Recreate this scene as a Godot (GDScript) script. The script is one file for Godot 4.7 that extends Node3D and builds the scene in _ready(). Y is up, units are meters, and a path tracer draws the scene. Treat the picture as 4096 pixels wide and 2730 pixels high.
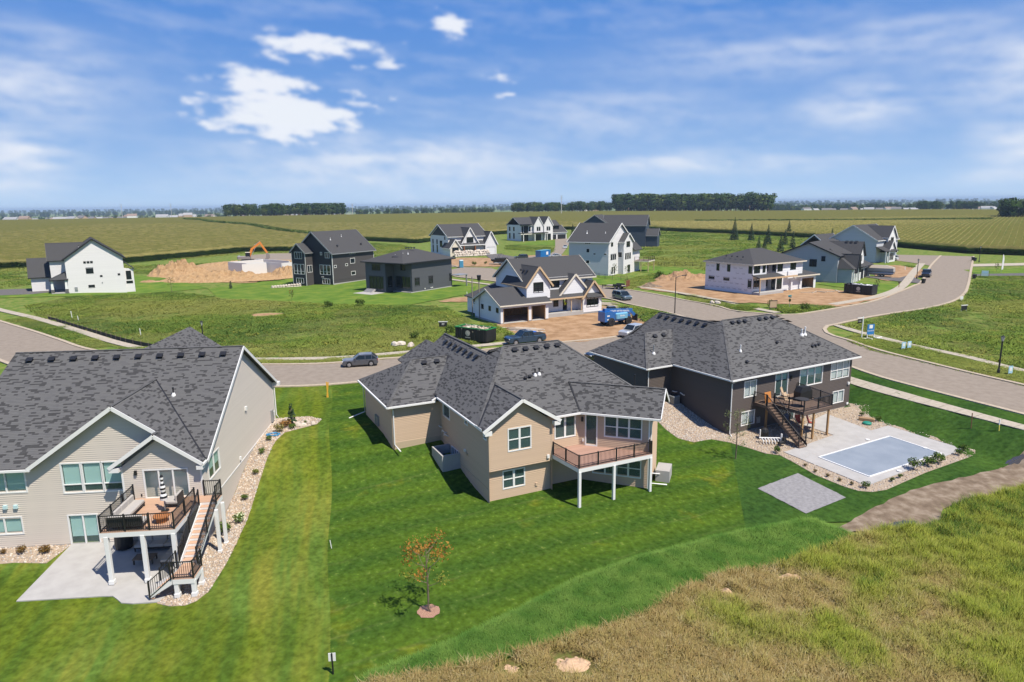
extends Node3D
# An aerial view of a new housing development: three houses in front, a street, houses going up behind it, cornfields beyond.

class MB:
	var v := PackedVector3Array()
	var n := PackedVector3Array()
	var c := PackedColorArray()
	func tri(a: Vector3, b: Vector3, d: Vector3, col := Color.WHITE) -> void:
		var nn := (b - a).cross(d - a).normalized()
		v.append(a); v.append(d); v.append(b)
		n.append(nn); n.append(nn); n.append(nn)
		c.append(col); c.append(col); c.append(col)
	func quad(a: Vector3, b: Vector3, d: Vector3, e: Vector3, col := Color.WHITE) -> void:
		var nn := (d - a).cross(e - b).normalized()
		v.append(a); v.append(d); v.append(b); v.append(a); v.append(e); v.append(d)
		for i in 6:
			n.append(nn); c.append(col)
	func poly(p: Array, col := Color.WHITE) -> void:
		for i in range(1, p.size() - 1): tri(p[0], p[i], p[i + 1], col)
	func box(o: Vector3, x: Vector3, y: Vector3, z: Vector3, col := Color.WHITE) -> void:
		# centre o, half axes x, y, z (right handed)
		var p := []
		for k in [[-1, -1, -1], [1, -1, -1], [1, 1, -1], [-1, 1, -1], [-1, -1, 1], [1, -1, 1], [1, 1, 1], [-1, 1, 1]]:
			p.append(o + x * k[0] + y * k[1] + z * k[2])
		quad(p[4], p[5], p[6], p[7], col); quad(p[1], p[0], p[3], p[2], col)
		quad(p[5], p[1], p[2], p[6], col); quad(p[0], p[4], p[7], p[3], col)
		quad(p[7], p[6], p[2], p[3], col); quad(p[0], p[1], p[5], p[4], col)
	func bx(o: Vector3, s: Vector3, col := Color.WHITE) -> void:
		box(o, Vector3(s.x / 2, 0, 0), Vector3(0, s.y / 2, 0), Vector3(0, 0, s.z / 2), col)
	func cbx(o: Vector3, s: Vector3, b: float, col := Color.WHITE) -> void:
		# box with chamfered vertical and top edges
		var hx := s.x / 2; var hz := s.z / 2; var y0 := -s.y / 2; var y1 := s.y / 2
		var lo := []; var mi := []; var hi := []
		for q in [[hx - b, -hz], [hx, -hz + b], [hx, hz - b], [hx - b, hz], [-hx + b, hz], [-hx, hz - b], [-hx, -hz + b], [-hx + b, -hz]]:
			lo.append(o + Vector3(q[0], y0, q[1])); mi.append(o + Vector3(q[0], y1 - b, q[1]))
			hi.append(o + Vector3(q[0] * (hx - b) / hx, y1, q[1] * (hz - b) / hz))
		for i in 8:
			var j := (i + 1) % 8
			quad(lo[j], lo[i], mi[i], mi[j], col); quad(mi[j], mi[i], hi[i], hi[j], col)
		var r := hi.duplicate(); r.reverse()
		poly(r, col); poly(lo, col)
	func beam(a: Vector3, b: Vector3, w: float, h: float, col := Color.WHITE) -> void:
		var d := b - a
		if d.length() < 0.0001: return
		var f := d.normalized()
		var up := Vector3.UP if absf(f.y) < 0.95 else Vector3.BACK
		var s := f.cross(up).normalized()
		var u := s.cross(f)
		box((a + b) / 2, s * (w / 2), u * (h / 2), -d / 2, col)
	func tube(p: Array, r, sides := 6, col := Color.WHITE, caps := true) -> void:
		var rings := []
		for i in p.size():
			var d: Vector3
			if i == 0: d = p[1] - p[0]
			elif i == p.size() - 1: d = p[i] - p[i - 1]
			else: d = p[i + 1] - p[i - 1]
			d = d.normalized()
			var up := Vector3.UP if absf(d.y) < 0.9 else Vector3.RIGHT
			var s := d.cross(up).normalized()
			var u := s.cross(d)
			var rr: float = r[i] if r is Array else r
			var ring := []
			for k in sides:
				var a := TAU * k / sides
				ring.append(p[i] + s * cos(a) * rr + u * sin(a) * rr)
			rings.append(ring)
		loft(rings, col, caps)
	func loft(rings: Array, col := Color.WHITE, caps := true) -> void:
		var m: int = rings[0].size()
		for i in rings.size() - 1:
			for k in m:
				var j := (k + 1) % m
				quad(rings[i][k], rings[i][j], rings[i + 1][j], rings[i + 1][k], col)
		if caps:
			var r: Array = rings[0].duplicate(); r.reverse()
			poly(r, col); poly(rings[-1], col)
	func lathe(o: Vector3, prof: Array, sides := 12, col := Color.WHITE) -> void:
		var rings := []
		for q in prof:
			var ring := []
			for k in sides:
				var a := -TAU * k / sides
				ring.append(o + Vector3(cos(a) * q.x, q.y, sin(a) * q.x))
			rings.append(ring)
		loft(rings, col)
	func wheel(o: Vector3, ax: Vector3, r: float, w: float, sides := 16, col := Color.WHITE) -> void:
		var s := ax.normalized()
		var u := Vector3.UP; var f := s.cross(u)
		var rings := []
		for q in [[-w / 2, r * 0.6], [-w / 2, r * 0.92], [-w * 0.35, r], [w * 0.35, r], [w / 2, r * 0.92], [w / 2, r * 0.6]]:
			var ring := []
			for k in sides:
				var a := TAU * k / sides
				ring.append(o + s * q[0] + (u * sin(a) + f * cos(a)) * q[1])
			rings.append(ring)
		loft(rings, col)
	func extrude(pts: Array, d: Vector3, col := Color.WHITE) -> void:
		# closed polygon (any plane, triangulated in its own plane), swept by d
		var m := pts.size()
		var nn := Vector3.ZERO
		for i in m: nn += pts[i].cross(pts[(i + 1) % m])
		var e := d.normalized()
		var p: Array = pts
		if nn.dot(d) < 0: p = pts.duplicate(); p.reverse()
		var ax := Vector3.UP if absf(e.y) < 0.9 else Vector3.RIGHT
		var s := ax.cross(e).normalized(); var t := e.cross(s)
		var q := PackedVector2Array()
		for x in p: q.append(Vector2(x.dot(s), x.dot(t)))
		var idx := Geometry2D.triangulate_polygon(q)
		for i in range(0, idx.size(), 3):
			var a: Vector3 = p[idx[i]]; var b: Vector3 = p[idx[i + 1]]; var c2: Vector3 = p[idx[i + 2]]
			if (b - a).cross(c2 - a).dot(d) < 0:
				var w := b; b = c2; c2 = w
			tri(a + d, b + d, c2 + d, col); tri(a, c2, b, col)
		for i in m:
			var j := (i + 1) % m
			quad(p[i], p[j], p[j] + d, p[i] + d, col)
	func add(o: MB, xf: Transform3D) -> void:
		for i in o.v.size():
			v.append(xf * o.v[i]); n.append((xf.basis * o.n[i]).normalized()); c.append(o.c[i])
	func mesh() -> ArrayMesh:
		var a := []
		a.resize(Mesh.ARRAY_MAX)
		a[Mesh.ARRAY_VERTEX] = v; a[Mesh.ARRAY_NORMAL] = n; a[Mesh.ARRAY_COLOR] = c
		var m := ArrayMesh.new()
		m.add_surface_from_arrays(Mesh.PRIMITIVE_TRIANGLES, a)
		return m

var rng := RandomNumberGenerator.new()
var M := {}
var names := {}

func lin(r: float, g: float, b: float) -> Color: return Color(r, g, b).linear_to_srgb()

func mk(r: float, g: float, b: float, rough := 0.8, metal := 0.0) -> StandardMaterial3D:
	var m := StandardMaterial3D.new()
	m.albedo_color = lin(r, g, b); m.roughness = rough; m.metallic = metal
	return m

func noise_tex(freq: float, ramp: Array, size := 512, sd := 1, oct := 4, normal := false, strength := 4.0) -> NoiseTexture2D:
	var t := NoiseTexture2D.new()
	var f := FastNoiseLite.new()
	f.noise_type = FastNoiseLite.TYPE_SIMPLEX_SMOOTH; f.frequency = freq; f.fractal_octaves = oct; f.seed = sd
	f.fractal_gain = 0.6
	t.noise = f; t.width = size; t.height = size; t.seamless = true; t.generate_mipmaps = true
	if normal:
		t.as_normal_map = true; t.bump_strength = strength
	else:
		var g := Gradient.new()
		var off := PackedFloat32Array(); var col := PackedColorArray()
		for q in ramp:
			off.append(q[0]); col.append(lin(q[1], q[2], q[3]))
		g.offsets = off; g.colors = col
		t.color_ramp = g
	return t

func mt(tex: Texture2D, metres: float, rough := 0.9, vcol := false, nrm: Texture2D = null, ns := 1.0) -> StandardMaterial3D:
	var m := StandardMaterial3D.new()
	m.albedo_texture = tex; m.roughness = rough; m.metallic_specular = 0.08
	m.uv1_triplanar = true; m.uv1_world_triplanar = true
	m.uv1_scale = Vector3.ONE / metres
	m.vertex_color_use_as_albedo = vcol
	if nrm:
		m.normal_enabled = true; m.normal_texture = nrm; m.normal_scale = ns
	return m

func vm(rough := 0.8, metal := 0.0) -> StandardMaterial3D:
	var m := StandardMaterial3D.new()
	m.vertex_color_use_as_albedo = true; m.roughness = rough; m.metallic = metal; m.metallic_specular = 0.08
	return m

func numbered(s: String) -> String:
	if not names.has(s):
		names[s] = 0
		return s
	names[s] += 1
	return "%s_%03d" % [s, names[s]]

func tag(o: Node, label: String, category: String, group := "", kind := "") -> void:
	o.set_meta("label", label); o.set_meta("category", category)
	if group: o.set_meta("group", group)
	if kind: o.set_meta("kind", kind)

func thing(called: String, label: String, category: String, at := Vector3.ZERO, turn := 0.0, group := "") -> Node3D:
	var o := Node3D.new()
	o.name = numbered(called); add_child(o)
	o.position = at; o.rotation.y = turn
	tag(o, label, category, group)
	return o

func obj(called: String, b: MB, mat: Material, parent: Node = null) -> MeshInstance3D:
	var o := MeshInstance3D.new()
	o.mesh = b.mesh(); o.material_override = mat
	if parent == null or parent == self:
		o.name = numbered(called); add_child(o)
	else:
		o.name = called; parent.add_child(o, true)
	return o

func inst(called: String, mesh: Mesh, mat: Material, parent: Node, xf: Transform3D) -> MeshInstance3D:
	var o := MeshInstance3D.new()
	o.mesh = mesh; o.material_override = mat; o.name = called; o.transform = xf
	parent.add_child(o, true)
	return o

func structure(called: String, b: MB, mat: Material, label := "", category := "") -> MeshInstance3D:
	var o := obj(called, b, mat)
	o.set_meta("kind", "structure")
	o.set_meta("label", label if label else called.replace("_", " "))
	o.set_meta("category", category if category else called.get_slice("_", called.count("_")))
	return o

func copy(o: Node3D, at: Vector3, turn: float, label := "") -> Node3D:
	var c: Node3D = o.duplicate()
	c.name = numbered(str(o.name).rstrip("_0123456789")); add_child(c)
	c.position = at; c.rotation.y = turn
	if label: c.set_meta("label", label)
	return c

func scatter(called: String, mesh: Mesh, mat: Material, xfs: Array, label: String, category: String, cols: Array = []) -> MultiMeshInstance3D:
	var mm := MultiMesh.new()
	mm.transform_format = MultiMesh.TRANSFORM_3D
	mm.use_colors = cols.size() > 0
	mm.mesh = mesh; mm.instance_count = xfs.size()
	for i in xfs.size():
		mm.set_instance_transform(i, xfs[i])
		if cols.size() > 0: mm.set_instance_color(i, cols[i])
	var o := MultiMeshInstance3D.new()
	o.multimesh = mm; o.material_override = mat
	o.name = numbered(called); add_child(o)
	tag(o, label, category, "", "stuff")
	return o

# ---------------------------------------------------------------- terrain
var zr_x := [-80.0, -34.0, -20.0, -3.0, 7.0, 15.0, 24.0, 36.0, 46.0, 60.0]
var zr_z := [-41.0, -41.5, -43.5, -47.5, -51.5, -57.0, -63.0, -69.5, -74.0, -78.0]

func sstep(a: float, b: float, x: float) -> float:
	var t := clampf((x - a) / (b - a), 0.0, 1.0)
	return t * t * (3.0 - 2.0 * t)

func rear_z(x: float) -> float:
	if x <= zr_x[0]: return zr_z[0]
	for i in zr_x.size() - 1:
		if x < zr_x[i + 1]:
			var t: float = (x - zr_x[i]) / (zr_x[i + 1] - zr_x[i])
			return lerpf(zr_z[i], zr_z[i + 1], t)
	return zr_z[-1]

func T(x: float, z: float) -> float:
	var d := rear_z(x) - z
	var y := 0.0
	if d < 0.0: y = 0.028 * maxf(d, -40.0)
	else: y = 2.0 * sstep(0.0, 12.5, d)
	var lf := 1.0 - sstep(-22.0, -13.0, x)
	y -= 0.4 * lf * (1.0 - sstep(0.0, 10.0, d))
	var e := ((x - 40.4) * 18.5 - (z + 78.4) * 6.5) / 19.6
	if e > -8.0:
		var hr := clampf(2.0 - 0.6 * (z + 95.0) / 35.0, 0.2, 2.0)
		y = lerpf(y, hr, sstep(-8.0, -2.5, e))
	y -= 0.85 * exp(-((x + 60.0) * (x + 60.0) + (z + 178.0) * (z + 178.0)) / 160.0)
	y -= 0.9 * exp(-((x + 93.0) * (x + 93.0) + (z + 169.0) * (z + 169.0)) / 90.0)
	var r := sqrt(x * x + z * z)
	if r > 230.0 and z < 0.0:
		var az := atan2(x, -z)
		var crest := lerpf(9.0, 7.0, sstep(0.1, 0.5, az))
		y += (crest - 2.0) * sstep(240.0, 900.0, r)
		if r > 320.0:
			var und := sin(x * 0.011 + z * 0.004) * 1.3 + sin(z * 0.013 - x * 0.006 + 1.0) * 1.1
			y += und * sstep(320.0, 480.0, r) * (0.35 + 0.65 * sstep(0.0, 0.4, az)) * (1.0 - sstep(800.0, 950.0, r))
		if r > 930.0:
			y += (-13.0 - y) * sstep(930.0, 2000.0, r)
	return y

func G(x: float, z: float, off := 0.0) -> Vector3: return Vector3(x, T(x, z) + off, z)

func axis_lines(parts: Array) -> PackedFloat64Array:
	var a := PackedFloat64Array()
	for p in parts:
		var k := int(round((p[1] - p[0]) / p[2]))
		for i in k: a.append(p[0] + (p[1] - p[0]) * i / k)
	a.append(parts[-1][1])
	return a

func build_ground() -> void:
	var xs := axis_lines([[-16000.0, -4000.0, 2000.0], [-4000.0, -1500.0, 500.0], [-1500.0, -500.0, 50.0], [-500.0, -130.0, 12.0], [-130.0, -80.0, 3.0], [-80.0, 70.0, 1.5], [70.0, 190.0, 4.0], [190.0, 500.0, 12.0], [500.0, 1500.0, 50.0], [1500.0, 4000.0, 500.0], [4000.0, 16000.0, 2000.0]])
	var zs := axis_lines([[-16000.0, -4000.0, 1500.0], [-4000.0, -1500.0, 250.0], [-1500.0, -700.0, 40.0], [-700.0, -270.0, 10.0], [-270.0, -110.0, 3.0], [-110.0, -18.0, 1.5], [-18.0, 60.0, 6.0], [60.0, 600.0, 90.0], [600.0, 6000.0, 1200.0]])
	var v := PackedVector3Array(); var n := PackedVector3Array(); var idx := PackedInt32Array()
	for z in zs:
		for x in xs:
			v.append(Vector3(x, T(x, z) - 0.06, z))
			var h := 0.6 if absf(x) < 200 and z > -300 else 8.0
			n.append(Vector3(T(x - h, z) - T(x + h, z), 2 * h, T(x, z - h) - T(x, z + h)).normalized())
	var w := xs.size()
	for j in zs.size() - 1:
		for i in w - 1:
			var a := j * w + i
			idx.append_array(PackedInt32Array([a, a + 1, a + w, a + 1, a + w + 1, a + w]))
	var arr := []
	arr.resize(Mesh.ARRAY_MAX)
	arr[Mesh.ARRAY_VERTEX] = v; arr[Mesh.ARRAY_NORMAL] = n; arr[Mesh.ARRAY_INDEX] = idx
	var m := ArrayMesh.new()
	m.add_surface_from_arrays(Mesh.PRIMITIVE_TRIANGLES, arr)
	var o := MeshInstance3D.new()
	o.mesh = m; o.material_override = M.ground; o.name = numbered("ground"); add_child(o)
	tag(o, "weedy green ground of the vacant lots and the land beyond", "ground", "", "structure")

func dense(pts: Array, closed := true, step := 1.5) -> PackedVector2Array:
	# Catmull-Rom through pts
	var out := PackedVector2Array()
	var m := pts.size()
	for i in (m if closed else m - 1):
		var p0: Vector2 = pts[(i - 1 + m) % m] if closed or i > 0 else pts[0]
		var p1: Vector2 = pts[i]; var p2: Vector2 = pts[(i + 1) % m]
		var p3: Vector2 = pts[(i + 2) % m] if closed or i + 2 < m else pts[m - 1]
		var k := maxi(1, int(p1.distance_to(p2) / step))
		for j in k:
			out.append(p1.cubic_interpolate(p2, p0, p3, float(j) / k))
	if not closed: out.append(pts[-1])
	return out

func P2(a: Array) -> PackedVector2Array:
	var o := PackedVector2Array()
	for i in range(0, a.size(), 2): o.append(Vector2(a[i], a[i + 1]))
	return o

func drape(poly: PackedVector2Array, off: float, cell := 2.0, skirt := 0.0, b: MB = null) -> MB:
	if b == null: b = MB.new()
	var lo := poly[0]; var hi := poly[0]
	for p in poly:
		lo = lo.min(p); hi = hi.max(p)
	var i0 := int(floor(lo.x / cell)); var i1 := int(ceil(hi.x / cell))
	var j0 := int(floor(lo.y / cell)); var j1 := int(ceil(hi.y / cell))
	for i in range(i0, i1):
		var strip := PackedVector2Array([Vector2(i * cell, lo.y - 1), Vector2((i + 1) * cell, lo.y - 1), Vector2((i + 1) * cell, hi.y + 1), Vector2(i * cell, hi.y + 1)])
		for col in Geometry2D.intersect_polygons(poly, strip):
			for j in range(j0, j1):
				var sq := PackedVector2Array([Vector2(i * cell - 1, j * cell), Vector2((i + 1) * cell + 1, j * cell), Vector2((i + 1) * cell + 1, (j + 1) * cell), Vector2(i * cell - 1, (j + 1) * cell)])
				for pc in Geometry2D.intersect_polygons(col, sq):
					var ix := Geometry2D.triangulate_polygon(pc)
					for k in range(0, ix.size(), 3):
						var A: Vector2 = pc[ix[k]]; var B: Vector2 = pc[ix[k + 1]]; var C: Vector2 = pc[ix[k + 2]]
						var a := G(A.x, A.y, off); var bb := G(B.x, B.y, off); var cc := G(C.x, C.y, off)
						if (bb - a).cross(cc - a).y < 0: b.tri(a, cc, bb)
						else: b.tri(a, bb, cc)
	if skirt > 0.0:
		var m := poly.size()
		var cw := Geometry2D.is_polygon_clockwise(poly)
		for i in m:
			var A := poly[i]; var B := poly[(i + 1) % m]
			if not cw:
				var w := A; A = B; B = w
			b.quad(G(A.x, A.y, off - skirt), G(B.x, B.y, off - skirt), G(B.x, B.y, off), G(A.x, A.y, off))
	return b

func ribbon(line: PackedVector2Array, w: float, off: float, h: float, b: MB = null) -> MB:
	# a raised strip (kerb, fence board) of width w and height h along a line
	if b == null: b = MB.new()
	for i in line.size() - 1:
		var A := line[i]; var B := line[i + 1]
		var s := (B - A).orthogonal().normalized() * (w / 2)
		var s0 := s; var s1 := s
		if i > 0: s0 = ((A - line[i - 1]).normalized() + (B - A).normalized()).orthogonal().normalized() * (w / 2)
		if i + 2 < line.size(): s1 = ((B - A).normalized() + (line[i + 2] - B).normalized()).orthogonal().normalized() * (w / 2)
		var p := [A + s0, A - s0, B - s1, B + s1]
		var lo := []; var hi := []
		for q in p:
			lo.append(G(q.x, q.y, off)); hi.append(G(q.x, q.y, off + h))
		b.quad(hi[0], hi[1], hi[2], hi[3])
		b.quad(lo[1], lo[2], hi[2], hi[1]); b.quad(lo[3], lo[0], hi[0], hi[3])
	return b

# ---------------------------------------------------------------- light, sky, materials
func make_sky() -> ImageTexture:
	var W := 2048; var H := 1024
	var f := FastNoiseLite.new()
	f.noise_type = FastNoiseLite.TYPE_SIMPLEX_SMOOTH; f.frequency = 1.0; f.fractal_octaves = 5; f.fractal_gain = 0.55; f.seed = 7
	var f2 := FastNoiseLite.new()
	f2.noise_type = FastNoiseLite.TYPE_SIMPLEX_SMOOTH; f2.frequency = 1.0; f2.fractal_octaves = 3; f2.seed = 21
	# clouds of one 72 degree sector (azimuth, elevation, half widths, strength, crispness); the pattern of the sky goes on round the horizon
	var cl := [[-17.5, 7.0, 6.0, 1.9, 1.25, 1], [-19.0, 9.2, 3.6, 1.2, 1.0, 1], [-14.6, 11.9, 4.2, 0.9, 1.05, 1], [-4.4, 13.6, 1.5, 0.9, 1.0, 1], [-9.6, 10.9, 1.3, 0.5, 0.7, 1], [-0.6, 9.9, 1.1, 0.4, 0.7, 1], [-0.2, 8.5, 1.6, 0.3, 0.7, 1],
		[-35.0, 8.0, 7.0, 3.2, 0.75, 0], [-35.0, 3.4, 3.6, 2.0, 1.0, 0], [-9.0, 3.0, 14.0, 2.4, 0.78, 0], [14.0, 2.9, 12.0, 0.9, 0.75, 0], [26.0, 6.3, 4.5, 1.6, 0.7, 0], [24.0, 10.5, 16.0, 1.8, 0.5, 0], [8.0, 6.5, 10.0, 2.0, 0.45, 0], [36.0, 1.6, 4.0, 0.9, 0.7, 0], [29.0, 14.3, 3.0, 0.8, 0.6, 0]]
	var data := PackedByteArray()
	data.resize(W * H * 3)
	var k := 0
	for j in H:
		var el := 90.0 - 180.0 * (j + 0.5) / H
		for i in W:
			var r: float; var g: float; var b: float
			if el < -1.0:
				r = 0.34; g = 0.42; b = 0.40
			else:
				var az := fposmod(360.0 * (i + 0.5) / W + 180.0, 360.0) - 180.0
				var t := 1.0 - exp(-maxf(el, 0.0) / 9.0)
				r = lerpf(0.42, 0.035, t); g = lerpf(0.64, 0.20, t); b = lerpf(0.90, 0.64, t)
				if el > 15.0:
					var t2 := sstep(15.0, 60.0, el)
					r = lerpf(r, 0.03, t2); g = lerpf(g, 0.14, t2); b = lerpf(b, 0.50, t2)
				var lo := exp(-maxf(el, 0.0) / 1.6)
				r = lerpf(r, 0.60, lo * 0.6); g = lerpf(g, 0.76, lo * 0.6); b = lerpf(b, 0.93, lo * 0.6)
				var ar := deg_to_rad(az)
				var d := Vector3(sin(ar), 0, -cos(ar))
				var sx := d * 6.0
				var n1 := f.get_noise_3d(sx.x * 3.1 + el * 0.25, sx.z * 3.1, el * 0.95)
				var n2 := f2.get_noise_3d(sx.x * 0.9 + el * 0.22, sx.z * 0.9, el * 0.5 + 9.0)
				var a := fposmod(az + 36.0, 72.0) - 36.0
				var sh := n2 * 1.6
				var c := 0.0
				for q in cl:
					var dx: float = absf(a - q[0])
					if dx > 36.0: dx = 72.0 - dx
					dx /= q[2]
					if dx > 2.2: continue
					var dy: float = (el - q[1] - sh * 0.35 * q[3]) / q[3]
					var m: float = exp(-dx * dx - dy * dy) * q[4]
					if m < 0.02: continue
					if q[5] == 1: c = maxf(c, smoothstep(0.30, 0.85, m + n1 * 0.75) * 0.98)
					else: c = maxf(c, m * clampf(0.66 + n1 * 0.55 + n2 * 0.5, 0.0, 1.0))
				var wisp := clampf(0.5 * (n2 + 0.25) + 0.35 * n1, 0.0, 1.0) * 0.34
				c = clampf(maxf(c, wisp), 0.0, 1.0)
				r = lerpf(r, 0.86, c); g = lerpf(g, 0.90, c); b = lerpf(b, 0.955, c)
			var col := Color(r * 0.74, g * 0.74, b * 0.76).linear_to_srgb()
			data[k] = int(col.r * 255.0); data[k + 1] = int(col.g * 255.0); data[k + 2] = int(col.b * 255.0)
			k += 3
	var im := Image.create_from_data(W, H, false, Image.FORMAT_RGB8, data)
	return ImageTexture.create_from_image(im)

func setup() -> void:
	var cam := Camera3D.new()
	cam.name = "camera"
	cam.position = Vector3(0, 21.5, 0)
	cam.fov = 53.11; cam.near = 0.5; cam.far = 20000.0
	cam.rotation = Vector3(-deg_to_rad(11.35), 0, 0)
	cam.rotate_object_local(Vector3.BACK, -deg_to_rad(0.70))
	add_child(cam)
	var env := Environment.new()
	env.background_mode = Environment.BG_SKY
	var sky := Sky.new()
	var pm := PanoramaSkyMaterial.new()
	pm.panorama = make_sky()
	sky.sky_material = pm
	env.sky = sky
	env.tonemap_mode = Environment.TONE_MAPPER_LINEAR
	env.tonemap_exposure = 1.35
	env.sdfgi_enabled = true; env.ssao_enabled = true; env.ssil_enabled = true
	env.fog_enabled = true; env.fog_density = 0.00011; env.fog_light_color = Color(0.74, 0.84, 0.95)
	var we := WorldEnvironment.new()
	we.name = "world_environment"; we.environment = env
	add_child(we)
	var sun := DirectionalLight3D.new()
	sun.name = "sun"
	sun.light_energy = 1.6; sun.light_color = Color(1.0, 0.965, 0.9); sun.light_angular_distance = 0.5; sun.shadow_enabled = true
	add_child(sun)
	sun.look_at_from_position(Vector3.ZERO, -Vector3(0.74 * 0.515, 0.857, 0.67 * 0.515))

func make_materials() -> void:
	M.white = mk(0.70, 0.70, 0.695, 0.55)
	M.black = mk(0.012, 0.012, 0.013, 0.5)
	M.greige = vcol_mat(0.58, 0.52, 0.455, 0.7); M.greige_dark = mk(0.52, 0.465, 0.405, 0.85)
	M.tan = vcol_mat(0.51, 0.375, 0.265, 0.7); M.tan_conc = mk(0.42, 0.33, 0.23, 0.9)
	M.brown = vcol_mat(0.092, 0.074, 0.066, 0.65)
	M.concrete = mt(noise_tex(0.02, [[0.0, 0.335, 0.325, 0.315], [0.5, 0.375, 0.365, 0.355], [1.0, 0.41, 0.40, 0.39]], 512, 3, 5), 14.0, 0.9)
	M.glass = StandardMaterial3D.new()
	M.glass.albedo_color = Color(0.55, 0.72, 0.72, 0.16); M.glass.transparency = BaseMaterial3D.TRANSPARENCY_ALPHA
	M.glass.roughness = 0.02; M.glass.metallic_specular = 0.6
	M.glass_far = mk(0.012, 0.017, 0.02, 0.06)
	M.shade = mk(0.36, 0.55, 0.52, 0.9); M.curtain = mk(0.5, 0.52, 0.52, 0.95)
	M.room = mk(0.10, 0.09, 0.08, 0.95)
	M.pale_teal = mk(0.45, 0.62, 0.65, 0.6)
	M.metal_grey = mk(0.3, 0.31, 0.32, 0.45, 0.3)
	M.deck_tan = vcol_mat(0.47, 0.30, 0.205, 0.7); M.deck_pink = vcol_mat(0.40, 0.245, 0.19, 0.7); M.deck_brown = vcol_mat(0.20, 0.135, 0.10, 0.75); M.deck_fascia = mk(0.10, 0.068, 0.052, 0.7)
	M.wood = mk(0.34, 0.20, 0.085, 0.8)
	M.roof = mt(noise_tex(0.03, [[0.0, 0.052, 0.052, 0.055], [1.0, 0.085, 0.085, 0.088]], 256, 5, 4), 1.2, 0.95)
	M.roof2 = M.roof
	M.shingle_tab = vcol_mat(0.112, 0.112, 0.114, 0.95); M.shingle_tab.metallic_specular = 0.15
	# ground
	M.ground = mt(noise_tex(0.016, [[0.0, 0.075, 0.125, 0.026], [0.35, 0.105, 0.165, 0.033], [0.5, 0.14, 0.19, 0.042], [0.62, 0.19, 0.20, 0.06], [0.8, 0.115, 0.16, 0.036], [1.0, 0.22, 0.19, 0.08]], 1024, 11, 7), 45.0, 1.0)
	M.road = mt(noise_tex(0.02, [[0.0, 0.215, 0.18, 0.147], [0.5, 0.25, 0.212, 0.175], [1.0, 0.28, 0.24, 0.20]], 1024, 13, 6), 25.0, 0.9)
	M.kerb = mt(noise_tex(0.03, [[0.0, 0.33, 0.27, 0.20], [0.6, 0.42, 0.355, 0.275], [1.0, 0.46, 0.39, 0.31]], 512, 17, 4), 9.0, 0.9)
	M.walk = mt(noise_tex(0.03, [[0.0, 0.33, 0.29, 0.23], [0.6, 0.41, 0.365, 0.30], [1.0, 0.46, 0.41, 0.345]], 512, 19, 4), 9.0, 0.9)
	M.asphalt = mt(noise_tex(0.03, [[0.0, 0.10, 0.095, 0.095], [1.0, 0.16, 0.15, 0.15]], 512, 23, 4), 10.0, 0.9)
	M.dirt = mt(noise_tex(0.012, [[0.0, 0.22, 0.13, 0.07], [0.4, 0.30, 0.19, 0.108], [0.6, 0.35, 0.225, 0.132], [1.0, 0.42, 0.285, 0.18]], 1024, 29, 7), 40.0, 1.0)
	M.orange_dirt = mt(noise_tex(0.02, [[0.0, 0.26, 0.155, 0.075], [0.5, 0.36, 0.235, 0.125], [1.0, 0.46, 0.33, 0.20]], 512, 31, 6), 9.0, 1.0)
	M.brown_dirt = mt(noise_tex(0.015, [[0.0, 0.115, 0.085, 0.06], [0.45, 0.19, 0.145, 0.105], [0.7, 0.25, 0.20, 0.15], [1.0, 0.31, 0.25, 0.19]], 512, 37, 6), 11.0, 1.0)
	M.far_lawn = mt(noise_tex(0.012, [[0.0, 0.07, 0.135, 0.022], [0.5, 0.11, 0.18, 0.03], [1.0, 0.18, 0.215, 0.04]], 512, 41, 5), 30.0, 1.0)
	M.dark_lawn = mt(noise_tex(0.012, [[0.0, 0.022, 0.062, 0.012], [0.5, 0.036, 0.092, 0.017], [1.0, 0.058, 0.125, 0.022]], 1024, 43, 6), 16.0, 1.0)
	M.river_rock_bed = mk(0.34, 0.27, 0.20, 1.0)
	M.tarp = mt(noise_tex(0.02, [[0.0, 0.19, 0.185, 0.19], [1.0, 0.30, 0.295, 0.30]], 512, 47, 5), 4.0, 0.95)
	M.pool_cover = mt(noise_tex(0.01, [[0.0, 0.20, 0.235, 0.285], [1.0, 0.25, 0.285, 0.335]], 256, 49, 3), 8.0, 0.45)
	M.stone = vm(0.9)
	M.leaf = vm(0.75); M.leaf.backlight_enabled = true; M.leaf.backlight = Color(0.12, 0.16, 0.04)
	M.cedar = mk(0.22, 0.085, 0.035, 0.7); M.bark = mk(0.16, 0.12, 0.085, 0.95)

func vcol_mat(r: float, g: float, b: float, rough: float) -> StandardMaterial3D:
	var m := mk(r, g, b, rough)
	m.vertex_color_use_as_albedo = true
	return m

# ---------------------------------------------------------------- house kit
# house plans use (u, w): u to the right along the face we see, w away from the viewer; local x = u, local z = -w
func L3(u: float, y: float, w: float) -> Vector3: return Vector3(u, y, -w)

func house(called: String, label: String, x: float, y: float, z: float, deg: float) -> Node3D:
	return thing(called, label, "house", Vector3(x, y, z), deg_to_rad(deg))

func wdef(h: Node, u0: float, w0: float, u1: float, w1: float, y0: float, top) -> Dictionary:
	var a := Vector2(u0, w0); var b := Vector2(u1, w1)
	var l := a.distance_to(b)
	var tp := []
	if top is Array:
		for i in range(0, top.size(), 2): tp.append(Vector2(top[i], top[i + 1]))
	else: tp = [Vector2(0, top), Vector2(l, top)]
	var d := (b - a) / l
	return {h = h, a = a, d = d, nr = Vector2(d.y, -d.x), l = l, y0 = y0, top = tp, op = []}

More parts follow.
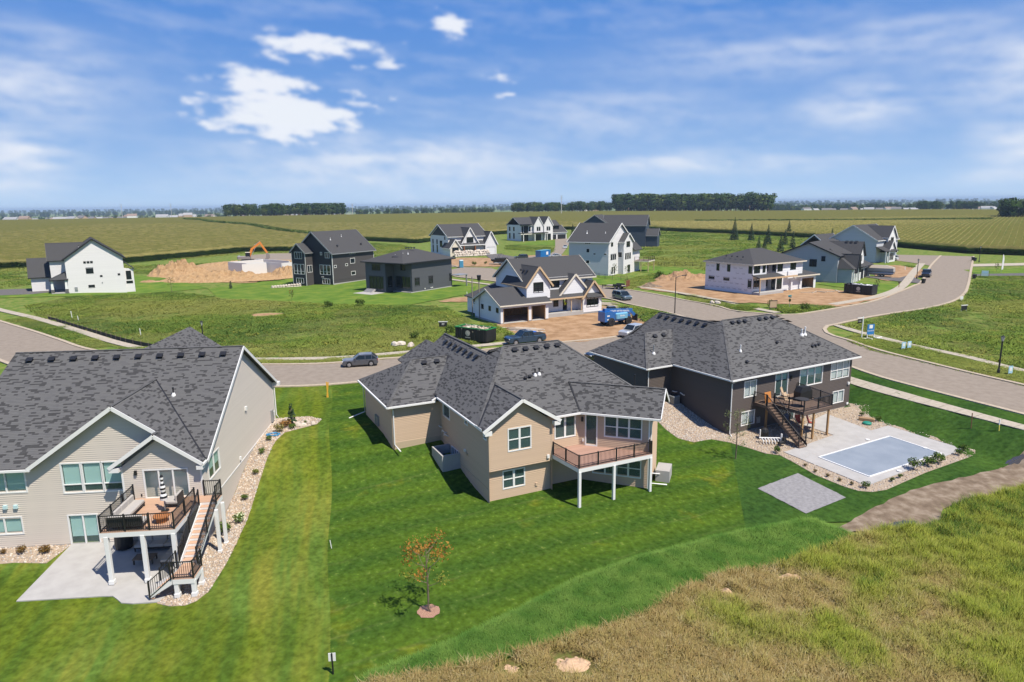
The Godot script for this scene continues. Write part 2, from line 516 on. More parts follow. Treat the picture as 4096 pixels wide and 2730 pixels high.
func wp(W: Dictionary, s: float, y: float, o: float) -> Vector3:
	var q: Vector2 = W.a + W.d * s + W.nr * o
	return Vector3(q.x, y, -q.y)

func wspan(W: Dictionary, y: float) -> Vector2:
	var tp: Array = W.top
	var lo := 1e9; var hi := -1e9
	for i in tp.size():
		if tp[i].y >= y - 0.0001:
			lo = minf(lo, tp[i].x); hi = maxf(hi, tp[i].x)
		if i > 0:
			var p: Vector2 = tp[i - 1]; var q: Vector2 = tp[i]
			if (p.y - y) * (q.y - y) < 0:
				var s := lerpf(p.x, q.x, (y - p.y) / (q.y - p.y))
				lo = minf(lo, s); hi = maxf(hi, s)
	return Vector2(lo, hi)

func wmax(W: Dictionary) -> float:
	var m := -1e9
	for p in W.top: m = maxf(m, p.y)
	return m

func course_segs(W: Dictionary, y: float, y2: float) -> Array:
	var s0 := wspan(W, y); var s1 := wspan(W, y2)
	if s0.y <= s0.x: return []
	var cuts := []
	for r in W.op:
		if r[1] < (y + y2) / 2 and r[3] > (y + y2) / 2: cuts.append(Vector2(r[0], r[2]))
	cuts.sort_custom(func(p, q): return p.x < q.x)
	var segs := []
	var cur := Vector2(s0.x, s1.x)
	for q in cuts:
		if q.x > cur.x + 0.01: segs.append([cur, Vector2(q.x, q.x)])
		cur = Vector2(maxf(q.y, cur.x), maxf(q.y, cur.y))
	segs.append([cur, Vector2(s0.y, s1.y)])
	var out := []
	for g in segs:
		if g[1].x - g[0].x >= 0.01 or g[1].y - g[0].y >= 0.01: out.append(g)
	return out

func course(W: Dictionary, b: MB, y: float, y2: float, lap: float, o: float, col: Color, only := -1) -> int:
	var top := wmax(W)
	if y > top - 0.01: return 0
	y2 = minf(y2, top - 0.003)
	var segs := course_segs(W, y, y2)
	for i in segs.size():
		if only >= 0 and i != only: continue
		var p: Vector2 = segs[i][0]; var q: Vector2 = segs[i][1]
		var A := wp(W, p.x, y, o + lap); var B := wp(W, q.x, y, o + lap)
		b.quad(A, B, wp(W, q.y, y2, o), wp(W, p.y, y2, o), col)
		if lap > 0.0: b.quad(wp(W, p.x, y, o), wp(W, q.x, y, o), B, A, col)
	return segs.size()

# siding: rows of lapped boards; single = each row is a piece of its own
func wall(W: Dictionary, mat: Material, exposure := 0.11, single := false, called := "wall", lap := 0.016) -> MeshInstance3D:
	var b := MB.new()
	var y: float = W.y0
	var top := wmax(W)
	if single:
		while y < top:
			course(W, b, y, y + 0.22, 0.0, -0.02, Color.WHITE)
			y += 0.22
		var o := obj(called, b, mat, W.h)
		y = W.y0
		while y < top - 0.02:
			var t := rng.randf_range(0.96, 1.0)
			var k := 0
			var many := 1
			while k < many:
				var r := MB.new()
				many = course(W, r, y, y + exposure, lap, 0.0, Color(t, t, t), k)
				if r.v.size() > 0: obj("siding_board", r, mat, o)
				k += 1
			y += exposure
		return o
	while y < top - 0.02:
		var t := rng.randf_range(0.95, 1.0)
		course(W, b, y, y + exposure, lap, 0.0, Color(t, t, t))
		y += exposure
	return obj(called, b, mat, W.h)

# s: {cols, rail (fraction from the bottom), c casing width, fm frame, shade 0..1, door, near}
func window(W: Dictionary, s0: float, y0: float, s1: float, y1: float, k := {}) -> void:
	W.op.append([s0, y0, s1, y1])
	var c: float = k.get("c", 0.09)
	var fm: Material = k.get("fm", M.white)
	var near: bool = k.get("near", false)
	var cols: int = k.get("cols", 1)
	var rail: float = k.get("rail", 0.0)
	var b := MB.new()
	var f := func(a0: float, b0: float, a1: float, b1: float, o0: float, o1: float):
		var m0 := wp(W, (a0 + a1) / 2, (b0 + b1) / 2, (o0 + o1) / 2)
		var ex := wp(W, a1, 0, 0) - wp(W, a0, 0, 0)
		var ez := wp(W, 0, 0, o1) - wp(W, 0, 0, o0)
		b.box(m0, ex / 2, Vector3(0, (b1 - b0) / 2, 0), ez / 2)
	f.call(s0 - c, y0 - c, s1 + c, y0, -0.06, 0.05); f.call(s0 - c, y1, s1 + c, y1 + c, -0.06, 0.05)
	f.call(s0 - c, y0, s0, y1, -0.06, 0.047); f.call(s1, y0, s1 + c, y1, -0.06, 0.047)
	var mw: float = k.get("m", 0.09)
	var cw := (s1 - s0) / cols
	for i in range(1, cols): f.call(s0 + cw * i - mw / 2, y0, s0 + cw * i + mw / 2, y1, -0.05, 0.035)
	if rail > 0.0:
		var yr := lerpf(y0, y1, rail)
		f.call(s0, yr - 0.03, s1, yr + 0.03, -0.05, 0.03)
	for g in k.get("bars", []):   # thin glazing bars, fractions of the whole opening
		if g > 0: f.call(lerpf(s0, s1, g) - 0.015, y0, lerpf(s0, s1, g) + 0.015, y1, -0.04, 0.02)
		else: f.call(s0, lerpf(y0, y1, -g) - 0.015, s1, lerpf(y0, y1, -g) + 0.015, -0.04, 0.02)
	var o := obj(k.get("called", "window"), b, fm, W.h)
	var gm: Material = M.glass if near else M.glass_far
	for i in cols:
		var p := MB.new()
		var a0 := s0 + cw * i; var a1 := s0 + cw * (i + 1)
		p.quad(wp(W, a0, y0, -0.02), wp(W, a1, y0, -0.02), wp(W, a1, y1, -0.02), wp(W, a0, y1, -0.02))
		obj("pane", p, gm, o)
	var sh: float = k.get("shade", 0.0)
	if sh > 0.0 and near:
		for i in cols:
			var p := MB.new()
			var a0 := s0 + cw * i + 0.05; var a1 := s0 + cw * (i + 1) - 0.05
			var yb := lerpf(y1, y0, sh)
			p.quad(wp(W, a0, yb, -0.07), wp(W, a1, yb, -0.07), wp(W, a1, y1, -0.07), wp(W, a0, y1, -0.07))
			obj("roller_shade", p, k.get("sm", M.shade), o)
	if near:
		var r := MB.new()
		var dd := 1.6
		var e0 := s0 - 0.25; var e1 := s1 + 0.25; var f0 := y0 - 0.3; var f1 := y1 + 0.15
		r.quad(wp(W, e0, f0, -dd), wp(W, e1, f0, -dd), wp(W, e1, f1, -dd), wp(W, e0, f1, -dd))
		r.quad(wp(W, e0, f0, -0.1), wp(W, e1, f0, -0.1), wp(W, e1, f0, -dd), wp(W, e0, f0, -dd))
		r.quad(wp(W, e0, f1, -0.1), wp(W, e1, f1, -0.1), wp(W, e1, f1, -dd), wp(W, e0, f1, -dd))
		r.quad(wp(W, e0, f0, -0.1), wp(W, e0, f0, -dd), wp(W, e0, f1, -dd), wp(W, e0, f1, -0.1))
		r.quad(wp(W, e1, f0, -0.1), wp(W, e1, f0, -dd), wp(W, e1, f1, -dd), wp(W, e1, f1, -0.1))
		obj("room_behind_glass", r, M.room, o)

func panel(W: Dictionary, s0: float, y0: float, s1: float, y1: float, o0: float, o1: float, mat: Material, called: String) -> MeshInstance3D:
	var b := MB.new()
	b.box(wp(W, (s0 + s1) / 2, (y0 + y1) / 2, (o0 + o1) / 2), (wp(W, s1, 0, 0) - wp(W, s0, 0, 0)) / 2, Vector3(0, (y1 - y0) / 2, 0), (wp(W, 0, 0, o1) - wp(W, 0, 0, o0)) / 2)
	return obj(called, b, mat, W.h)

# corner boards of a wall
func corners(W: Dictionary, mat: Material, which := 3, y1 := -1.0) -> void:
	var t: float = y1 if y1 > 0 else W.top[0].y
	if which & 1: panel(W, -0.02, W.y0, 0.1, minf(t, W.top[0].y), -0.05, 0.03, mat, "corner_board")
	if which & 2: panel(W, W.l - 0.1, W.y0, W.l + 0.02, minf(t if y1 > 0 else W.top[-1].y, W.top[-1].y), -0.05, 0.03, mat, "corner_board")

var tab_budget := 0

# roof plane: local points, first edge = eave; shingles: 0 plain, 1 joined courses of tabs
func roof(h: Node, p: Array, mat: Material, shingles := 0, th := 0.16) -> MeshInstance3D:
	var nn: Vector3 = Vector3.ZERO
	for i in p.size(): nn += p[i].cross(p[(i + 1) % p.size()])
	nn = nn.normalized()
	var q: Array = p
	if nn.y < 0: nn = -nn
	var b := MB.new()
	b.extrude(q, -nn * th)
	var o := obj("roof", b, mat, h)
	if shingles == 0: return o
	var e: Vector3 = (p[1] - p[0]).normalized()
	var up := nn.cross(e).normalized()
	if up.y < 0: up = -up
	var o0: Vector3 = p[0]
	var pl := PackedVector2Array()
	for x in p: pl.append(Vector2((x - o0).dot(e), (x - o0).dot(up)))
	var hi := 0.0
	for x in pl: hi = maxf(hi, x.y)
	var s := MB.new()
	var ex := 0.145
	var y := 0.0
	var tabs := {}
	while y < hi - 0.02:
		var ym := y + ex * 0.5
		var xs := []
		for i in pl.size():
			var a := pl[i]; var c := pl[(i + 1) % pl.size()]
			if (a.y - ym) * (c.y - ym) < 0: xs.append(lerpf(a.x, c.x, (ym - a.y) / (c.y - a.y)))
		xs.sort()
		for i in range(0, xs.size() - 1, 2):
			var x: float = xs[i]
			while x < xs[i + 1] - 0.02:
				var wd := minf(rng.randf_range(0.14, 0.46), xs[i + 1] - x)
				var k := rng.randf()
				var tone := 1.0 if k < 0.45 else (0.48 if k < 0.72 else 1.25)
				tone *= rng.randf_range(0.9, 1.1)
				var lift := 0.013 if k < 0.45 or k >= 0.75 else 0.006
				var A := o0 + e * x + up * y + nn * lift
				var B := A + e * wd
				var C := o0 + e * (x + wd) + up * (y + ex) + nn * 0.003
				var D := C - e * wd
				var col := Color(tone, tone, tone * 1.02)
				if tab_budget > 0 and wd > 0.2 and shingles == 2:
					tab_budget -= 1
					var t := MB.new()
					t.quad(A, B, C, D, col); t.quad(A - nn * lift, B - nn * lift, B, A, col)
					t.quad(B - nn * lift, C - nn * 0.002, C, B, col); t.quad(D - nn * 0.002, A - nn * lift, A, D, col)
					obj("shingle", t, M.shingle_tab, o)
				else:
					s.quad(A, B, C, D, col); s.quad(A - nn * lift, B - nn * lift, B, A, col)
				x += wd
		y += ex
	if s.v.size() > 0:
		var so := obj("shingles", s, M.shingle_tab, o)
		so.set_meta("kind", "stuff")
	return o

func gutter(h: Node, a: Vector3, b: Vector3, mat: Material = null, called := "gutter", w := 0.13, hh := 0.14) -> void:
	var m := MB.new()
	m.beam(a, b, w, hh)
	obj(called, m, mat if mat else M.white, h)

func ridge(h: Node, a: Vector3, b: Vector3, mat: Material = null) -> void:
	var m := MB.new()
	var l := a.distance_to(b); var k := maxi(1, int(l / 0.3))
	for i in k:
		var t0 := float(i) / k; var t1 := (i + 1.0) / k
		var tone := rng.randf_range(0.7, 1.25)
		m.beam(a.lerp(b, t0) + Vector3(0, 0.012, 0), a.lerp(b, t1), 0.24, 0.03, Color(tone, tone, tone))
	obj("ridge_cap", m, mat if mat else M.shingle_tab, h)

func pipe(h: Node, pts: Array, r: float, mat: Material, called := "downspout") -> void:
	var m := MB.new()
	m.tube(pts, r, 6)
	obj(called, m, mat, h)

# low box vent on a slope: base point, slope up direction (horizontal) and rise
func roof_vent(h: Node, at: Vector3, up: Vector3, s := 0.42) -> void:
	var side := up.cross(Vector3.UP).normalized()
	var nn := side.cross(up).normalized()
	if nn.y < 0: nn = -nn
	var b := MB.new()
	b.box(at + nn * 0.09, side * s * 0.42, up * s * 0.3, nn * 0.09)
	b.box(at + nn * 0.2 - up * 0.04, side * s * 0.55, up * s * 0.5, nn * 0.022)
	obj("roof_vent", b, M.black, h)

func vent_pipe(h: Node, at: Vector3, hh: float, mat: Material, r := 0.05) -> void:
	var b := MB.new()
	b.tube([at - Vector3(0, 0.1, 0), at + Vector3(0, hh, 0)], r, 8)
	b.tube([at + Vector3(0, hh, 0), at + Vector3(0, hh + 0.1, 0)], r * 1.35, 8)
	var o := obj("vent_pipe", b, mat, h)
	var f := MB.new()
	f.lathe(at, [Vector2(0.001, 0.2), Vector2(r * 1.6, 0.2), Vector2(r * 3.2, 0.0), Vector2(r * 3.2, -0.12), Vector2(0.001, -0.12)], 10)
	obj("flashing", f, M.white, o)

# balustrade along local points; each baluster a piece of its own
func railing(h: Node, pts: Array, mat: Material, hh := 1.02, posts := true, gap := 0.12, called := "railing") -> void:
	var b := MB.new()
	var bal := MB.new()
	bal.bx(Vector3(0, 0.5, 0), Vector3(0.022, 1, 0.022))
	var bm := bal.mesh()
	var spots := []
	for i in pts.size() - 1:
		var A: Vector3 = pts[i]; var B: Vector3 = pts[i + 1]
		var l := Vector2(B.x - A.x, B.z - A.z).length()
		b.beam(A + Vector3(0, hh, 0), B + Vector3(0, hh, 0), 0.07, 0.045)
		b.beam(A + Vector3(0, 0.09, 0), B + Vector3(0, 0.09, 0), 0.045, 0.045)
		var np := maxi(1, int(ceil(l / 2.0)))
		for j in np + 1:
			if j == np and i < pts.size() - 2: continue
			var q := A.lerp(B, float(j) / np)
			if posts: b.cbx(q + Vector3(0, (hh + 0.08) / 2, 0), Vector3(0.09, hh + 0.08, 0.09), 0.012)
		var k := int(l / gap)
		for j in range(1, k): spots.append(A.lerp(B, float(j) / k))
	var o := obj(called, b, mat, h)
	for q in spots: inst("baluster", bm, mat, o, Transform3D(Basis.from_scale(Vector3(1, hh - 0.11, 1)), q + Vector3(0, 0.1, 0)))

# deck floor of boards along direction, polygon in (u, w)
func deck_floor(h: Node, pl: PackedVector2Array, y: float, bd: float, along_u: bool, mat: Material, fascia: Material, depth := 0.28) -> MeshInstance3D:
	var b := MB.new()
	var pts := []
	for q in pl: pts.append(L3(q.x, y - 0.03, q.y))
	b.extrude(pts, Vector3(0, -depth, 0))
	var o := obj("deck", b, fascia, h)
	var lo := pl[0]; var hi := pl[0]
	for q in pl:
		lo = lo.min(q); hi = hi.max(q)
	var t := lo.y if along_u else lo.x
	var end := hi.y if along_u else hi.x
	while t < end:
		var st := PackedVector2Array([Vector2(lo.x - 1, t), Vector2(hi.x + 1, t), Vector2(hi.x + 1, t + bd - 0.007), Vector2(lo.x - 1, t + bd - 0.007)])
		if not along_u: st = PackedVector2Array([Vector2(t, lo.y - 1), Vector2(t + bd - 0.007, lo.y - 1), Vector2(t + bd - 0.007, hi.y + 1), Vector2(t, hi.y + 1)])
		for pc in Geometry2D.intersect_polygons(pl, st):
			var m := MB.new()
			var pp := []
			for q in pc: pp.append(L3(q.x, y - 0.027, q.y))
			var tn := rng.randf_range(0.88, 1.06)
			m.extrude(pp, Vector3(0, 0.027, 0), Color(tn, tn, tn))
			obj("deck_board", m, mat, o)
		t += bd
	return o

# straight flight: from top point to bottom point (local), width vector; treads are pieces
func stairs(h: Node, top: Vector3, bot: Vector3, side: Vector3, steps: int, tread: Material, riser: Material) -> void:
	var b := MB.new()
	var sd := side.normalized()
	for s in [0.0, 1.0]:
		var o: Vector3 = side * s
		b.extrude([top + o + Vector3(0, -0.02, 0), top + o + Vector3(0, -0.34, 0), bot + o + Vector3(0, -0.02, 0), bot + o + Vector3(0, 0.25, 0)], sd * (0.04 if s == 0.0 else -0.04))
	var st := obj("stair_stringer", b, riser, h)
	var run := (bot - top) / steps
	var hz := Vector3(run.x, 0, run.z)
	for i in steps:
		var y := top.y + run.y * (i + 1)
		var a := Vector3(top.x, y, top.z) + hz * i
		var t := MB.new()
		t.box(a + hz * 0.5 + side / 2 + Vector3(0, -0.02, 0), side / 2 - sd * 0.045, Vector3(0, 0.02, 0), hz * 0.52)
		obj("tread", t, tread, st)
		var r := MB.new()
		r.box(a + side / 2 + Vector3(0, -run.y / 2, 0), side / 2 - sd * 0.045, Vector3(0, absf(run.y) / 2 - 0.021, 0), hz.normalized() * 0.012)
		obj("riser", r, riser, st)

func post(h: Node, at: Vector3, top: float, w: float, mat: Material, base := true) -> void:
	var b := MB.new()
	b.cbx(Vector3(at.x, (at.y + top) / 2, at.z), Vector3(w, top - at.y, w), 0.012)
	if base: b.cbx(Vector3(at.x, at.y + 0.12, at.z), Vector3(w + 0.07, 0.24, w + 0.07), 0.012)
	obj("post", b, mat, h)

# ---------------------------------------------------------------- lawns, streets, beds
func merge_all(polys: Array) -> Array:
	var acc: Array = [polys[0]]
	for i in range(1, polys.size()):
		var cur: PackedVector2Array = polys[i]
		var rest := []
		for a in acc:
			var r := Geometry2D.merge_polygons(a, cur)
			var outer := []
			for x in r:
				if not Geometry2D.is_polygon_clockwise(x): outer.append(x)
			if outer.size() == 1: cur = outer[0]
			else: rest.append(a)
		rest.append(cur)
		acc = rest
	return acc

func ccw(p: PackedVector2Array) -> PackedVector2Array:
	if Geometry2D.is_polygon_clockwise(p): p.reverse()
	return p

func lawn_colour_image() -> ImageTexture:
	var W := 2048; var H := 1024
	var f := FastNoiseLite.new(); f.frequency = 0.11; f.fractal_octaves = 5; f.seed = 3; f.fractal_gain = 0.6
	var f2 := FastNoiseLite.new(); f2.frequency = 1.6; f2.fractal_octaves = 3; f2.seed = 4; f2.fractal_gain = 0.7
	var data := PackedByteArray(); data.resize(W * H * 3)
	var k := 0
	var ca := cos(deg_to_rad(25.5)); var sa := sin(deg_to_rad(25.5))
	for j in H:
		var z := -82.0 + 56.0 * (j + 0.5) / H
		var t := clampf((z + 63.0) / 34.6, -0.5, 1.2)
		var bx := -17.5 + 8.6 * t + sin(z * 0.35) * 0.12
		for i in W:
			var x := -46.0 + 96.0 * (i + 0.5) / W
			var n := f.get_noise_2d(x, z); var m := f2.get_noise_2d(x, z)
			var r: float; var g: float; var b: float
			if x < bx:
				# mown in strips along the boundary, drier and yellower in places
				var s := (x - bx)
				var al := z + x * 0.25
				var st := clampf(0.5 + 1.1 * f.get_noise_2d(s * 4.5 + 90.0, al * 0.35) + 0.22 * sin(s * 2.9 + n), 0.0, 1.0)
				var dry := clampf(0.42 + n * 1.5 + (0.3 if x < -12.0 and x > -22.0 else 0.0) - 0.02 * absf(z + 44.0), 0.0, 1.0)
				r = lerpf(0.085, 0.145, st); g = lerpf(0.145, 0.195, st); b = 0.02
				r = lerpf(r, 0.235, dry * (0.25 + 0.45 * st)); g = lerpf(g, 0.24, dry * 0.6); b = lerpf(b, 0.035, dry)
			elif x < 17.5 + (z + 50.0) * -0.25 and z > -78.0:
				# young sod laid in rolls: paler seams
				var u := (x + 1.9) * ca - (z + 47.0) * sa; var w := -(x + 1.9) * sa - (z + 47.0) * ca
				var st2 := sin(w * 1.9 + n * 1.2) * 0.5 + 0.5
				r = lerpf(0.058, 0.085, st2); g = lerpf(0.118, 0.150, st2); b = 0.018
				var seam := 0.0
				var e1 := absf(fposmod(w + n * 0.35, 2.35) - 1.17)
				var e2 := absf(fposmod(u + w * 0.35 + n * 0.3, 1.45) - 0.72)
				if e1 < 0.16: seam = (1.0 - e1 / 0.16) * clampf(0.45 + n * 1.6, 0.0, 1.0)
				if e2 < 0.13: seam = maxf(seam, (1.0 - e2 / 0.13) * clampf(0.35 + m * 1.4, 0.0, 1.0) * 0.75)
				r = lerpf(r, 0.125, seam * 0.55); g = lerpf(g, 0.165, seam * 0.5); b = lerpf(b, 0.045, seam * 0.5)
				if n > 0.32:
					r += (n - 0.32) * 0.28; g += (n - 0.32) * 0.16
				if m > 0.55: r += 0.05; g += 0.035; b += 0.012
			else:
				var u := (x - 20.0) * 0.87 - (z + 61.0) * 0.49; var w := -(x - 20.0) * 0.49 - (z + 61.0) * 0.87
				var pt := f.get_noise_2d(floor(u / 3.1) * 7.3 + 50.0, floor(w / 1.3) * 5.1)
				r = 0.050 + pt * 0.024 + n * 0.018; g = 0.108 + pt * 0.036 + n * 0.026; b = 0.022 + pt * 0.006
			var q := 0.72 + m * 0.38 + n * 0.10
			var col := Color(maxf(r * q, 0.0), maxf(g * q, 0.0), maxf(b * q, 0.0)).linear_to_srgb()
			data[k] = int(clampf(col.r, 0, 1) * 255.0); data[k + 1] = int(clampf(col.g, 0, 1) * 255.0); data[k + 2] = int(clampf(col.b, 0, 1) * 255.0)
			k += 3
	var im := Image.create_from_data(W, H, false, Image.FORMAT_RGB8, data)
	im.generate_mipmaps()
	return ImageTexture.create_from_image(im)

func mesh_uv(b: MB, x0: float, z0: float, w: float, h: float) -> ArrayMesh:
	var uv := PackedVector2Array()
	for p in b.v: uv.append(Vector2((p.x - x0) / w, (p.z - z0) / h))
	var a := []
	a.resize(Mesh.ARRAY_MAX)
	a[Mesh.ARRAY_VERTEX] = b.v; a[Mesh.ARRAY_NORMAL] = b.n; a[Mesh.ARRAY_TEX_UV] = uv
	var m := ArrayMesh.new()
	m.add_surface_from_arrays(Mesh.PRIMITIVE_TRIANGLES, a)
	return m

var road_polys := []
var lawn_poly := PackedVector2Array()
var strip_poly := PackedVector2Array()
var dirt_polys := []
var bed_polys := []
var no_weeds := []

func ground_regions() -> void:
	# mown lawn of the three front houses
	lawn_poly = P2([-45, -27, -7.1, -28.0, -6.0, -29.1, -2.8, -31.1, -0.1, -33.2, 3.8, -36.5, 8.0, -38.9, 13.8, -41.6, 20.8, -44.0, 23.4, -44.1, 30.5, -49.0, 37.3, -51.9, 43.1, -54.5, 47.5, -57.5, 48.0, -61.6, 44.2, -69.6, 41.8, -75.1, 40.7, -79.5, 30, -79.8, 12, -80, -2, -79.6, -16.8, -74.6, -20.7, -73.3, -25.6, -72.8, -45, -74])
	lawn_poly = ccw(lawn_poly)
	var lb := drape(lawn_poly, 0.035, 1.5)
	# smooth normals of the terrain, so that the lawn does not look faceted
	for i in lb.v.size():
		var p := lb.v[i]
		lb.n[i] = Vector3(T(p.x - 0.6, p.z) - T(p.x + 0.6, p.z), 1.2, T(p.x, p.z - 0.6) - T(p.x, p.z + 0.6)).normalized()
	var lm := StandardMaterial3D.new()
	lm.albedo_texture = lawn_colour_image(); lm.roughness = 1.0; lm.metallic_specular = 0.05
	var lo := MeshInstance3D.new()
	lo.mesh = mesh_uv(lb, -46, -82, 96, 56); lo.material_override = lm; lo.name = numbered("lawn"); add_child(lo)
	tag(lo, "mown lawn around the three front houses", "lawn", "", "structure")
	# streets
	var s1 := ccw(P2([-140, -160, -91.6, -120.7, -78.8, -110.4, -69, -102.2, -59.8, -94.6, -48, -88, -40, -85.3, -33.4, -84.0, -26.2, -83.7, -21.4, -84.5, -16.8, -86.2, -12.6, -87.4, -4, -91, 7.7, -95.8, 14.5, -98.6, 23.8, -106.0, 30, -113, 44, -112, 47, -97, 44.5, -90, 37, -91.5, 30, -91.5, 20, -90, 10, -86.4, 2, -81.5, -8, -77, -16.6, -74.7, -20.7, -73.4, -25.6, -72.9, -36, -73.4, -50, -77, -62, -84, -67.2, -87.7, -80, -98, -140, -145]))
	var s2 := ccw(P2([150, -239, 124.8, -203, 99.4, -164.5, 92.4, -155.8, 83.2, -145.5, 71, -132.4, 61.5, -125.1, 54.2, -120.1, 49.8, -117.4, 47, -116.9, 40, -116, 33, -108, 36, -92, 39.5, -85, 40.9, -79.4, 41.9, -75.1, 44.4, -69.5, 48.2, -61.6, 53, -52, 66, -44, 61, -58, 55.3, -71.3, 53.2, -76, 51.3, -80.8, 48.7, -88, 47.7, -94.6, 47, -97.7, 47.1, -100.2, 48.1, -103.2, 49.8, -105.9, 51.7, -107.2, 59.6, -113.1, 66.4, -117.4, 74.6, -122.1, 83.8, -129.2, 93.1, -139.5, 104, -154.6, 127, -188.3, 158, -233.8]))
	var s3 := ccw(P2([46, -119.5, 40.6, -120.8, 39.9, -123.4, 38.8, -129.4, 35, -136.7, 31.8, -144.9, 26.8, -154.2, 20.5, -163.5, 10, -180, 0, -194, -6, -212, -20, -220, -45, -240, -75, -258, -81, -256, -92, -256, -103, -264, -107, -278, -101, -288, -90, -290, -80, -284, -76, -272, -50, -254, -24, -232, -16, -216, -19, -208, -16, -190, -8, -180, 6, -162, 14, -150, 20.5, -139.3, 22.4, -133.5, 27.5, -124.9, 31, -114, 35, -108, 46, -108]))
	var far_cul := ccw(P2([124.8, -203, 150, -239, 138, -245, 130, -240, 124.5, -228, 125.6, -216]))
	road_polys = merge_all([s1, s2, s3, far_cul])
	var rb := MB.new()
	for p in road_polys: drape(p, 0.03, 4.0, 0.0, rb)
	structure("road", rb, M.road, "pale grey street curving between the lots", "road")
	# expansion joints and patched cracks of the street are too fine to see; kerbs
	var kb := MB.new()
	for ln in [[-140, -160, -91.6, -120.7, -78.8, -110.4, -69, -102.2, -59.8, -94.6, -48, -88, -40, -85.3, -33.4, -84.0, -26.2, -83.7, -21.4, -84.5, -16.8, -86.2, -12.6, -87.4, -4, -91, 7.7, -95.8, 14.5, -98.6, 23.8, -106.0, 29.5, -113, 28.2, -121, 22.4, -133.5, 20.5, -139.3, 14, -150, 6, -162, -8, -180, -16, -190, -19, -208],
		[150, -239, 124.8, -203, 99.4, -164.5, 92.4, -155.8, 83.2, -145.5, 71, -132.4, 61.5, -125.1, 54.2, -120.1, 49.8, -117.4, 47, -117.2, 43.5, -119.4, 40.9, -121.5, 39.9, -123.4, 38.8, -129.4, 35, -136.7, 31.8, -144.9, 26.8, -154.2, 20.5, -163.5, 10, -180, 0, -194],
		[158, -233.8, 127, -188.3, 104, -154.6, 93.1, -139.5, 83.8, -129.2, 74.6, -122.1, 66.4, -117.4, 59.6, -113.1, 51.7, -107.2, 49.8, -105.9, 48.1, -103.2, 47.1, -100.2, 47, -97.7, 47.7, -94.6, 48.7, -88, 51.3, -80.8, 53.2, -76, 55.3, -71.3, 61, -58, 66, -44],
		[53, -52, 48.2, -61.6, 44.4, -69.5, 41.9, -75.1, 40.9, -79.4, 39.5, -85, 36.5, -91.4, 30, -91.7, 20, -90, 10, -86.4, 2, -81.5, -8, -77, -16.6, -74.7, -20.7, -73.4, -25.6, -72.9, -36, -73.4, -50, -77, -62, -84, -67.2, -87.7, -80, -98, -140, -145],
		[-16, -216, -24, -232, -50, -254, -76, -272, -80, -284, -90, -290, -101, -288, -107, -278, -103, -264, -92, -256, -81, -256, -75, -258, -45, -240, -20, -220, -6, -212]]:
		var pts := []
		for i in range(0, ln.size(), 2): pts.append(Vector2(ln[i], ln[i + 1]))
		ribbon(dense(pts, false, 1.6), 0.55, 0.02, 0.12, kb)
	structure("kerb", kb, M.kerb, "pale concrete kerb along the street edges", "kerb")
	# pavements: slabs are pieces
	var walks := [
		["pavement", [-112, -143.5, -102.4, -135.2, -85.4, -122.2, -69.7, -108.9, -58.4, -99.2, -48, -92, -40, -88.8, -34, -87.0, -27.1, -86.9, -22.1, -87.4, -16.8, -89.2, -11.7, -91.2, -6, -93.4, 2, -96.8], 1.5],
		["pavement", [51.6, -106.6, 52.1, -100.4, 54.5, -91, 57.5, -84.4, 59.6, -77.1, 66, -62], 1.4],
		["pavement", [36.5, -79, 38.2, -74.3, 41.05, -67.5, 44.6, -59.9, 49, -51.5], 1.5],
		["pavement", [30, -160.5, 35.6, -150.3, 39.2, -142.8, 43.1, -132.4, 44.8, -125.6, 47.2, -119.5], 1.6],
		["pavement", [61, -128.5, 68, -133.5, 75, -138.8, 88, -153.3, 110, -186.1, 126.6, -210.6], 1.9],
		["pavement", [17.5, -101.5, 24.5, -110, 21.5, -124, 15, -140, 4, -157, -10, -174, -20, -186], 1.5]]
	for w in walks:
		var pts := []
		for i in range(0, w[1].size(), 2): pts.append(Vector2(w[1][i], w[1][i + 1]))
		var ln := dense(pts, false, 1.5)
		var base := ribbon(ln, w[2] - 0.06, 0.0, 0.05)
		var o := structure("pavement", base, M.walk, "pale concrete pavement beside the street", "pavement")
		for i in ln.size() - 1:
			var A := ln[i]; var B := ln[i + 1]
			var s := MB.new()
			var dr := (B - A).normalized()
			ribbon(PackedVector2Array([A + dr * 0.02, B - dr * 0.02]), w[2], 0.03, 0.05 + rng.randf() * 0.012, s)
			obj("paving_slab", s, M.walk, o)
	# far lawns
	for q in [["lawn", [-128, -152, -111, -154.5, -99, -156, -84, -161, -75, -169, -83, -178, -100, -197, -118, -206, -110, -176, -122, -172, -130, -165], M.far_lawn, "striped lawn behind the white gabled house at far left"],
		["lawn", [-75, -168, -64, -148, -47, -142, -36, -136, -21, -134, -8.5, -152, -8.5, -164, -16, -180, -28, -196, -38, -200, -62, -200], M.far_lawn, "lawn around the black house and the slate-grey house"],
		["lawn", [72.5, -161, 84, -164.5, 92, -158, 76, -139.5, 74.5, -143, 77, -150], M.far_lawn, "lawn in front of the light grey house at right"],
		["lawn", [36, -196, 44, -186, 56, -178, 62, -186, 52, -206, 42, -214], M.far_lawn, "lawn behind the tall pale grey house"],
		["lawn", [126, -190, 175, -196, 170, -180, 121, -176], M.far_lawn, "mown grass strip between two paths at far right"],
		["lawn", [28, -163, 21, -166, 12, -182, 2, -196, 8, -210, 24, -196, 30, -176], M.far_lawn, "fenced lawn beside the tall pale grey house"],
		["lawn", [0, -330, 24, -318, 48, -345, 36, -365, 12, -352], M.far_lawn, "lawn in front of the white house with twin gables"]]:
		var o := structure("lawn", drape(ccw(P2(q[1])), 0.05, 4.0), q[2], q[3], "lawn")
		no_weeds.append(ccw(P2(q[1])))
	# bare earth of the building sites
	dirt_polys = []
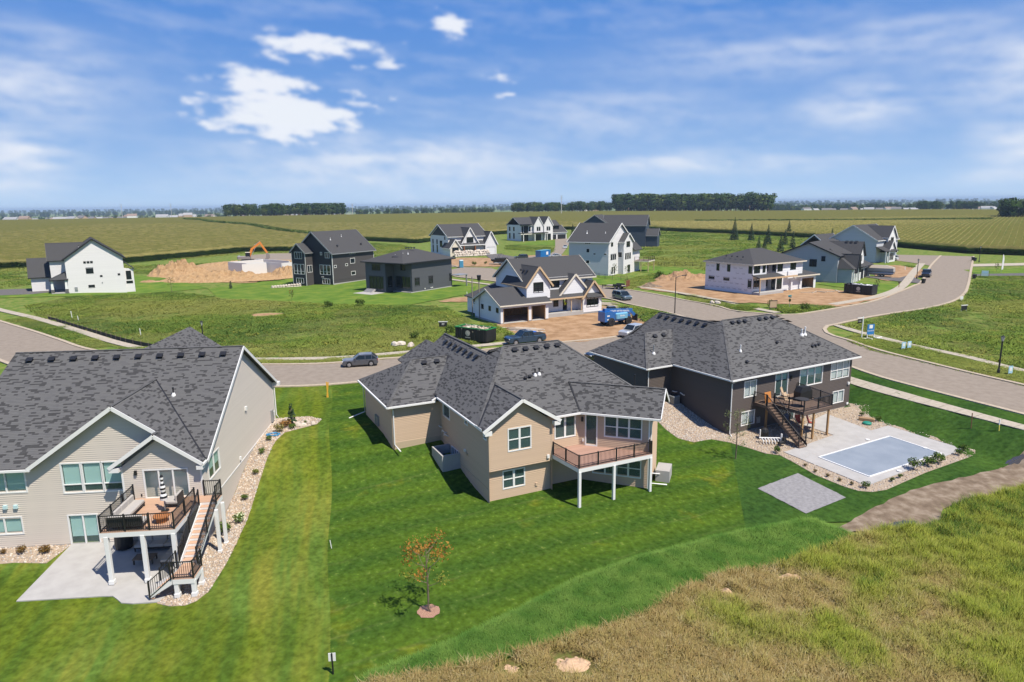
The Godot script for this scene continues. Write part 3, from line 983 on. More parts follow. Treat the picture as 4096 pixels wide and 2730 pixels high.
	for q in [[[-15, -139, -9, -146, -7, -130, -3.4, -113, -1, -104, 1.5, -99, 8, -95.9, 14.5, -98.5, 20, -102.8, 23, -110, 21.5, -117, 19, -126, 15, -133, 4, -134, -4, -138], "bare brown earth around the half-built white house"],
		[[30, -158, 36, -171, 46, -183, 55, -186, 58, -172, 66, -158, 72, -150, 75, -141, 77, -138, 71, -133.2, 61.5, -126, 57, -128, 48, -131.5, 43.5, -133.5, 38, -145], "bare brown earth around the wrapped house"],
		[[-20, -222, -2, -219, 3, -234, -6, -252, -20, -256, -28, -240], "bare earth in front of the white house with the boulder wall"],
		[[-108, -245, -104, -203, -90, -188, -74, -182, -64, -190, -61, -203, -70, -226, -74, -254, -92, -254], "bare orange earth of the excavated lot"],
		[[2, -252, 18, -249, 22, -262, 6, -264], "bare earth round the blue container"],
		[[92, -166, 100, -188, 116, -206, 112, -182], "bare earth beside the parked boat"]]:
		var pp := []
		for i in range(0, q[0].size(), 2): pp.append(Vector2(q[0][i], q[0][i + 1]))
		var dp := ccw(dense(pp, true, 1.2))
		for i in dp.size(): dp[i] += Vector2(rng.randf_range(-0.5, 0.5), rng.randf_range(-0.5, 0.5))
		for piece in Geometry2D.clip_polygons(dp, road_polys[0]):
			if Geometry2D.is_polygon_clockwise(piece): continue
			structure("dirt", drape(piece, 0.055, 4.0), M.orange_dirt if "orange" in q[1] else M.dirt, q[1], "dirt")
		dirt_polys.append(dp); no_weeds.append(dp)
	# dirt track at the foot of the gardens
	var tp := ccw(dense(Array(P2([20.2, -41.9, 24.0, -42.8, 25.0, -42.5, 27.2, -43.3, 29.3, -43.8, 32.1, -46.6, 39.7, -49.7, 52, -54, 52, -60, 47, -57.3, 43.1, -54.6, 37.3, -52.0, 30.5, -49.1, 23.4, -44.2])), true, 0.9))
	for i in tp.size(): tp[i] += Vector2(rng.randf_range(-0.15, 0.15), rng.randf_range(-0.15, 0.15))
	structure("dirt_track", drape(tp, 0.05, 1.5), M.brown_dirt, "brown dirt track between the lawn and the wild meadow", "track")
	no_weeds.append(tp)
	# driveways
	for q in [["driveway", [-10.5, -271.5, -5, -274, 2, -256, 4, -240, -2, -231, -7, -246], M.asphalt, "dark driveway of the white house with the boulder wall"],
		["driveway", [90, -178.5, 98, -172, 104, -178, 99.8, -165.2, 96, -160.4, 93.5, -165], M.asphalt, "grey driveway with the parked pontoon boat"],
		["driveway", [-140, -168, -121, -171.5, -108, -168, -113, -160, -125, -157, -140, -152], M.asphalt, "dark driveway of the white gabled house at far left"],
		["driveway", [24, -372, 31, -376, 28, -330, 24, -298, 20, -268, 12, -250, 4, -252, 16, -272, 20, -310], M.road, "pale driveway up to the white house with twin gables"],
		["path", [139, -206.5, 200, -211, 200, -204, 134.5, -199], M.walk, "white concrete path at far right"],
		["path", [121, -178.5, 180, -182, 180, -174, 117, -173], M.asphalt, "grey asphalt path at far right"],
		["driveway", [-10.5, -83.2, -6.5, -66.5, 1.5, -63, 3, -81], M.road, "pale driveway of the tan house"],
		["driveway", [18.5, -90, 17, -80, 24, -77.5, 27, -91.2], M.road, "pale driveway of the dark brown house"]]:
		structure(q[0], drape(ccw(P2(q[1])), 0.075, 4.0, 0.05), q[2], q[3], q[0]); no_weeds.append(ccw(P2(q[1])))
	# gravel beds, patio, pool terrace
	var fl := func(a: Array) -> PackedVector2Array:   # plan of the left house to world
		var o := PackedVector2Array()
		var an := deg_to_rad(5.5)
		for i in range(0, a.size(), 2): o.append(Vector2(-29.45, -41.94) + Vector2(cos(an), -sin(an)) * a[i] + Vector2(-sin(an), -cos(an)) * a[i + 1])
		return o
	var b1: PackedVector2Array = fl.call([9.05, 18.6, 9.05, -0.5, 9.0, -5.5, 8.4, -7.6, 9.2, -8.0, 10.1, -8.1, 10.6, -7.8, 11.0, -6.9, 11.1, -4, 10.95, -0.9, 10.6, 5, 10.5, 9, 10.5, 12, 10.8, 14.4, 12.0, 15.4, 13.2, 16.4, 13.4, 17.8, 12.0, 18.8])
	var b2: PackedVector2Array = fl.call([-9, 0, 0.0, 0, -0.4, -2.3, -2.5, -2.0, -9, -2.4])
	var b3 := P2([19.0, -62.1, 18.3, -59.7, 19.6, -59.0, 20.8, -57.8, 22.0, -56.4, 23.1, -56.0, 23.7, -54.4, 24.4, -51.9, 25.7, -49.7, 26.4, -49.0, 27.4, -48.8, 28.7, -49.2, 33.6, -52.4, 40.1, -56.1, 40.6, -56.8, 40.2, -57.6, 38.7, -61.2, 36.8, -64.2, 36.4, -66.4, 37.3, -68.6, 35.8, -70.2, 20.4, -61.2])
	var b4 := P2([15.5, -69.5, 14.0, -64.5, 13.7, -62.5, 14.3, -61.0, 15.1, -59.6, 16.4, -58.9, 17.6, -59.5, 18.4, -59.8, 19.4, -60.0, 20.3, -61.0, 18.6, -64.2, 16.6, -68.0, 16.3, -69.6])
	for q in [[b1, "gravel bed along the side of the off-white house"], [b2, "gravel bed behind the off-white house"], [b3, "gravel bed around the pool terrace"], [b4, "gravel slope beside the dark brown house"]]:
		var p: PackedVector2Array = ccw(q[0])
		structure("gravel_bed", drape(p, 0.06, 1.0, 0.03), M.river_rock_bed, q[1], "gravel")
		bed_polys.append(p); no_weeds.append(p)
	var pa: PackedVector2Array = ccw(fl.call([0.0, -0.05, 0.2, -6.47, 4.9, -6.5, 5.5, -6.55, 5.9, -6.9, 6.3, -7.3, 7.0, -7.45, 8.45, -7.5, 9.0, -5.5, 9.0, -0.05]))
	structure("patio", drape(pa, 0.10, 1.5, 0.12), M.concrete, "white concrete patio under the deck of the off-white house", "patio")
	no_weeds.append(pa)
	var terrace := ccw(P2([23.7, -56.6, 25.4, -57.7, 27.6, -59.2, 30.0, -60.8, 28.3, -63.5, 32.0, -66.9, 33.6, -63.4, 34.1, -62.0, 36.5, -63.4, 39.9, -57.3, 27.5, -49.8]))
	var pool := ccw(P2([26.2, -55.4, 35.0, -60.4, 37.3, -56.3, 28.5, -51.4]))
	var tb := MB.new()
	# terrace is cast in panels around the pool: split along the pool's diagonals
	var hole := Geometry2D.clip_polygons(terrace, pool)
	var cut := [P2([0, -30, 26.2, -55.4, 28.5, -51.4, 60, -20]), P2([60, -20, 28.5, -51.4, 37.3, -56.3, 80, -60]), P2([80, -60, 37.3, -56.3, 35.0, -60.4, 36.0, -64.4, 36, -90, 80, -90]), P2([36, -90, 36.0, -64.4, 35.0, -60.4, 26.2, -55.4, 0, -30, 0, -90])]
	for c in cut:
		for pc in Geometry2D.intersect_polygons(terrace, ccw(c)): drape(pc, 0.115, 3.0, 0.12, tb)
	structure("pool_terrace", tb, M.concrete, "white concrete terrace around the covered pool", "terrace")
	no_weeds.append(terrace)
	# volleyball-sized geotextile sheet, weighed down flat with a few wrinkles
	var tq := ccw(P2([18.8, -49.3, 23.1, -52.2, 24.9, -47.8, 20.8, -45.2]))
	var tm := drape(tq, 0.07, 0.35)
	var fn := FastNoiseLite.new(); fn.frequency = 0.45; fn.seed = 5
	for i in tm.v.size():
		var p := tm.v[i]
		p.y += 0.05 * maxf(0.0, 1.0 - absf(fn.get_noise_2d(p.x, p.z)) * 9.0) * (0.5 + 0.5 * sin(p.x * 1.3))
		tm.v[i] = p
	for i in range(0, tm.v.size(), 3):
		var nn := (tm.v[i + 1] - tm.v[i]).cross(tm.v[i + 2] - tm.v[i]).normalized()
		if nn.y < 0: nn = -nn
		for j in 3: tm.n[i + j] = nn
	tag(obj("ground_sheet", tm, M.tarp), "wrinkled grey ground sheet laid on the grass", "sheet")
	no_weeds.append(tq)
	# pool cover
	var pb := drape(pool, 0.135, 0.4)
	for i in pb.v.size():
		var p := pb.v[i]
		p.y += 0.018 * maxf(0.0, 1.0 - absf(fn.get_noise_2d(p.x * 0.8 + 40.0, p.z * 1.7)) * 14.0)
		pb.v[i] = p
	for i in range(0, pb.v.size(), 3):
		var nn := (pb.v[i + 1] - pb.v[i]).cross(pb.v[i + 2] - pb.v[i]).normalized()
		if nn.y < 0: nn = -nn
		for j in 3: pb.n[i + j] = nn
	var pt := thing("pool_cover", "taut blue-grey cover stretched over the rectangular pool", "pool cover")
	obj("cover_sheet", pb, M.pool_cover, pt)
	var rim := MB.new()
	for i in 4:
		var A := pool[i]; var B := pool[(i + 1) % 4]
		rim.beam(G(A.x, A.y, 0.14), G(B.x, B.y, 0.14), 0.12, 0.07)
	obj("cover_track", rim, M.white, pt)
	# circle of wood chips at the young tree
	var mu := PackedVector2Array()
	for i in 18: mu.append(Vector2(-4.75, -33.75) + Vector2(cos(TAU * i / 18.0), sin(TAU * i / 18.0)) * (0.62 + 0.05 * sin(i * 2.4)))
	structure("mulch", drape(ccw(mu), 0.07, 0.5), mt(noise_tex(0.08, [[0.0, 0.13, 0.07, 0.05], [0.5, 0.34, 0.20, 0.14], [1.0, 0.48, 0.32, 0.23]], 256, 51, 4), 1.3, 1.0), "ring of reddish wood chips around the young maple", "mulch")

func inside(p: Vector2, polys: Array) -> bool:
	for q in polys:
		if Geometry2D.is_point_in_polygon(p, q): return true
	return false

# ---------------------------------------------------------------- the three houses in front
func left_house() -> void:
	var h := house("ranch_house", "off-white siding house with charcoal gable roof and black-railed deck, foreground at left", -29.45, 0, -41.94, 5.5)
	var sm: Material = M.greige
	var W := wdef(h, -9, 0, 9, 0, -0.55, [0, 5.15, 7.4, 5.15, 12.8, 8.95, 18, 5.3])
	window(W, 4.3, 3.55, 6.72, 4.97, {near = true, cols = 2, shade = 0.92})
	for s in [9.06, 10.34, 11.6]: window(W, s, 3.32, s + 1.12, 5.28, {near = true, rail = 0.27, shade = 0.72})
	window(W, 9.05, -0.33, 10.8, 1.68, {near = true, cols = 2, called = "sliding_door", shade = 0.75})
	window(W, 4.0, 0.66, 6.1, 1.76, {near = true, cols = 2, shade = 0.9})
	wall(W, sm, 0.14, true, "wall", 0.03)
	for s in [5.3, 5.94]:
		var v := panel(W, s - 0.12, 2.42, s + 0.12, 2.66, 0.0, 0.16, M.pale_teal, "wall_vent")
		v.set_meta("label", "pale vent hood")
	panel(W, 0, -0.6, 18, -0.28, -0.02, 0.03, M.concrete, "foundation")
	# sunroom
	W = wdef(h, 4.0, 0, 4.0, -0.6, 2.55, 5.2); wall(W, sm, 0.14, false, "wall", 0.03); corners(W, M.white, 2)
	W = wdef(h, 4.0, -0.6, 9, -0.6, 2.55, [0, 5.1, 2.5, 6.95, 5, 5.1])
	window(W, 1.4, 2.93, 4.07, 4.8, {near = true, cols = 3, called = "sliding_door"})
	wall(W, sm, 0.14, false, "wall", 0.03); corners(W, M.white, 3)
	panel(W, 0.82, 4.55, 0.98, 4.85, 0.0, 0.14, M.black, "wall_lamp")
	panel(W, 1.05, 3.05, 1.13, 3.2, 0.0, 0.05, M.black, "outlet")
	W = wdef(h, 9, -0.6, 9, 18.6, -0.5, [0, 5.1, 1.0, 5.55, 10.2, 10.65, 19.2, 5.5])
	window(W, 1.2, 3.5, 3.4, 4.9, {near = true, cols = 2, shade = 0.6})
	wall(W, sm, 0.14, true, "wall", 0.03)
	panel(W, 0.3, 2.02, 18.9, 2.1, 0.0, 0.05, M.white, "trim_board")
	panel(W, 0.0, -0.6, 19.2, 2.0, -0.02, 0.024, M.greige_dark, "foundation")
	panel(W, 10.15, 5.6, 10.45, 5.9, 0.0, 0.16, M.white, "wall_vent"); panel(W, 7.75, 2.35, 7.95, 2.6, 0.0, 0.14, M.white, "wall_vent")
	panel(W, 17.6, 2.2, 18.05, 3.3, 0.0, 0.2, M.metal_grey, "electric_meter"); panel(W, 18.3, 2.6, 18.6, 3.0, 0.0, 0.16, M.white, "meter_box")
	corners(W, M.white, 2)
	wall(wdef(h, 9, 18.6, -7, 18.6, 1.6, 5.4), sm, 0.2); wall(wdef(h, -7, 18.6, -7, 0, -0.5, [0, 5.4, 9.1, 10.5, 18.6, 5.1]), sm, 0.2)
	# roof
	var y := func(w: float) -> float: return 5.25 + 0.557 * (w + 0.45)
	var q := func(u: float, w: float) -> Vector3: return L3(u, y.call(w), w)
	tab_budget = 300
	roof(h, [q.call(-7.4, -0.45), q.call(-1.6, -0.45), q.call(3.8, 6.55), q.call(9.34, -0.4), q.call(9.36, 9.6), q.call(-7.4, 9.6)], M.roof, 2)
	var g := func(u: float, w: float) -> Vector3: return L3(u, 9.17 - 0.70 * absf(3.8 - u), w)
	roof(h, [g.call(-1.65, -0.5), g.call(3.8, -0.5), g.call(3.8, 6.55)], M.roof, 0)
	roof(h, [g.call(9.22, -1.05), g.call(9.22, -0.42), g.call(3.8, 6.5), g.call(3.8, -0.5), g.call(6.4, -0.52), g.call(6.4, -1.05)], M.roof, 1)
	var s := func(u: float, w: float) -> Vector3: return L3(u, 7.35 - 0.70 * (6.4 - u), w)
	roof(h, [s.call(3.5, 0.0), s.call(3.5, -1.05), s.call(6.4, -1.05), s.call(6.4, 0.0)], M.roof, 1)
	roof(h, [L3(9.36, 5.5, 19.1), L3(-7.4, 5.5, 19.1), L3(-7.4, 10.85, 9.6), L3(9.36, 10.85, 9.6)], M.roof, 1)
	# front gable, only its top shows over the ridge
	roof(h, [L3(-3.6, 7.2, 23), L3(-3.6, 7.2, 12), L3(0.6, 10.3, 12), L3(0.6, 10.3, 23)], M.roof, 1)
	roof(h, [L3(4.8, 7.2, 12), L3(4.8, 7.2, 23), L3(0.6, 10.3, 23), L3(0.6, 10.3, 12)], M.roof, 1)
	wall(wdef(h, 4.4, 22.6, -3.2, 22.6, 1.7, [0, 7.2, 3.8, 10.1, 7.6, 7.2]), sm, 0.2)
	wall(wdef(h, -3.2, 22.6, -3.2, 18.6, 1.7, 7.2), sm, 0.2); wall(wdef(h, 4.4, 18.6, 4.4, 22.6, 1.7, 7.2), sm, 0.2)
	ridge(h, L3(-7.4, 10.86, 9.6), L3(9.36, 10.86, 9.6))
	ridge(h, g.call(3.8, -0.5), g.call(3.8, 6.5)); ridge(h, s.call(6.4, -1.05), s.call(6.4, -0.5))
	gutter(h, g.call(3.8, 6.5) + Vector3(0, 0.02, 0), g.call(9.2, -0.4) + Vector3(0, 0.02, 0), M.black, "valley", 0.12, 0.02)
	# trim
	gutter(h, q.call(-7.4, -0.5) + Vector3(0, -0.1, 0), q.call(-1.6, -0.5) + Vector3(0, -0.1, 0))
	for r in [[g.call(-1.75, -0.53), g.call(3.8, -0.53)], [g.call(3.8, -0.53), g.call(6.3, -0.53)], [s.call(3.45, -1.08), s.call(6.4, -1.08)], [s.call(6.4, -1.08), g.call(9.25, -1.08)]]:
		gutter(h, r[0] + Vector3(0, -0.11, 0), r[1] + Vector3(0, -0.11, 0), null, "rake_board", 0.05, 0.24)
	gutter(h, L3(3.45, 5.1, -1.05), L3(3.45, 5.1, 0.0)); gutter(h, L3(9.28, 5.2, -1.05), L3(9.28, 5.2, -0.3))
	for r in [[q.call(9.38, -0.4), q.call(9.38, 9.6)], [L3(9.38, 10.85, 9.6), L3(9.38, 5.5, 19.1)]]:
		gutter(h, r[0] + Vector3(0, -0.11, 0), r[1] + Vector3(0, -0.11, 0), null, "rake_board", 0.05, 0.24)
	var cb := MB.new()
	cb.bx(L3(3.75, 5.05, -0.85), Vector3(0.6, 0.28, 0.45)); cb.bx(L3(9.05, 5.0, -0.85), Vector3(0.4, 0.25, 0.45)); cb.bx(L3(9.2, 5.35, 19.0), Vector3(0.7, 0.32, 0.5))
	obj("eave_return", cb, M.white, h)
	pipe(h, [L3(9.1, 5.2, 18.7), L3(9.1, 2.4, 18.72), L3(9.25, 2.0, 18.9)], 0.055, M.white)
	for i in 10: roof_vent(h, q.call(-5.95 + i * 1.56, 8.75), Vector3(0, 0.557, -1).normalized())
	vent_pipe(h, q.call(-6.75, 4.6), 0.4, M.black); vent_pipe(h, q.call(5.55, 5.0), 0.5, M.black)
	# deck
	var pl := P2([4.65, -0.6, 8.85, -0.6, 10.15, -0.6, 10.15, -1.75, 8.9, -1.75, 8.9, -5.4, 4.65, -5.4])
	deck_floor(h, pl, 2.9, 0.14, true, M.deck_tan, M.white, 0.3)
	railing(h, [L3(4.7, 2.9, -0.85), L3(4.7, 2.9, -5.35), L3(8.85, 2.9, -5.35), L3(8.85, 2.9, -1.85)], M.black)
	railing(h, [L3(9.05, 2.9, -0.66), L3(10.1, 2.9, -0.66), L3(10.1, 2.9, -1.72)], M.black)
	stairs(h, L3(9.15, 2.9, -1.75), L3(9.15, 0.75, -5.9), Vector3(1.0, 0, 0), 12, M.deck_tan, M.white)
	railing(h, [L3(9.12, 2.8, -1.95), L3(9.12, 0.9, -5.75)], M.black, 1.0, true, 0.13)
	railing(h, [L3(10.15, 2.8, -1.85), L3(10.15, 0.85, -5.85)], M.black, 1.0, true, 0.13)
	deck_floor(h, P2([9.12, -5.9, 10.45, -5.9, 10.45, -7.35, 9.25, -7.35]), 0.75, 0.14, true, M.deck_tan, M.white, 0.3)
	railing(h, [L3(10.4, 0.75, -5.95), L3(10.4, 0.75, -7.3), L3(9.3, 0.75, -7.3)], M.black)
	stairs(h, L3(9.2, 0.75, -6.0), L3(7.85, -0.4, -6.0), Vector3(0, 0, 1.3), 5, M.deck_tan, M.white)
	railing(h, [L3(9.15, 0.7, -7.3), L3(7.9, -0.38, -7.3)], M.black); railing(h, [L3(9.0, 0.7, -5.95), L3(8.0, -0.3, -5.95)], M.black)
	for p in [[4.95, -5.3], [7.0, -5.3], [8.75, -5.3]]: post(h, L3(p[0], -0.42, p[1]), 2.62, 0.24, M.white)
	for p in [[10.25, -2.3], [10.3, -1.2]]: post(h, L3(p[0], -0.42, p[1]), 2.6, 0.2, M.white)
	for p in [[10.35, -6.05], [9.4, -7.2], [10.35, -7.2]]: post(h, L3(p[0], -0.42, p[1]), 0.6, 0.24, M.white)

func beige_house() -> void:
	var h := house("ranch_house", "tan siding house with charcoal hip roof and tan corner deck on white posts, foreground centre", -1.91, 0, -47.0, 25.5)
	var sm: Material = M.tan
	var N := {near = true, cols = 2, rail = 0.5, m = 0.16}
	var W := wdef(h, 0, 0, 5.2, 0, -0.3, 2.5)
	window(W, 1.28, 0.8, 2.97, 2.1, N); wall(W, sm, 0.14, true, "wall", 0.03)
	panel(W, 3.9, 0.5, 4.08, 0.75, 0, 0.1, M.tan, "hose_tap")
	var sf := MB.new()
	sf.bx(L3(2.6, 2.47, -0.17), Vector3(5.2, 0.1, 0.36)); obj("soffit", sf, sm, h)
	W = wdef(h, 0, -0.35, 5.2, -0.35, 2.44, [0, 5.6, 2.6, 7.4, 5.2, 5.6])
	window(W, 1.58, 3.8, 3.34, 5.42, N); wall(W, sm, 0.14, true, "wall", 0.03); corners(W, sm, 3)
	panel(W, 4.72, 2.7, 4.92, 2.95, 0, 0.13, M.white, "wall_vent")
	W = wdef(h, 0, 10, 0, -0.35, -0.3, 5.6)
	window(W, 0.85, 4.15, 2.35, 5.4, {near = true}); window(W, 5.78, 4.85, 6.32, 5.5, {near = true}); window(W, 9.5, 4.8, 9.95, 5.3, {near = true})
	window(W, 2.7, 1.15, 4.1, 1.95, {near = true, cols = 3, c = 0.06, fm = M.white})
	wall(W, sm, 0.14, false, "wall", 0.03)
	panel(W, 4.8, 1.0, 9.96, 1.08, 0.0, 0.05, sm, "trim_board")
	for s in [[0.4, 2.9], [1.5, 2.75], [2.0, 2.6]]:
		pipe(h, [wp(W, s[0], s[1], 0), wp(W, s[0], s[1] + 0.05, 0.18), wp(W, s[0] - 0.5, s[1] + 0.1, 0.22), wp(W, s[0] - 0.6, s[1] - 0.1, 0.22)], 0.04, M.white, "vent_pipe")
	panel(W, 5.65, 2.5, 5.85, 2.7, 0, 0.14, M.white, "wall_vent"); panel(W, 6.05, 2.35, 6.25, 2.55, 0, 0.14, M.tan, "wall_vent")
	W = wdef(h, 5.2, -0.35, 5.2, 0.6, -0.3, 5.6); wall(W, sm, 0.14, false, "wall", 0.03)
	W = wdef(h, 5.2, 0.6, 8.1, 0.6, -0.3, 5.6)
	window(W, 0.8, 3.75, 2.5, 5.35, {near = true, cols = 2, m = 0.16}); wall(W, sm, 0.14, true, "wall", 0.03)
	W = wdef(h, 8.1, 0.6, 12.0, -3.3, -0.3, 5.6)
	window(W, 0.6, 3.0, 1.4, 5.4, {near = true, c = 0.1, called = "glazed_door"})
	window(W, 2.1, 3.85, 4.85, 5.38, {near = true, cols = 3, rail = 0.5, m = 0.14})
	window(W, 1.2, 0.75, 4.85, 2.05, {near = true, cols = 4, rail = 0.5, m = 0.14})
	wall(W, sm, 0.14, true, "wall", 0.03); corners(W, M.white, 2)
	panel(W, 0.22, 4.85, 0.38, 5.2, 0, 0.16, M.black, "wall_lamp"); panel(W, 0.3, 3.2, 0.42, 3.42, 0, 0.08, M.white, "outlet")
	W = wdef(h, 12.0, -3.3, 15.0, -0.3, -0.3, [0, 5.6, 2.15, 6.9, 4.24, 5.6]); wall(W, sm, 0.14, false, "wall", 0.03)
	W = wdef(h, 14.6, -0.6, 14.6, 15, -0.3, 5.6); wall(W, sm, 0.14, false, "wall", 0.03)
	W = wdef(h, -4.25, 9.9, 0, 9.9, 1.4, 5.3); wall(W, sm, 0.14, true, "wall", 0.03); corners(W, sm, 1)
	panel(W, 0, 1.2, 4.25, 2.1, -0.02, 0.03, M.tan_conc, "foundation")
	W = wdef(h, -4.25, 19.1, -4.25, 9.9, 1.6, 5.3); wall(W, sm, 0.14, false, "wall", 0.03)
	for s in [4.0, 4.6]: panel(W, s, 2.3, s + 0.35, 3.2, 0, 0.2, M.metal_grey, "electric_meter")
	wall(wdef(h, 4.0, 19.1, -4.25, 19.1, 1.8, 5.3), sm, 0.2); wall(wdef(h, 14.6, 15, 4, 15, 1.8, 5.6), sm, 0.2); wall(wdef(h, 8.2, 15, 8.2, 19.3, 1.8, 5.6), sm, 0.2); wall(wdef(h, 8.2, 19.3, 0, 19.3, 1.8, [0, 5.6, 4.1, 8.8, 8.2, 5.6]), sm, 0.2)
	# roofs
	var le := func(u: float, w: float) -> Vector3: return L3(u, 5.75 + 0.736 * (u + 0.45), w)
	var re := func(u: float, w: float) -> Vector3: return L3(u, 5.7 + 0.533 * (w - 0.2), w)
	roof(h, [le.call(-0.45, 19.5), le.call(-0.45, 0.28), L3(5.05, 9.78, 7.85), L3(4.03, 9.05, 8.7), L3(4.03, 9.05, 19.5)], M.roof, 1)
	tab_budget = 300
	roof(h, [re.call(5.62, 0.2), re.call(15.0, 0.2), L3(10.3, 9.78, 7.85), L3(5.05, 9.78, 7.85), re.call(-0.45, 0.3), re.call(2.55, 3.95)], M.roof, 2)
	roof(h, [re.call(15.0, 0.2), L3(15.0, 5.7, 15.4), L3(10.3, 9.78, 7.85)], M.roof, 1)
	roof(h, [L3(15, 5.75, 15.4), L3(4.03, 5.75, 15.4), L3(4.03, 9.4, 8.5), L3(5.05, 9.78, 7.85), L3(10.3, 9.78, 7.85)], M.roof, 1)
	roof(h, [L3(8.6, 5.7, 9), L3(8.6, 5.7, 19.6), L3(4.03, 9.05, 19.6), L3(4.03, 9.05, 8.8)], M.roof, 1)
	# wing gable
	var wg := func(u: float, w: float) -> Vector3: return L3(u, 7.72 - 0.635 * absf(u - 2.55), w)
	roof(h, [wg.call(-0.5, 0.3), wg.call(-0.5, -0.8), wg.call(2.55, -0.8), wg.call(2.55, 4.0)], M.roof, 1)
	roof(h, [wg.call(5.62, -0.8), wg.call(5.62, 0.25), wg.call(2.55, 4.0), wg.call(2.55, -0.8)], M.roof, 1)
	# angled bay
	var e45 := Vector2(0.7071, -0.7071); var n45 := Vector2(0.7071, 0.7071)
	var bp := func(a: float, b: float, yy: float) -> Vector3:
		var p := Vector2(7.97, 0.22) + e45 * a + n45 * b
		return L3(p.x, yy, p.y)
	roof(h, [bp.call(0.0, 0.0, 5.7), bp.call(6.15, 0.0, 5.7), bp.call(6.15, 2.6, 7.33), bp.call(-1.55, 2.6, 7.33)], M.roof, 1)
	roof(h, [bp.call(6.15, 5.2, 5.7), bp.call(-3.0, 5.2, 5.7), bp.call(-1.55, 2.6, 7.33), bp.call(6.15, 2.6, 7.33)], M.roof, 1)
	# garage hip
	roof(h, [L3(-4.7, 5.4, 9.45), L3(-0.25, 5.4, 9.45), L3(2.54, 7.97, 14.5), L3(-0.9, 7.97, 14.5)], M.roof, 1)
	roof(h, [L3(-4.7, 5.4, 19.55), L3(-4.7, 5.4, 9.45), L3(-0.9, 7.97, 14.5)], M.roof, 1)
	roof(h, [L3(2.5, 5.4, 19.55), L3(-4.7, 5.4, 19.55), L3(-0.9, 7.97, 14.5), L3(2.54, 7.97, 14.5)], M.roof, 1)
	# front gable beyond
	roof(h, [L3(0.4, 5.9, 24.0), L3(0.4, 5.9, 17), L3(3.6, 7.7, 17), L3(3.6, 7.7, 24.0)], M.roof, 1)
	roof(h, [L3(6.8, 5.9, 17), L3(6.8, 5.9, 24.0), L3(3.6, 7.7, 24.0), L3(3.6, 7.7, 17)], M.roof, 1)
	wall(wdef(h, 6.4, 23.6, 0.8, 23.6, 1.9, [0, 5.9, 2.8, 7.5, 5.6, 5.9]), sm, 0.2); wall(wdef(h, 0.8, 23.6, 0.8, 19, 1.9, 5.9), sm, 0.2); wall(wdef(h, 6.4, 19, 6.4, 23.6, 1.9, 5.9), sm, 0.2)
	for r in [[L3(5.05, 9.79, 7.85), L3(10.3, 9.79, 7.85)], [L3(4.03, 9.06, 8.7), L3(4.03, 9.06, 19.5)], [le.call(-0.45, 0.3), L3(5.05, 9.79, 7.85)], [L3(10.3, 9.79, 7.85), re.call(15, 0.2)], [wg.call(2.55, -0.8), wg.call(2.55, 4.0)], [bp.call(-1.55, 2.6, 7.34), bp.call(6.15, 2.6, 7.34)], [L3(-0.9, 7.98, 14.5), L3(2.54, 7.98, 14.5)], [L3(-4.7, 5.42, 9.45), L3(-0.9, 7.98, 14.5)]]: ridge(h, r[0], r[1])
	for r in [[wg.call(-0.45, 0.3), wg.call(2.55, 4.0)], [L3(-0.25, 5.47, 9.5), L3(2.54, 8.0, 14.5)], [bp.call(0, 0, 5.74), bp.call(-1.55, 2.6, 7.36)]]:
		gutter(h, r[0] + Vector3(0, 0.03, 0), r[1] + Vector3(0, 0.03, 0), M.black, "valley", 0.12, 0.02)
	# gutters and trim
	var dn := Vector3(0, -0.1, 0)
	gutter(h, L3(-0.5, 5.65, 9.2), L3(-0.5, 5.65, 0.9)); gutter(h, L3(-0.5, 5.65, 0.9), L3(-0.52, 5.66, -0.3), M.white, "fascia", 0.06, 0.2)
	gutter(h, L3(5.75, 5.6, 0.13), L3(7.95, 5.6, 0.13)); gutter(h, bp.call(0, -0.06, 5.6), bp.call(6.15, -0.06, 5.6))
	gutter(h, L3(-4.75, 5.3, 9.4), L3(-0.6, 5.3, 9.4)); gutter(h, L3(-4.77, 5.3, 19.5), L3(-4.77, 5.3, 9.4))
	gutter(h, L3(-0.9, 5.42, 9.42), L3(-0.35, 5.6, 9.6), M.white, "gutter_elbow", 0.1, 0.1)
	for r in [[wg.call(-0.6, -0.83), wg.call(2.55, -0.83)], [wg.call(2.55, -0.83), wg.call(5.7, -0.83)], [bp.call(6.18, 0, 5.7), bp.call(6.18, 2.6, 7.33)], [bp.call(6.18, 2.6, 7.33), bp.call(6.18, 5.2, 5.7)]]:
		gutter(h, r[0] + dn, r[1] + dn, null, "rake_board", 0.05, 0.24)
	var cb := MB.new()
	cb.bx(L3(-0.2, 5.5, -0.62), Vector3(0.55, 0.3, 0.42)); cb.bx(L3(5.4, 5.48, -0.62), Vector3(0.5, 0.3, 0.42))
	obj("eave_return", cb, M.white, h)
	pipe(h, [L3(-4.3, 5.2, 9.6), L3(-4.15, 4.9, 9.8), L3(-4.15, 1.95, 9.8), L3(-4.0, 1.75, 8.6)], 0.055, M.white)
	pipe(h, [L3(-4.4, 5.2, 19.2), L3(-4.35, 2.3, 19.15), L3(-6.0, 2.05, 18.6)], 0.055, M.white)
	pipe(h, [L3(12.35, 5.5, -3.55), L3(12.2, 5.2, -3.2), L3(12.2, 0.3, -3.2), L3(13.6, 0.0, -3.5)], 0.055, M.white)
	pipe(h, [L3(12.7, 2.6, -2.6), L3(12.72, 0.8, -2.6), L3(14.0, 0.45, -2.6)], 0.055, M.white)
	for i in 5: roof_vent(h, re.call(5.75 + i * 1.02, 7.2), Vector3(0, 0.533, -1).normalized())
	for i in 7: roof_vent(h, le.call(3.4, 9.7 + i * 1.25), Vector3(1, 0.736, 0).normalized())
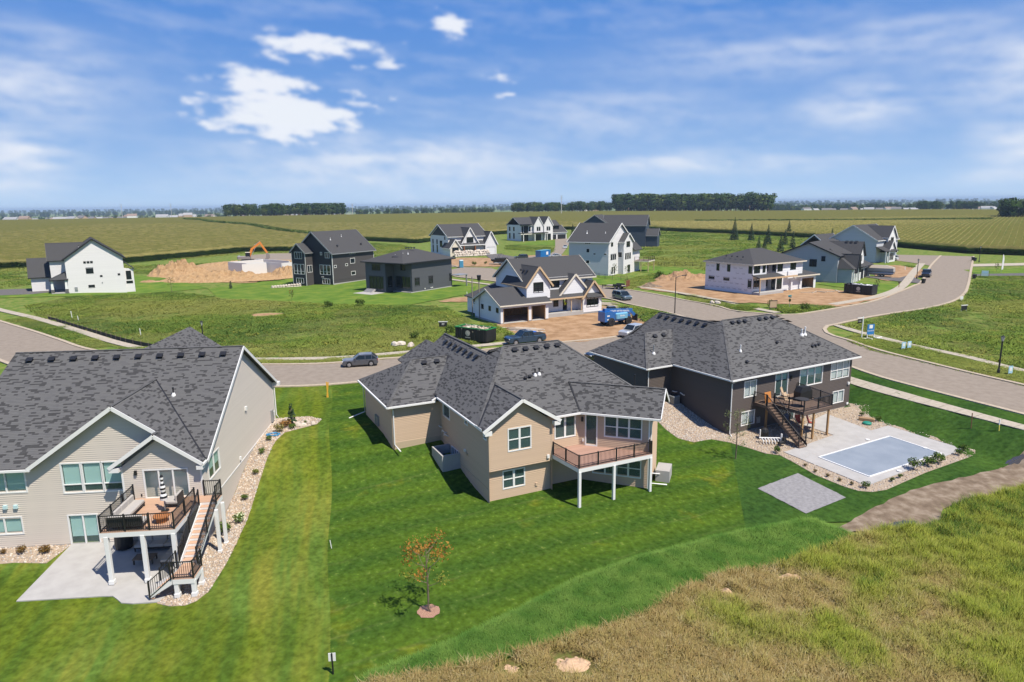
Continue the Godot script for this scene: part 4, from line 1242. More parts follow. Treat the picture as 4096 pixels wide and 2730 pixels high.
	for i in 2: roof_vent(h, L3(-0.05 + i * 1.2, 7.62, 13.8), Vector3(0, 0.51, -1).normalized())
	for p in [[7.6, 3.7, 0.45], [8.0, 3.75, 0.45], [14.0, 2.0, 1.0], [13.4, 1.95, 0.9]]:
		if p[0] < 9: vent_pipe(h, re.call(p[0] - 1.4, p[1] + 0.6), p[2], M.black)
	vent_pipe(h, bp.call(3.6, 3.4, 6.8), 1.2, M.black); vent_pipe(h, bp.call(4.6, 3.5, 6.75), 1.0, M.black)
	roof_vent(h, re.call(5.2, 4.1), Vector3(0, 0.533, -1).normalized(), 0.25); roof_vent(h, re.call(5.65, 4.2), Vector3(0, 0.533, -1).normalized(), 0.25)
	# deck
	var pl := P2([5.22, 0.58, 8.08, 0.58, 11.95, -3.28, 11.95, -3.75, 5.5, -3.75, 5.22, -0.36])
	deck_floor(h, pl, 2.9, 0.14, true, M.deck_pink, M.white, 0.3)
	railing(h, [L3(5.27, 2.9, -0.4), L3(5.55, 2.9, -3.7), L3(11.9, 2.9, -3.7), L3(11.95, 2.9, -3.35)], M.black, 0.95, true, 0.11)
	post(h, L3(5.6, -0.7, -3.68), 2.62, 0.2, M.white, false); post(h, L3(8.55, -0.6, -3.68), 2.62, 0.2, M.white, false); post(h, L3(11.85, -0.4, -3.68), 2.62, 0.2, M.white, false)
	# window well
	var ww := MB.new()
	for r in [[-0.7, 1.25, 7.9, 1.4, 0.18], [-0.7, 1.25, 5.55, 1.4, 0.18]]: ww.bx(L3(r[0], r[1], r[2]), Vector3(r[3], 1.4, r[4]))
	ww.bx(L3(-1.45, 1.25, 6.73), Vector3(0.18, 1.4, 2.5))
	obj("window_well", ww, M.concrete, h)
	var sl := MB.new()
	sl.box(L3(14.35, 0.1, -2.15), Vector3(0.62, 0, -0.62), Vector3(0, 0.75, 0), Vector3(0.38, 0, 0.38)); obj("window_well", sl, M.concrete, h)

func dark_house() -> void:
	var h := house("ranch_house", "dark brown siding house with charcoal hip roof and raised deck beside the covered pool", 20.17, 0, -60.87, 29.5)
	var sm: Material = M.brown
	var W := wdef(h, 0, 0, 17.7, 0, -0.3, 5.4)
	window(W, 1.8, 3.45, 3.3, 4.9, {near = true, cols = 2, shade = 0.95, sm = M.curtain})
	window(W, 6.05, 2.85, 7.75, 5.05, {near = true, cols = 2, called = "sliding_door", shade = 0.28})
	window(W, 9.6, 3.35, 12.95, 5.05, {near = true, cols = 3, shade = 0.45})
	window(W, 14.4, 3.42, 17.25, 5.12, {near = true, cols = 3, rail = 0.5, shade = 0.97, sm = M.curtain})
	window(W, 15.0, 0.78, 16.7, 1.95, {near = true, cols = 2, shade = 0.97, sm = M.curtain})
	window(W, 1.62, 0.72, 3.28, 1.95, {near = true, cols = 2, shade = 0.97, sm = M.curtain})
	window(W, 7.0, 0.05, 9.0, 2.0, {near = true, cols = 2, called = "sliding_door"})
	wall(W, sm, 0.15, true, "wall", 0.03); corners(W, sm, 2)
	panel(W, 8.15, 4.35, 8.3, 4.7, 0, 0.15, M.black, "wall_lamp"); panel(W, 17.2, 2.5, 17.45, 2.75, 0, 0.16, M.white, "wall_vent")
	panel(W, 3.5, 2.45, 3.75, 2.7, 0, 0.16, M.metal_grey, "wall_vent"); panel(W, 3.65, 0.6, 4.05, 1.2, 0, 0.14, M.metal_grey, "electric_box")
	panel(W, 17.3, 0.3, 17.6, 0.5, 0, 0.1, M.white, "wall_vent")
	panel(W, 0, -0.4, 17.7, 0.1, -0.02, 0.03, M.concrete, "foundation")
	W = wdef(h, 0, 8, 0, 0, -0.3, 5.4); wall(W, sm, 0.15, false, "wall", 0.03)
	pipe(h, [wp(W, 1.0, 2.6, 0), wp(W, 1.0, 2.6, 0.2), wp(W, 0.6, 2.6, 0.25)], 0.05, M.white, "vent_pipe")
	pipe(h, [wp(W, 2.1, 2.5, 0), wp(W, 2.1, 2.55, 0.2), wp(W, 1.7, 2.7, 0.25)], 0.05, M.white, "vent_pipe")
	W = wdef(h, -3.2, 8, 0, 8, 1.2, 5.2); wall(W, sm, 0.15, false, "wall", 0.03); panel(W, 0, 1.2, 3.2, 2.1, -0.02, 0.03, M.concrete, "foundation")
	panel(W, 2.0, 2.2, 2.5, 2.6, 0, 0.2, M.white, "wall_vent")
	wall(wdef(h, -3.2, 16.8, -3.2, 8, 1.5, 5.2), sm, 0.15, false, "wall", 0.03)
	wall(wdef(h, 17.7, 0, 17.7, 14.4, -0.3, 5.4), sm, 0.15, false, "wall", 0.03); wall(wdef(h, 17.7, 14.4, -3.2, 16.8, 1.8, 5.3), sm, 0.2)
	# roof
	var re := func(u: float, w: float) -> Vector3: return L3(u, 5.5 + 0.535 * (w + 0.45), w)
	roof(h, [re.call(-0.4, -0.45), re.call(18.4, -0.45), re.call(13.0, 6.9), re.call(5.9, 6.9)], M.roof2, 1)
	roof(h, [L3(-0.4, 5.5, 16.5), L3(-0.4, 5.5, -0.45), re.call(5.9, 6.9), L3(5.35, 9.12, 7.4), L3(5.35, 9.12, 16.0)], M.roof2, 1)
	roof(h, [re.call(18.4, -0.45), L3(18.4, 5.5, 14.8), re.call(13.0, 6.9)], M.roof2, 1)
	roof(h, [L3(18.4, 5.5, 14.8), L3(5.35, 5.5, 14.8), L3(5.35, 9.1, 7.6), re.call(5.9, 6.9), re.call(13.0, 6.9)], M.roof2, 1)
	roof(h, [L3(11.2, 5.5, 7.5), L3(11.2, 5.5, 16.4), L3(5.35, 9.12, 16.0), L3(5.35, 9.12, 7.4)], M.roof2, 1)
	roof(h, [L3(11.2, 5.5, 17.5), L3(-0.4, 5.5, 17.5), L3(5.35, 9.12, 16.0)], M.roof2, 1)
	roof(h, [L3(-3.65, 5.4, 7.45), L3(0.1, 5.4, 7.45), L3(3.2, 8.0, 11.6), L3(-0.4, 8.0, 11.6)], M.roof2, 1)
	roof(h, [L3(-3.65, 5.4, 17.2), L3(-3.65, 5.4, 7.45), L3(-0.4, 8.0, 11.6), L3(-0.4, 8.0, 12.6)], M.roof2, 1)
	roof(h, [L3(3.2, 5.4, 17.2), L3(-3.65, 5.4, 17.2), L3(-0.4, 8.0, 12.6), L3(3.2, 8.0, 12.6)], M.roof2, 1)
	roof(h, [L3(3.2, 8.0, 12.6), L3(-0.4, 8.0, 12.6), L3(-0.4, 8.0, 11.6), L3(3.2, 8.0, 11.6)], M.roof2, 0)
	for r in [[re.call(5.9, 6.9), re.call(13.0, 6.9)], [re.call(-0.4, -0.45), re.call(5.9, 6.9)], [re.call(18.4, -0.45), re.call(13.0, 6.9)], [L3(5.35, 9.13, 7.4), L3(5.35, 9.13, 16.0)], [L3(-3.65, 5.42, 7.45), L3(-0.4, 8.01, 11.6)]]: ridge(h, r[0], r[1], M.shingle_tab)
	gutter(h, L3(-0.45, 5.4, -0.5), L3(18.45, 5.4, -0.5)); gutter(h, L3(-0.46, 5.4, 7.2), L3(-0.46, 5.4, -0.4)); gutter(h, L3(-3.7, 5.3, 7.4), L3(0.3, 5.3, 7.4)); gutter(h, L3(-3.72, 5.3, 17), L3(-3.72, 5.3, 7.4)); gutter(h, L3(18.46, 5.4, -0.4), L3(18.46, 5.4, 14.6))
	pipe(h, [L3(0.2, 5.3, -0.5), L3(0.05, 5.0, -0.08), L3(0.05, 0.2, -0.08), L3(-0.1, 0.05, -0.5)], 0.055, M.white)
	pipe(h, [L3(-3.2, 5.2, 7.5), L3(-3.05, 4.9, 7.92), L3(-3.05, 2.0, 7.92)], 0.055, M.white)
	var n0 := Vector3(0, 0.535, -1).normalized()
	for u in [6.6, 7.5, 8.4, 10.6, 11.6, 12.6]: roof_vent(h, re.call(u, 6.3), n0)
	for i in 7: roof_vent(h, L3(4.8, 8.78, 8.2 + i * 1.15), Vector3(1, 0.63, 0).normalized())
	for i in 2: roof_vent(h, L3(0.3 + i * 1.2, 7.62, 11.0), Vector3(0, 0.63, -1).normalized())
	vent_pipe(h, re.call(3.9, 2.6), 0.55, M.white); vent_pipe(h, re.call(13.9, 3.4), 0.55, M.white, 0.07); vent_pipe(h, re.call(14.4, 3.4), 0.75, M.white, 0.07); vent_pipe(h, L3(-1.5, 6.35, 9.0), 0.8, M.metal_grey, 0.06)
	for p in [[9.4, 2.9], [3.2, 1.2], [13.4, 1.7], [13.95, 1.75], [14.5, 1.8]]: roof_vent(h, re.call(p[0], p[1]), n0, 0.28)
	# deck and stair
	var pl := P2([3.05, -0.02, 9.3, -0.02, 8.3, -4.7, 4.25, -4.7, 4.05, -1.55, 3.05, -1.55])
	deck_floor(h, pl, 2.8, 0.14, true, M.deck_brown, M.deck_fascia, 0.26)
	railing(h, [L3(3.1, 2.8, -0.1), L3(3.1, 2.8, -1.5)], M.black); railing(h, [L3(4.1, 2.8, -1.6), L3(4.3, 2.8, -4.65), L3(8.25, 2.8, -4.65), L3(9.2, 2.8, -0.15)], M.black)
	stairs(h, L3(3.05, 2.8, -1.55), L3(2.75, 0.02, -5.6), Vector3(1.0, 0, 0.05), 15, M.deck_brown, M.deck_fascia)
	railing(h, [L3(3.1, 2.75, -1.6), L3(2.8, 0.1, -5.5)], M.black); railing(h, [L3(4.02, 2.75, -1.6), L3(3.72, 0.1, -5.5)], M.black)
	for p in [[8.05, -4.5], [5.95, -4.5], [4.55, -4.4], [4.3, -0.6]]: post(h, L3(p[0], -0.05, p[1]), 2.55, 0.17, M.wood, false)

# ---------------------------------------------------------------- houses across the street
func four(h: Node, u0: float, w0: float, u1: float, w1: float, y0: float, y1) -> Dictionary:
	var t: Array = y1 if y1 is Array else [y1, y1, y1, y1]
	return {f = wdef(h, u0, w0, u1, w0, y0, t[0]), l = wdef(h, u0, w1, u0, w0, y0, t[1]), r = wdef(h, u1, w0, u1, w1, y0, t[2]), b = wdef(h, u1, w1, u0, w1, y0, t[3])}

func sides(d: Dictionary, mat: Material, ex := 0.2) -> void:
	for k in ["f", "l", "r", "b"]:
		if d.has(k): wall(d[k], mat, ex)

# gable roof over a rectangle; along "u" or "w" is the ridge; o overhang
func gable(h: Node, u0: float, w0: float, u1: float, w1: float, ye: float, yr: float, along: String, o: float, rm: Material, tm: Material, ends := 3, oe := -1.0) -> void:
	if oe < 0: oe = o
	var tr: Material = tm if tm else M.white
	if along == "u":
		var c := (w0 + w1) / 2; var k := (yr - ye) / (c - w0); var y := ye - k * o
		roof(h, [L3(u0 - oe, y, w0 - o), L3(u1 + oe, y, w0 - o), L3(u1 + oe, yr, c), L3(u0 - oe, yr, c)], rm)
		roof(h, [L3(u1 + oe, y, w1 + o), L3(u0 - oe, y, w1 + o), L3(u0 - oe, yr, c), L3(u1 + oe, yr, c)], rm)
		gutter(h, L3(u0 - oe, y - 0.1, w0 - o - 0.05), L3(u1 + oe, y - 0.1, w0 - o - 0.05), tr, "gutter", 0.14, 0.2)
		gutter(h, L3(u0 - oe, y - 0.1, w1 + o + 0.05), L3(u1 + oe, y - 0.1, w1 + o + 0.05), tr, "gutter", 0.14, 0.2)
		for e in 2:
			if not ends & (e + 1): continue
			var uu := (u0 - oe - 0.03) if e == 0 else (u1 + oe + 0.03)
			for q in [w0 - o, w1 + o]: gutter(h, L3(uu, y - 0.1, q), L3(uu, yr - 0.1, c), tr, "rake_board", 0.07, 0.3)
	else:
		var c := (u0 + u1) / 2; var k := (yr - ye) / (c - u0); var y := ye - k * o
		roof(h, [L3(u0 - o, y, w1 + oe), L3(u0 - o, y, w0 - oe), L3(c, yr, w0 - oe), L3(c, yr, w1 + oe)], rm)
		roof(h, [L3(u1 + o, y, w0 - oe), L3(u1 + o, y, w1 + oe), L3(c, yr, w1 + oe), L3(c, yr, w0 - oe)], rm)
		gutter(h, L3(u0 - o - 0.05, y - 0.1, w0 - oe), L3(u0 - o - 0.05, y - 0.1, w1 + oe), tr, "gutter", 0.14, 0.2)
		gutter(h, L3(u1 + o + 0.05, y - 0.1, w0 - oe), L3(u1 + o + 0.05, y - 0.1, w1 + oe), tr, "gutter", 0.14, 0.2)
		for e in 2:
			if not ends & (e + 1): continue
			var ww := (w0 - oe - 0.03) if e == 0 else (w1 + oe + 0.03)
			for q in [u0 - o, u1 + o]: gutter(h, L3(q, y - 0.1, ww), L3(c, yr - 0.1, ww), tr, "rake_board", 0.07, 0.3)

func hip(h: Node, u0: float, w0: float, u1: float, w1: float, ye: float, pitch: float, o: float, rm: Material, tm: Material) -> void:
	var a := u0 - o; var b := u1 + o; var c := w0 - o; var d := w1 + o
	var hw := minf(b - a, d - c) / 2; var yr := ye + pitch * hw
	var p: Vector3; var q: Vector3
	if b - a > d - c:
		p = L3(a + hw, yr, (c + d) / 2); q = L3(b - hw, yr, (c + d) / 2)
		roof(h, [L3(a, ye, c), L3(b, ye, c), q, p], rm); roof(h, [L3(b, ye, d), L3(a, ye, d), p, q], rm)
		roof(h, [L3(a, ye, d), L3(a, ye, c), p], rm); roof(h, [L3(b, ye, c), L3(b, ye, d), q], rm)
	else:
		p = L3((a + b) / 2, yr, c + hw); q = L3((a + b) / 2, yr, d - hw)
		roof(h, [L3(a, ye, d), L3(a, ye, c), p, q], rm); roof(h, [L3(b, ye, c), L3(b, ye, d), q, p], rm)
		roof(h, [L3(a, ye, c), L3(b, ye, c), p], rm); roof(h, [L3(b, ye, d), L3(a, ye, d), q], rm)
	for e in [[a, c, b, c], [b, c, b, d], [b, d, a, d], [a, d, a, c]]: gutter(h, L3(e[0], ye - 0.12, e[1]), L3(e[2], ye - 0.12, e[3]), tm, "fascia", 0.1, 0.24)

func garage_door(W: Dictionary, s0: float, s1: float, y1: float, mat: Material) -> void:
	W.op.append([s0, 0.0, s1, y1])
	var d := panel(W, s0, 0.02, s1, y1, -0.2, -0.12, mat, "garage_door")
	for i in 4:
		var b := MB.new()
		var ya := 0.03 + (y1 - 0.03) * i / 4.0
		b.box(wp(W, (s0 + s1) / 2, ya + (y1 - 0.03) / 8.0, -0.11), (wp(W, s1 - 0.05, 0, 0) - wp(W, s0 + 0.05, 0, 0)) / 2, Vector3(0, (y1 - 0.03) / 8.0 - 0.025, 0), (wp(W, 0, 0, 0.012) - wp(W, 0, 0, 0)))
		obj("door_panel", b, mat, d)

# open, unfinished garage bay: studs on the inner walls
func stud_bay(h: Node, u0: float, u1: float, w0: float, w1: float, y1: float) -> void:
	var f := MB.new()
	f.bx(L3((u0 + u1) / 2, 0.05, (w0 + w1) / 2), Vector3(u1 - u0, 0.1, w1 - w0)); obj("garage_floor", f, M.concrete, h)
	var b := MB.new()
	b.bx(L3((u0 + u1) / 2, y1 / 2, w1), Vector3(u1 - u0, y1, 0.05)); b.bx(L3(u0 + 0.06, y1 / 2, (w0 + w1) / 2), Vector3(0.04, y1, w1 - w0)); b.bx(L3(u1 - 0.06, y1 / 2, (w0 + w1) / 2), Vector3(0.04, y1, w1 - w0))
	b.bx(L3((u0 + u1) / 2, y1 + 0.05, (w0 + w1) / 2), Vector3(u1 - u0, 0.05, w1 - w0))
	var o := obj("sheathing", b, M.osb, h)
	var s := MB.new()
	s.bx(Vector3.ZERO, Vector3(0.05, y1, 0.1))
	var sm := s.mesh()
	var k := int((u1 - u0) / 0.45)
	for i in k: inst("stud", sm, M.raw_wood, o, Transform3D(Basis(), L3(u0 + 0.2 + i * 0.45, y1 / 2, w1 - 0.08)))
	k = int((w1 - w0) / 0.45)
	for i in k: inst("stud", sm, M.raw_wood, o, Transform3D(Basis(Vector3.UP, PI / 2), L3(u1 - 0.14, y1 / 2, w0 + 0.25 + i * 0.45)))

func gtop(l: float, ye: float, yr: float) -> Array: return [0, ye, l / 2, yr, l, ye]

func stone_base(W: Dictionary, s0: float, s1: float, y1: float) -> void:
	panel(W, s0, -0.1, s1, y1, 0.0, 0.08, M.ledge_stone, "stone_veneer")

func far_houses() -> void:
	M.osb = mk(0.36, 0.24, 0.13, 0.9); M.raw_wood = mk(0.44, 0.29, 0.16, 0.9); M.wrap = vcol_mat(0.68, 0.69, 0.72, 0.75)
	M.wall_white = vcol_mat(0.68, 0.67, 0.675, 0.7); M.wall_grey = vcol_mat(0.34, 0.37, 0.41, 0.7); M.wall_pale_shaded = vcol_mat(0.50, 0.52, 0.55, 0.7)  # last one: pale siding with blue-grey shade put into its colour
	M.wall_black = vcol_mat(0.012, 0.014, 0.019, 0.6); M.wall_black_lit = vcol_mat(0.062, 0.056, 0.056, 0.7); M.wall_slate = vcol_mat(0.075, 0.08, 0.092, 0.65); M.wall_navy = vcol_mat(0.035, 0.05, 0.075, 0.65)  # the brownish copy is the black siding with sunlight put into its colour
	M.ledge_stone = mt(noise_tex(0.06, [[0.0, 0.05, 0.05, 0.055], [0.5, 0.12, 0.12, 0.125], [1.0, 0.24, 0.23, 0.22]], 256, 61, 4), 2.0, 0.9)
	M.cream = mk(0.62, 0.57, 0.48, 0.8); M.pine = mk(0.50, 0.36, 0.22, 0.8)
	var K := {fm = M.black, c = 0.07}
	var KW := {fm = M.white, c = 0.1}
	# --- white gabled house at far left
	var h := house("two_storey_house", "white two-storey house with charcoal gable roof and black trim, far left", -105.3, 2, -161.7, 32)
	var d := four(h, 0, 0, 12, 13, -1.6, [gtop(12, 8.2, 12.5), 8.2, 8.2, gtop(12, 8.2, 12.5)])
	for s in [3.8, 4.5, 5.2]: window(d.f, s, 6.85, s + 0.4, 7.25, K)
	window(d.f, 4.1, 4.4, 5.5, 5.7, K); window(d.f, 6.85, 3.45, 7.25, 3.75, K); window(d.f, 10.6, 3.6, 11.0, 3.95, K); window(d.f, 4.2, 0.95, 5.4, 1.55, K)
	window(d.l, 11.3, 4.6, 12.5, 6.6, KW); window(d.l, 9.8, 5.6, 10.3, 6.5, K)
	panel(d.f, 7.0, 1.9, 7.2, 2.2, 0, 0.12, M.metal_grey, "wall_vent"); panel(d.f, 1.3, 0.5, 1.9, 1.3, 0, 0.18, M.metal_grey, "electric_meter")
	panel(d.f, -0.1, -1.7, 12.1, -0.05, -0.01, 0.03, M.wall_white, "foundation")
	sides(d, M.wall_white)
	gable(h, 0, 0, 12, 13, 8.2, 12.6, "w", 0.45, M.roof, M.black)
	d = four(h, 12, 0.8, 14, 6, -1.6, [[0, 5.2, 2, 4.9], 5.2, 4.9, 5.0]); window(d.f, 0.4, 2.4, 1.4, 4.4, K); window(d.f, 0.3, 1.4, 1.6, 1.9, K); sides({f = d.f, r = d.r}, M.wall_white)
	roof(h, [L3(14.4, 4.8, 0.4), L3(14.4, 4.8, 6.4), L3(11.8, 7.2, 6.4), L3(11.8, 7.2, 0.4)], M.roof)
	# front cross gable, porch and garage
	d = four(h, -3.2, 5, 0.5, 10.5, 2.6, [8.0, gtop(5.5, 8.0, 11.6), 8.0, 8.0]); sides({f = d.f, l = d.l}, M.wall_white)
	gable(h, -3.2, 5, 4, 10.5, 8.0, 11.6, "u", 0.4, M.roof, M.black, 1)
	d = four(h, -7.5, 8.5, 0, 16, -0.1, [3.9, gtop(7.5, 3.9, 7.8), 3.9, 3.9]); garage_door(d.l, 1.0, 4.6, 2.6, M.black); garage_door(d.l, 5.1, 7.1, 2.6, M.black); window(d.l, 3.2, 4.6, 4.4, 5.4, K); sides({f = d.f, l = d.l}, M.wall_white)
	gable(h, -7.5, 8.5, 1.5, 16, 3.9, 7.9, "u", 0.45, M.roof, M.black, 1)
	d = four(h, -3.0, 0.6, 0, 8.5, 0.0, 3.2)
	roof(h, [L3(-3.5, 3.25, 8.5), L3(-3.5, 3.25, -0.2), L3(0.2, 5.0, 1.6), L3(0.2, 5.0, 8.5)], M.roof); roof(h, [L3(-3.5, 3.25, -0.2), L3(0.25, 3.25, -0.2), L3(0.2, 5.0, 1.6)], M.roof)
	gutter(h, L3(-3.55, 3.15, -0.2), L3(-3.55, 3.15, 8.5), M.black, "fascia", 0.1, 0.25); gutter(h, L3(-3.5, 3.15, -0.25), L3(0.2, 3.15, -0.25), M.black, "fascia", 0.1, 0.25)
	for p in [[-3.1, 0.3], [-3.1, 3.4], [-3.1, 6.6], [-0.3, 0.15]]:
		var b := MB.new(); b.loft([[L3(p[0] - 0.18, 3.1, p[1] + 0.18), L3(p[0] + 0.18, 3.1, p[1] + 0.18), L3(p[0] + 0.18, 3.1, p[1] - 0.18), L3(p[0] - 0.18, 3.1, p[1] - 0.18)], [L3(p[0] - 0.28, 1.0, p[1] + 0.28), L3(p[0] + 0.28, 1.0, p[1] + 0.28), L3(p[0] + 0.28, 1.0, p[1] - 0.28), L3(p[0] - 0.28, 1.0, p[1] - 0.28)]])
		obj("porch_column", b, M.white, h)
		var c := MB.new(); c.bx(L3(p[0], 0.5, p[1]), Vector3(0.7, 1.0, 0.7)); obj("column_base", c, M.ledge_stone, h)
	var sb := MB.new(); sb.bx(L3(-1.6, 0.0, 4.2), Vector3(3.6, 0.4, 8.6)); obj("porch_floor", sb, M.concrete, h)
	vent_pipe(h, L3(3.2, 10.4, 5), 0.5, M.black); vent_pipe(h, L3(2.2, 9.7, 8.5), 0.5, M.black)
	# --- black house
	h = house("two_storey_house", "black three-level house with white window trim beside the dirt mound", -45.3, 2, -173.5, -32.5)
	d = four(h, -13.3, 0, 0, 15, -1.4, [gtop(13.3, 8.1, 13.1), 8.1, 8.1, gtop(13.3, 8.1, 13.1)])
	window(d.f, 10.9, 6.65, 12.4, 7.95, {fm = M.white, cols = 2}); window(d.f, 9.2, 7.35, 9.7, 7.95, KW); window(d.f, 8.7, 2.4, 12.4, 4.75, {fm = M.white, cols = 3, rail = 0.28, m = 0.2}); window(d.f, 9.4, 0.0, 12.0, 1.25, {fm = M.white, cols = 3})
	panel(d.f, 9.2, 1.6, 9.4, 1.8, 0, 0.12, M.white, "wall_vent"); panel(d.f, 9.7, 1.6, 9.9, 1.8, 0, 0.12, M.white, "wall_vent")
	corners(d.f, M.white, 2); wall(d.f, M.wall_black, 0.2)  # shaded gable face: its darkness is put into the siding colour
	window(d.r, 6.1, 7.3, 8.1, 7.85, {fm = M.white, cols = 3}); window(d.r, 6.3, 4.85, 7.8, 6.05, KW); window(d.r, 4.5, 4.35, 5.2, 4.8, KW); window(d.r, 0.6, 4.2, 1.25, 4.7, KW); window(d.r, 6.4, 1.8, 7.8, 2.65, KW)
	corners(d.r, M.white, 3); panel(d.r, 0, 0.95, 15, 1.03, 0, 0.05, M.wall_black_lit, "trim_board"); panel(d.r, 12.2, 1.6, 12.9, 2.6, 0, 0.2, M.metal_grey, "electric_meter")
	wall(d.r, M.wall_black_lit, 0.2); wall(d.l, M.wall_black_lit, 0.2); wall(d.b, M.wall_black, 0.2)  # same siding in two tones, the sunlit look painted into the browner one
	panel(d.r, -0.1, -1.4, 15, 0.15, -0.01, 0.04, M.concrete, "foundation")
	gable(h, -13.3, 0, 0, 15, 8.1, 13.2, "w", 0.5, M.roof, M.metal_grey)
	d = four(h, -12.3, -2.4, -7.2, 0.2, -1.4, [gtop(5.1, 8.2, 10.2), 8.2, 8.2, 8.2])
	window(d.f, 1.3, 6.4, 3.9, 8.0, {fm = M.white, cols = 3}); window(d.f, 0.7, 2.45, 4.5, 4.9, {fm = M.white, cols = 3, rail = 0.28, m = 0.2}); window(d.f, 1.3, 0.1, 4.0, 1.3, {fm = M.white, cols = 3}); window(d.r, 0.6, 2.9, 2.0, 4.6, {fm = M.white, cols = 2})
	corners(d.f, M.white, 3); wall(d.f, M.wall_black, 0.2); wall(d.r, M.wall_black_lit, 0.2); wall(d.l, M.wall_black_lit, 0.2)  # bay likewise: shade in the front colour, sunlight in the side colour
	gable(h, -12.3, -2.4, -7.2, 0.3, 8.2, 10.3, "w", 0.4, M.roof, M.metal_grey, 1)
	vent_pipe(h, L3(-3.4, 11.0, 3), 0.5, M.white); vent_pipe(h, L3(-4.6, 11.5, 8), 0.6, M.white)
	roof_vent(h, L3(-1.6, 9.5, 3.5), Vector3(-1, 0.76, 0).normalized()); roof_vent(h, L3(-1.6, 9.5, 12), Vector3(-1, 0.76, 0).normalized())
	# --- slate house
	h = house("two_storey_house", "slate-grey two-storey house with low hip roof and pale foundation", -22.4, 2, -153.8, -35)
	d = four(h, -12, -2.7, -5.6, 3, -0.4, 6.8)
	window(d.f, 1.2, 0.5, 5.6, 3.6, {fm = M.black, cols = 4}); window(d.f, 2.2, 5.0, 4.8, 6.5, {fm = M.black, cols = 2})
	window(d.r, 0.6, 1.2, 2.0, 3.6, K); sides(d, M.wall_slate)
	panel(d.r, 0.1, 4.0, 2.6, 4.06, 0, 0.06, M.wall_slate, "trim_board")
	d = four(h, -5.6, 0, 0, 14, -0.4, 6.8)
	window(d.f, 0.7, 0.9, 5.0, 3.55, {fm = M.black, cols = 3}); window(d.f, 2.2, 5.0, 3.7, 6.5, K)
	window(d.r, 0.9, 1.5, 2.4, 3.3, K); window(d.r, 5.6, 1.5, 7.0, 3.3, K); window(d.r, 13.0, 1.6, 13.7, 3.3, K)
	for s in [4.0, 6.1, 6.6]: panel(d.r, s, 0.45, s + 0.25, 0.7, 0, 0.14, M.white, "wall_vent")
	sides(d, M.wall_slate)
	panel(d.r, -0.1, -0.4, 14, 0.22, -0.01, 0.08, M.concrete, "foundation"); panel(d.f, 0, -0.4, 5.7, 0.2, -0.01, 0.5, M.concrete, "foundation")
	hip(h, -12, -2.7, 0, 14, 6.95, 0.36, 0.75, M.roof, M.wall_black)
	for i in 4: roof_vent(h, L3(-6.2 + i * 0.5, 9.6, 5.0 + i * 0.4), Vector3(0, 0.36, -1).normalized())
	for p in [[-5.5, 0.6], [-4.0, 1.6], [-3.0, 2.2]]: vent_pipe(h, L3(p[0], 7.9 + 0.3 * p[1], p[1]), 0.35, M.white)
	for i in 3: roof_vent(h, L3(-5.0 + i * 0.6, 7.9, -0.6 + i * 0.1), Vector3(0, 0.36, -1).normalized(), 0.3)
	var pb := MB.new(); pb.bx(L3(1.4, 2.9, 15.2), Vector3(2.6, 0.18, 3.4)); pb.bx(L3(2.4, 1.4, 16.6), Vector3(0.25, 3.0, 0.25)); obj("porch_roof", pb, M.metal_grey, h)
	var st := MB.new()
	for i in 4: st.bx(L3(-10.0, 0.12 + i * 0.16, -3.9 + i * 0.3), Vector3(2.6, 0.16, 0.9))
	obj("steps", st, M.concrete, h)
	var pz := MB.new(); pz.bx(L3(-8.6, -0.02, -5.2), Vector3(6.0, 0.16, 4.2)); obj("patio", pz, M.concrete, h)
	# --- half-built white house in the centre
	h = house("unfinished_house", "half-built white house with open garage bays and raw gable trim", -1.8, 2, -110.9, 29.4)
	d = four(h, 0, 0, 9.3, 9.5, 0.2, [3.3, gtop(9.5, 3.4, 5.4), 3.3, 3.3])
	d.f.op.append([0.5, 0.2, 5.3, 2.55]); d.f.op.append([5.95, 0.2, 8.65, 2.55])
	for s in [2.6, 5.3, 8.0]: window(d.l, s, 1.9, s + 0.7, 2.6, K)
	wall(d.f, M.wrap, 0.4, false, "wall", 0.0); wall(d.l, M.wrap, 0.4, false, "wall", 0.0)
	panel(d.f, 0, -0.1, 0.5, 0.25, -0.1, 0.03, M.concrete, "foundation"); panel(d.l, 0, -0.1, 9.5, 0.25, -0.1, 0.03, M.concrete, "foundation")
	stud_bay(h, 0.05, 9.2, 0.15, 6.8, 2.9)
	var jb := MB.new(); jb.bx(L3(0.5, 1.4, 0.1), Vector3(0.1, 2.5, 0.3)); jb.bx(L3(5.3, 1.4, 0.1), Vector3(0.1, 2.5, 0.3)); jb.bx(L3(5.95, 1.4, 0.1), Vector3(0.1, 2.5, 0.3)); jb.bx(L3(8.65, 1.4, 0.1), Vector3(0.1, 2.5, 0.3)); obj("door_jamb", jb, M.raw_wood, h)
	gable(h, 0, 0, 9.3, 9.5, 3.35, 5.5, "u", 0.4, M.roof, M.cream, 1)
	d = four(h, 1.3, 9.5, 9, 15.2, 0.2, 3.2); window(d.l, 2.6, 2.0, 3.3, 2.7, K); sides({l = d.l, b = d.b}, M.wrap, 0.4)
	roof(h, [L3(0.9, 3.1, 15.7), L3(0.9, 3.1, 9.2), L3(9, 5.6, 9.2), L3(9, 5.6, 15.7)], M.roof)
	# upper storey
	d = four(h, 6.4, 3.4, 21, 13.4, 3.0, [6.8, gtop(10, 6.7, 9.9), gtop(10, 6.7, 9.9), 6.7])
	window(d.f, 5.6, 5.0, 7.3, 6.4, {fm = M.black, cols = 2, rail = 0.5, c = 0.08}); sides(d, M.wrap, 0.4)
	gable(h, 6.4, 3.4, 21, 13.4, 6.75, 10.0, "u", 0.45, M.roof, M.cream)
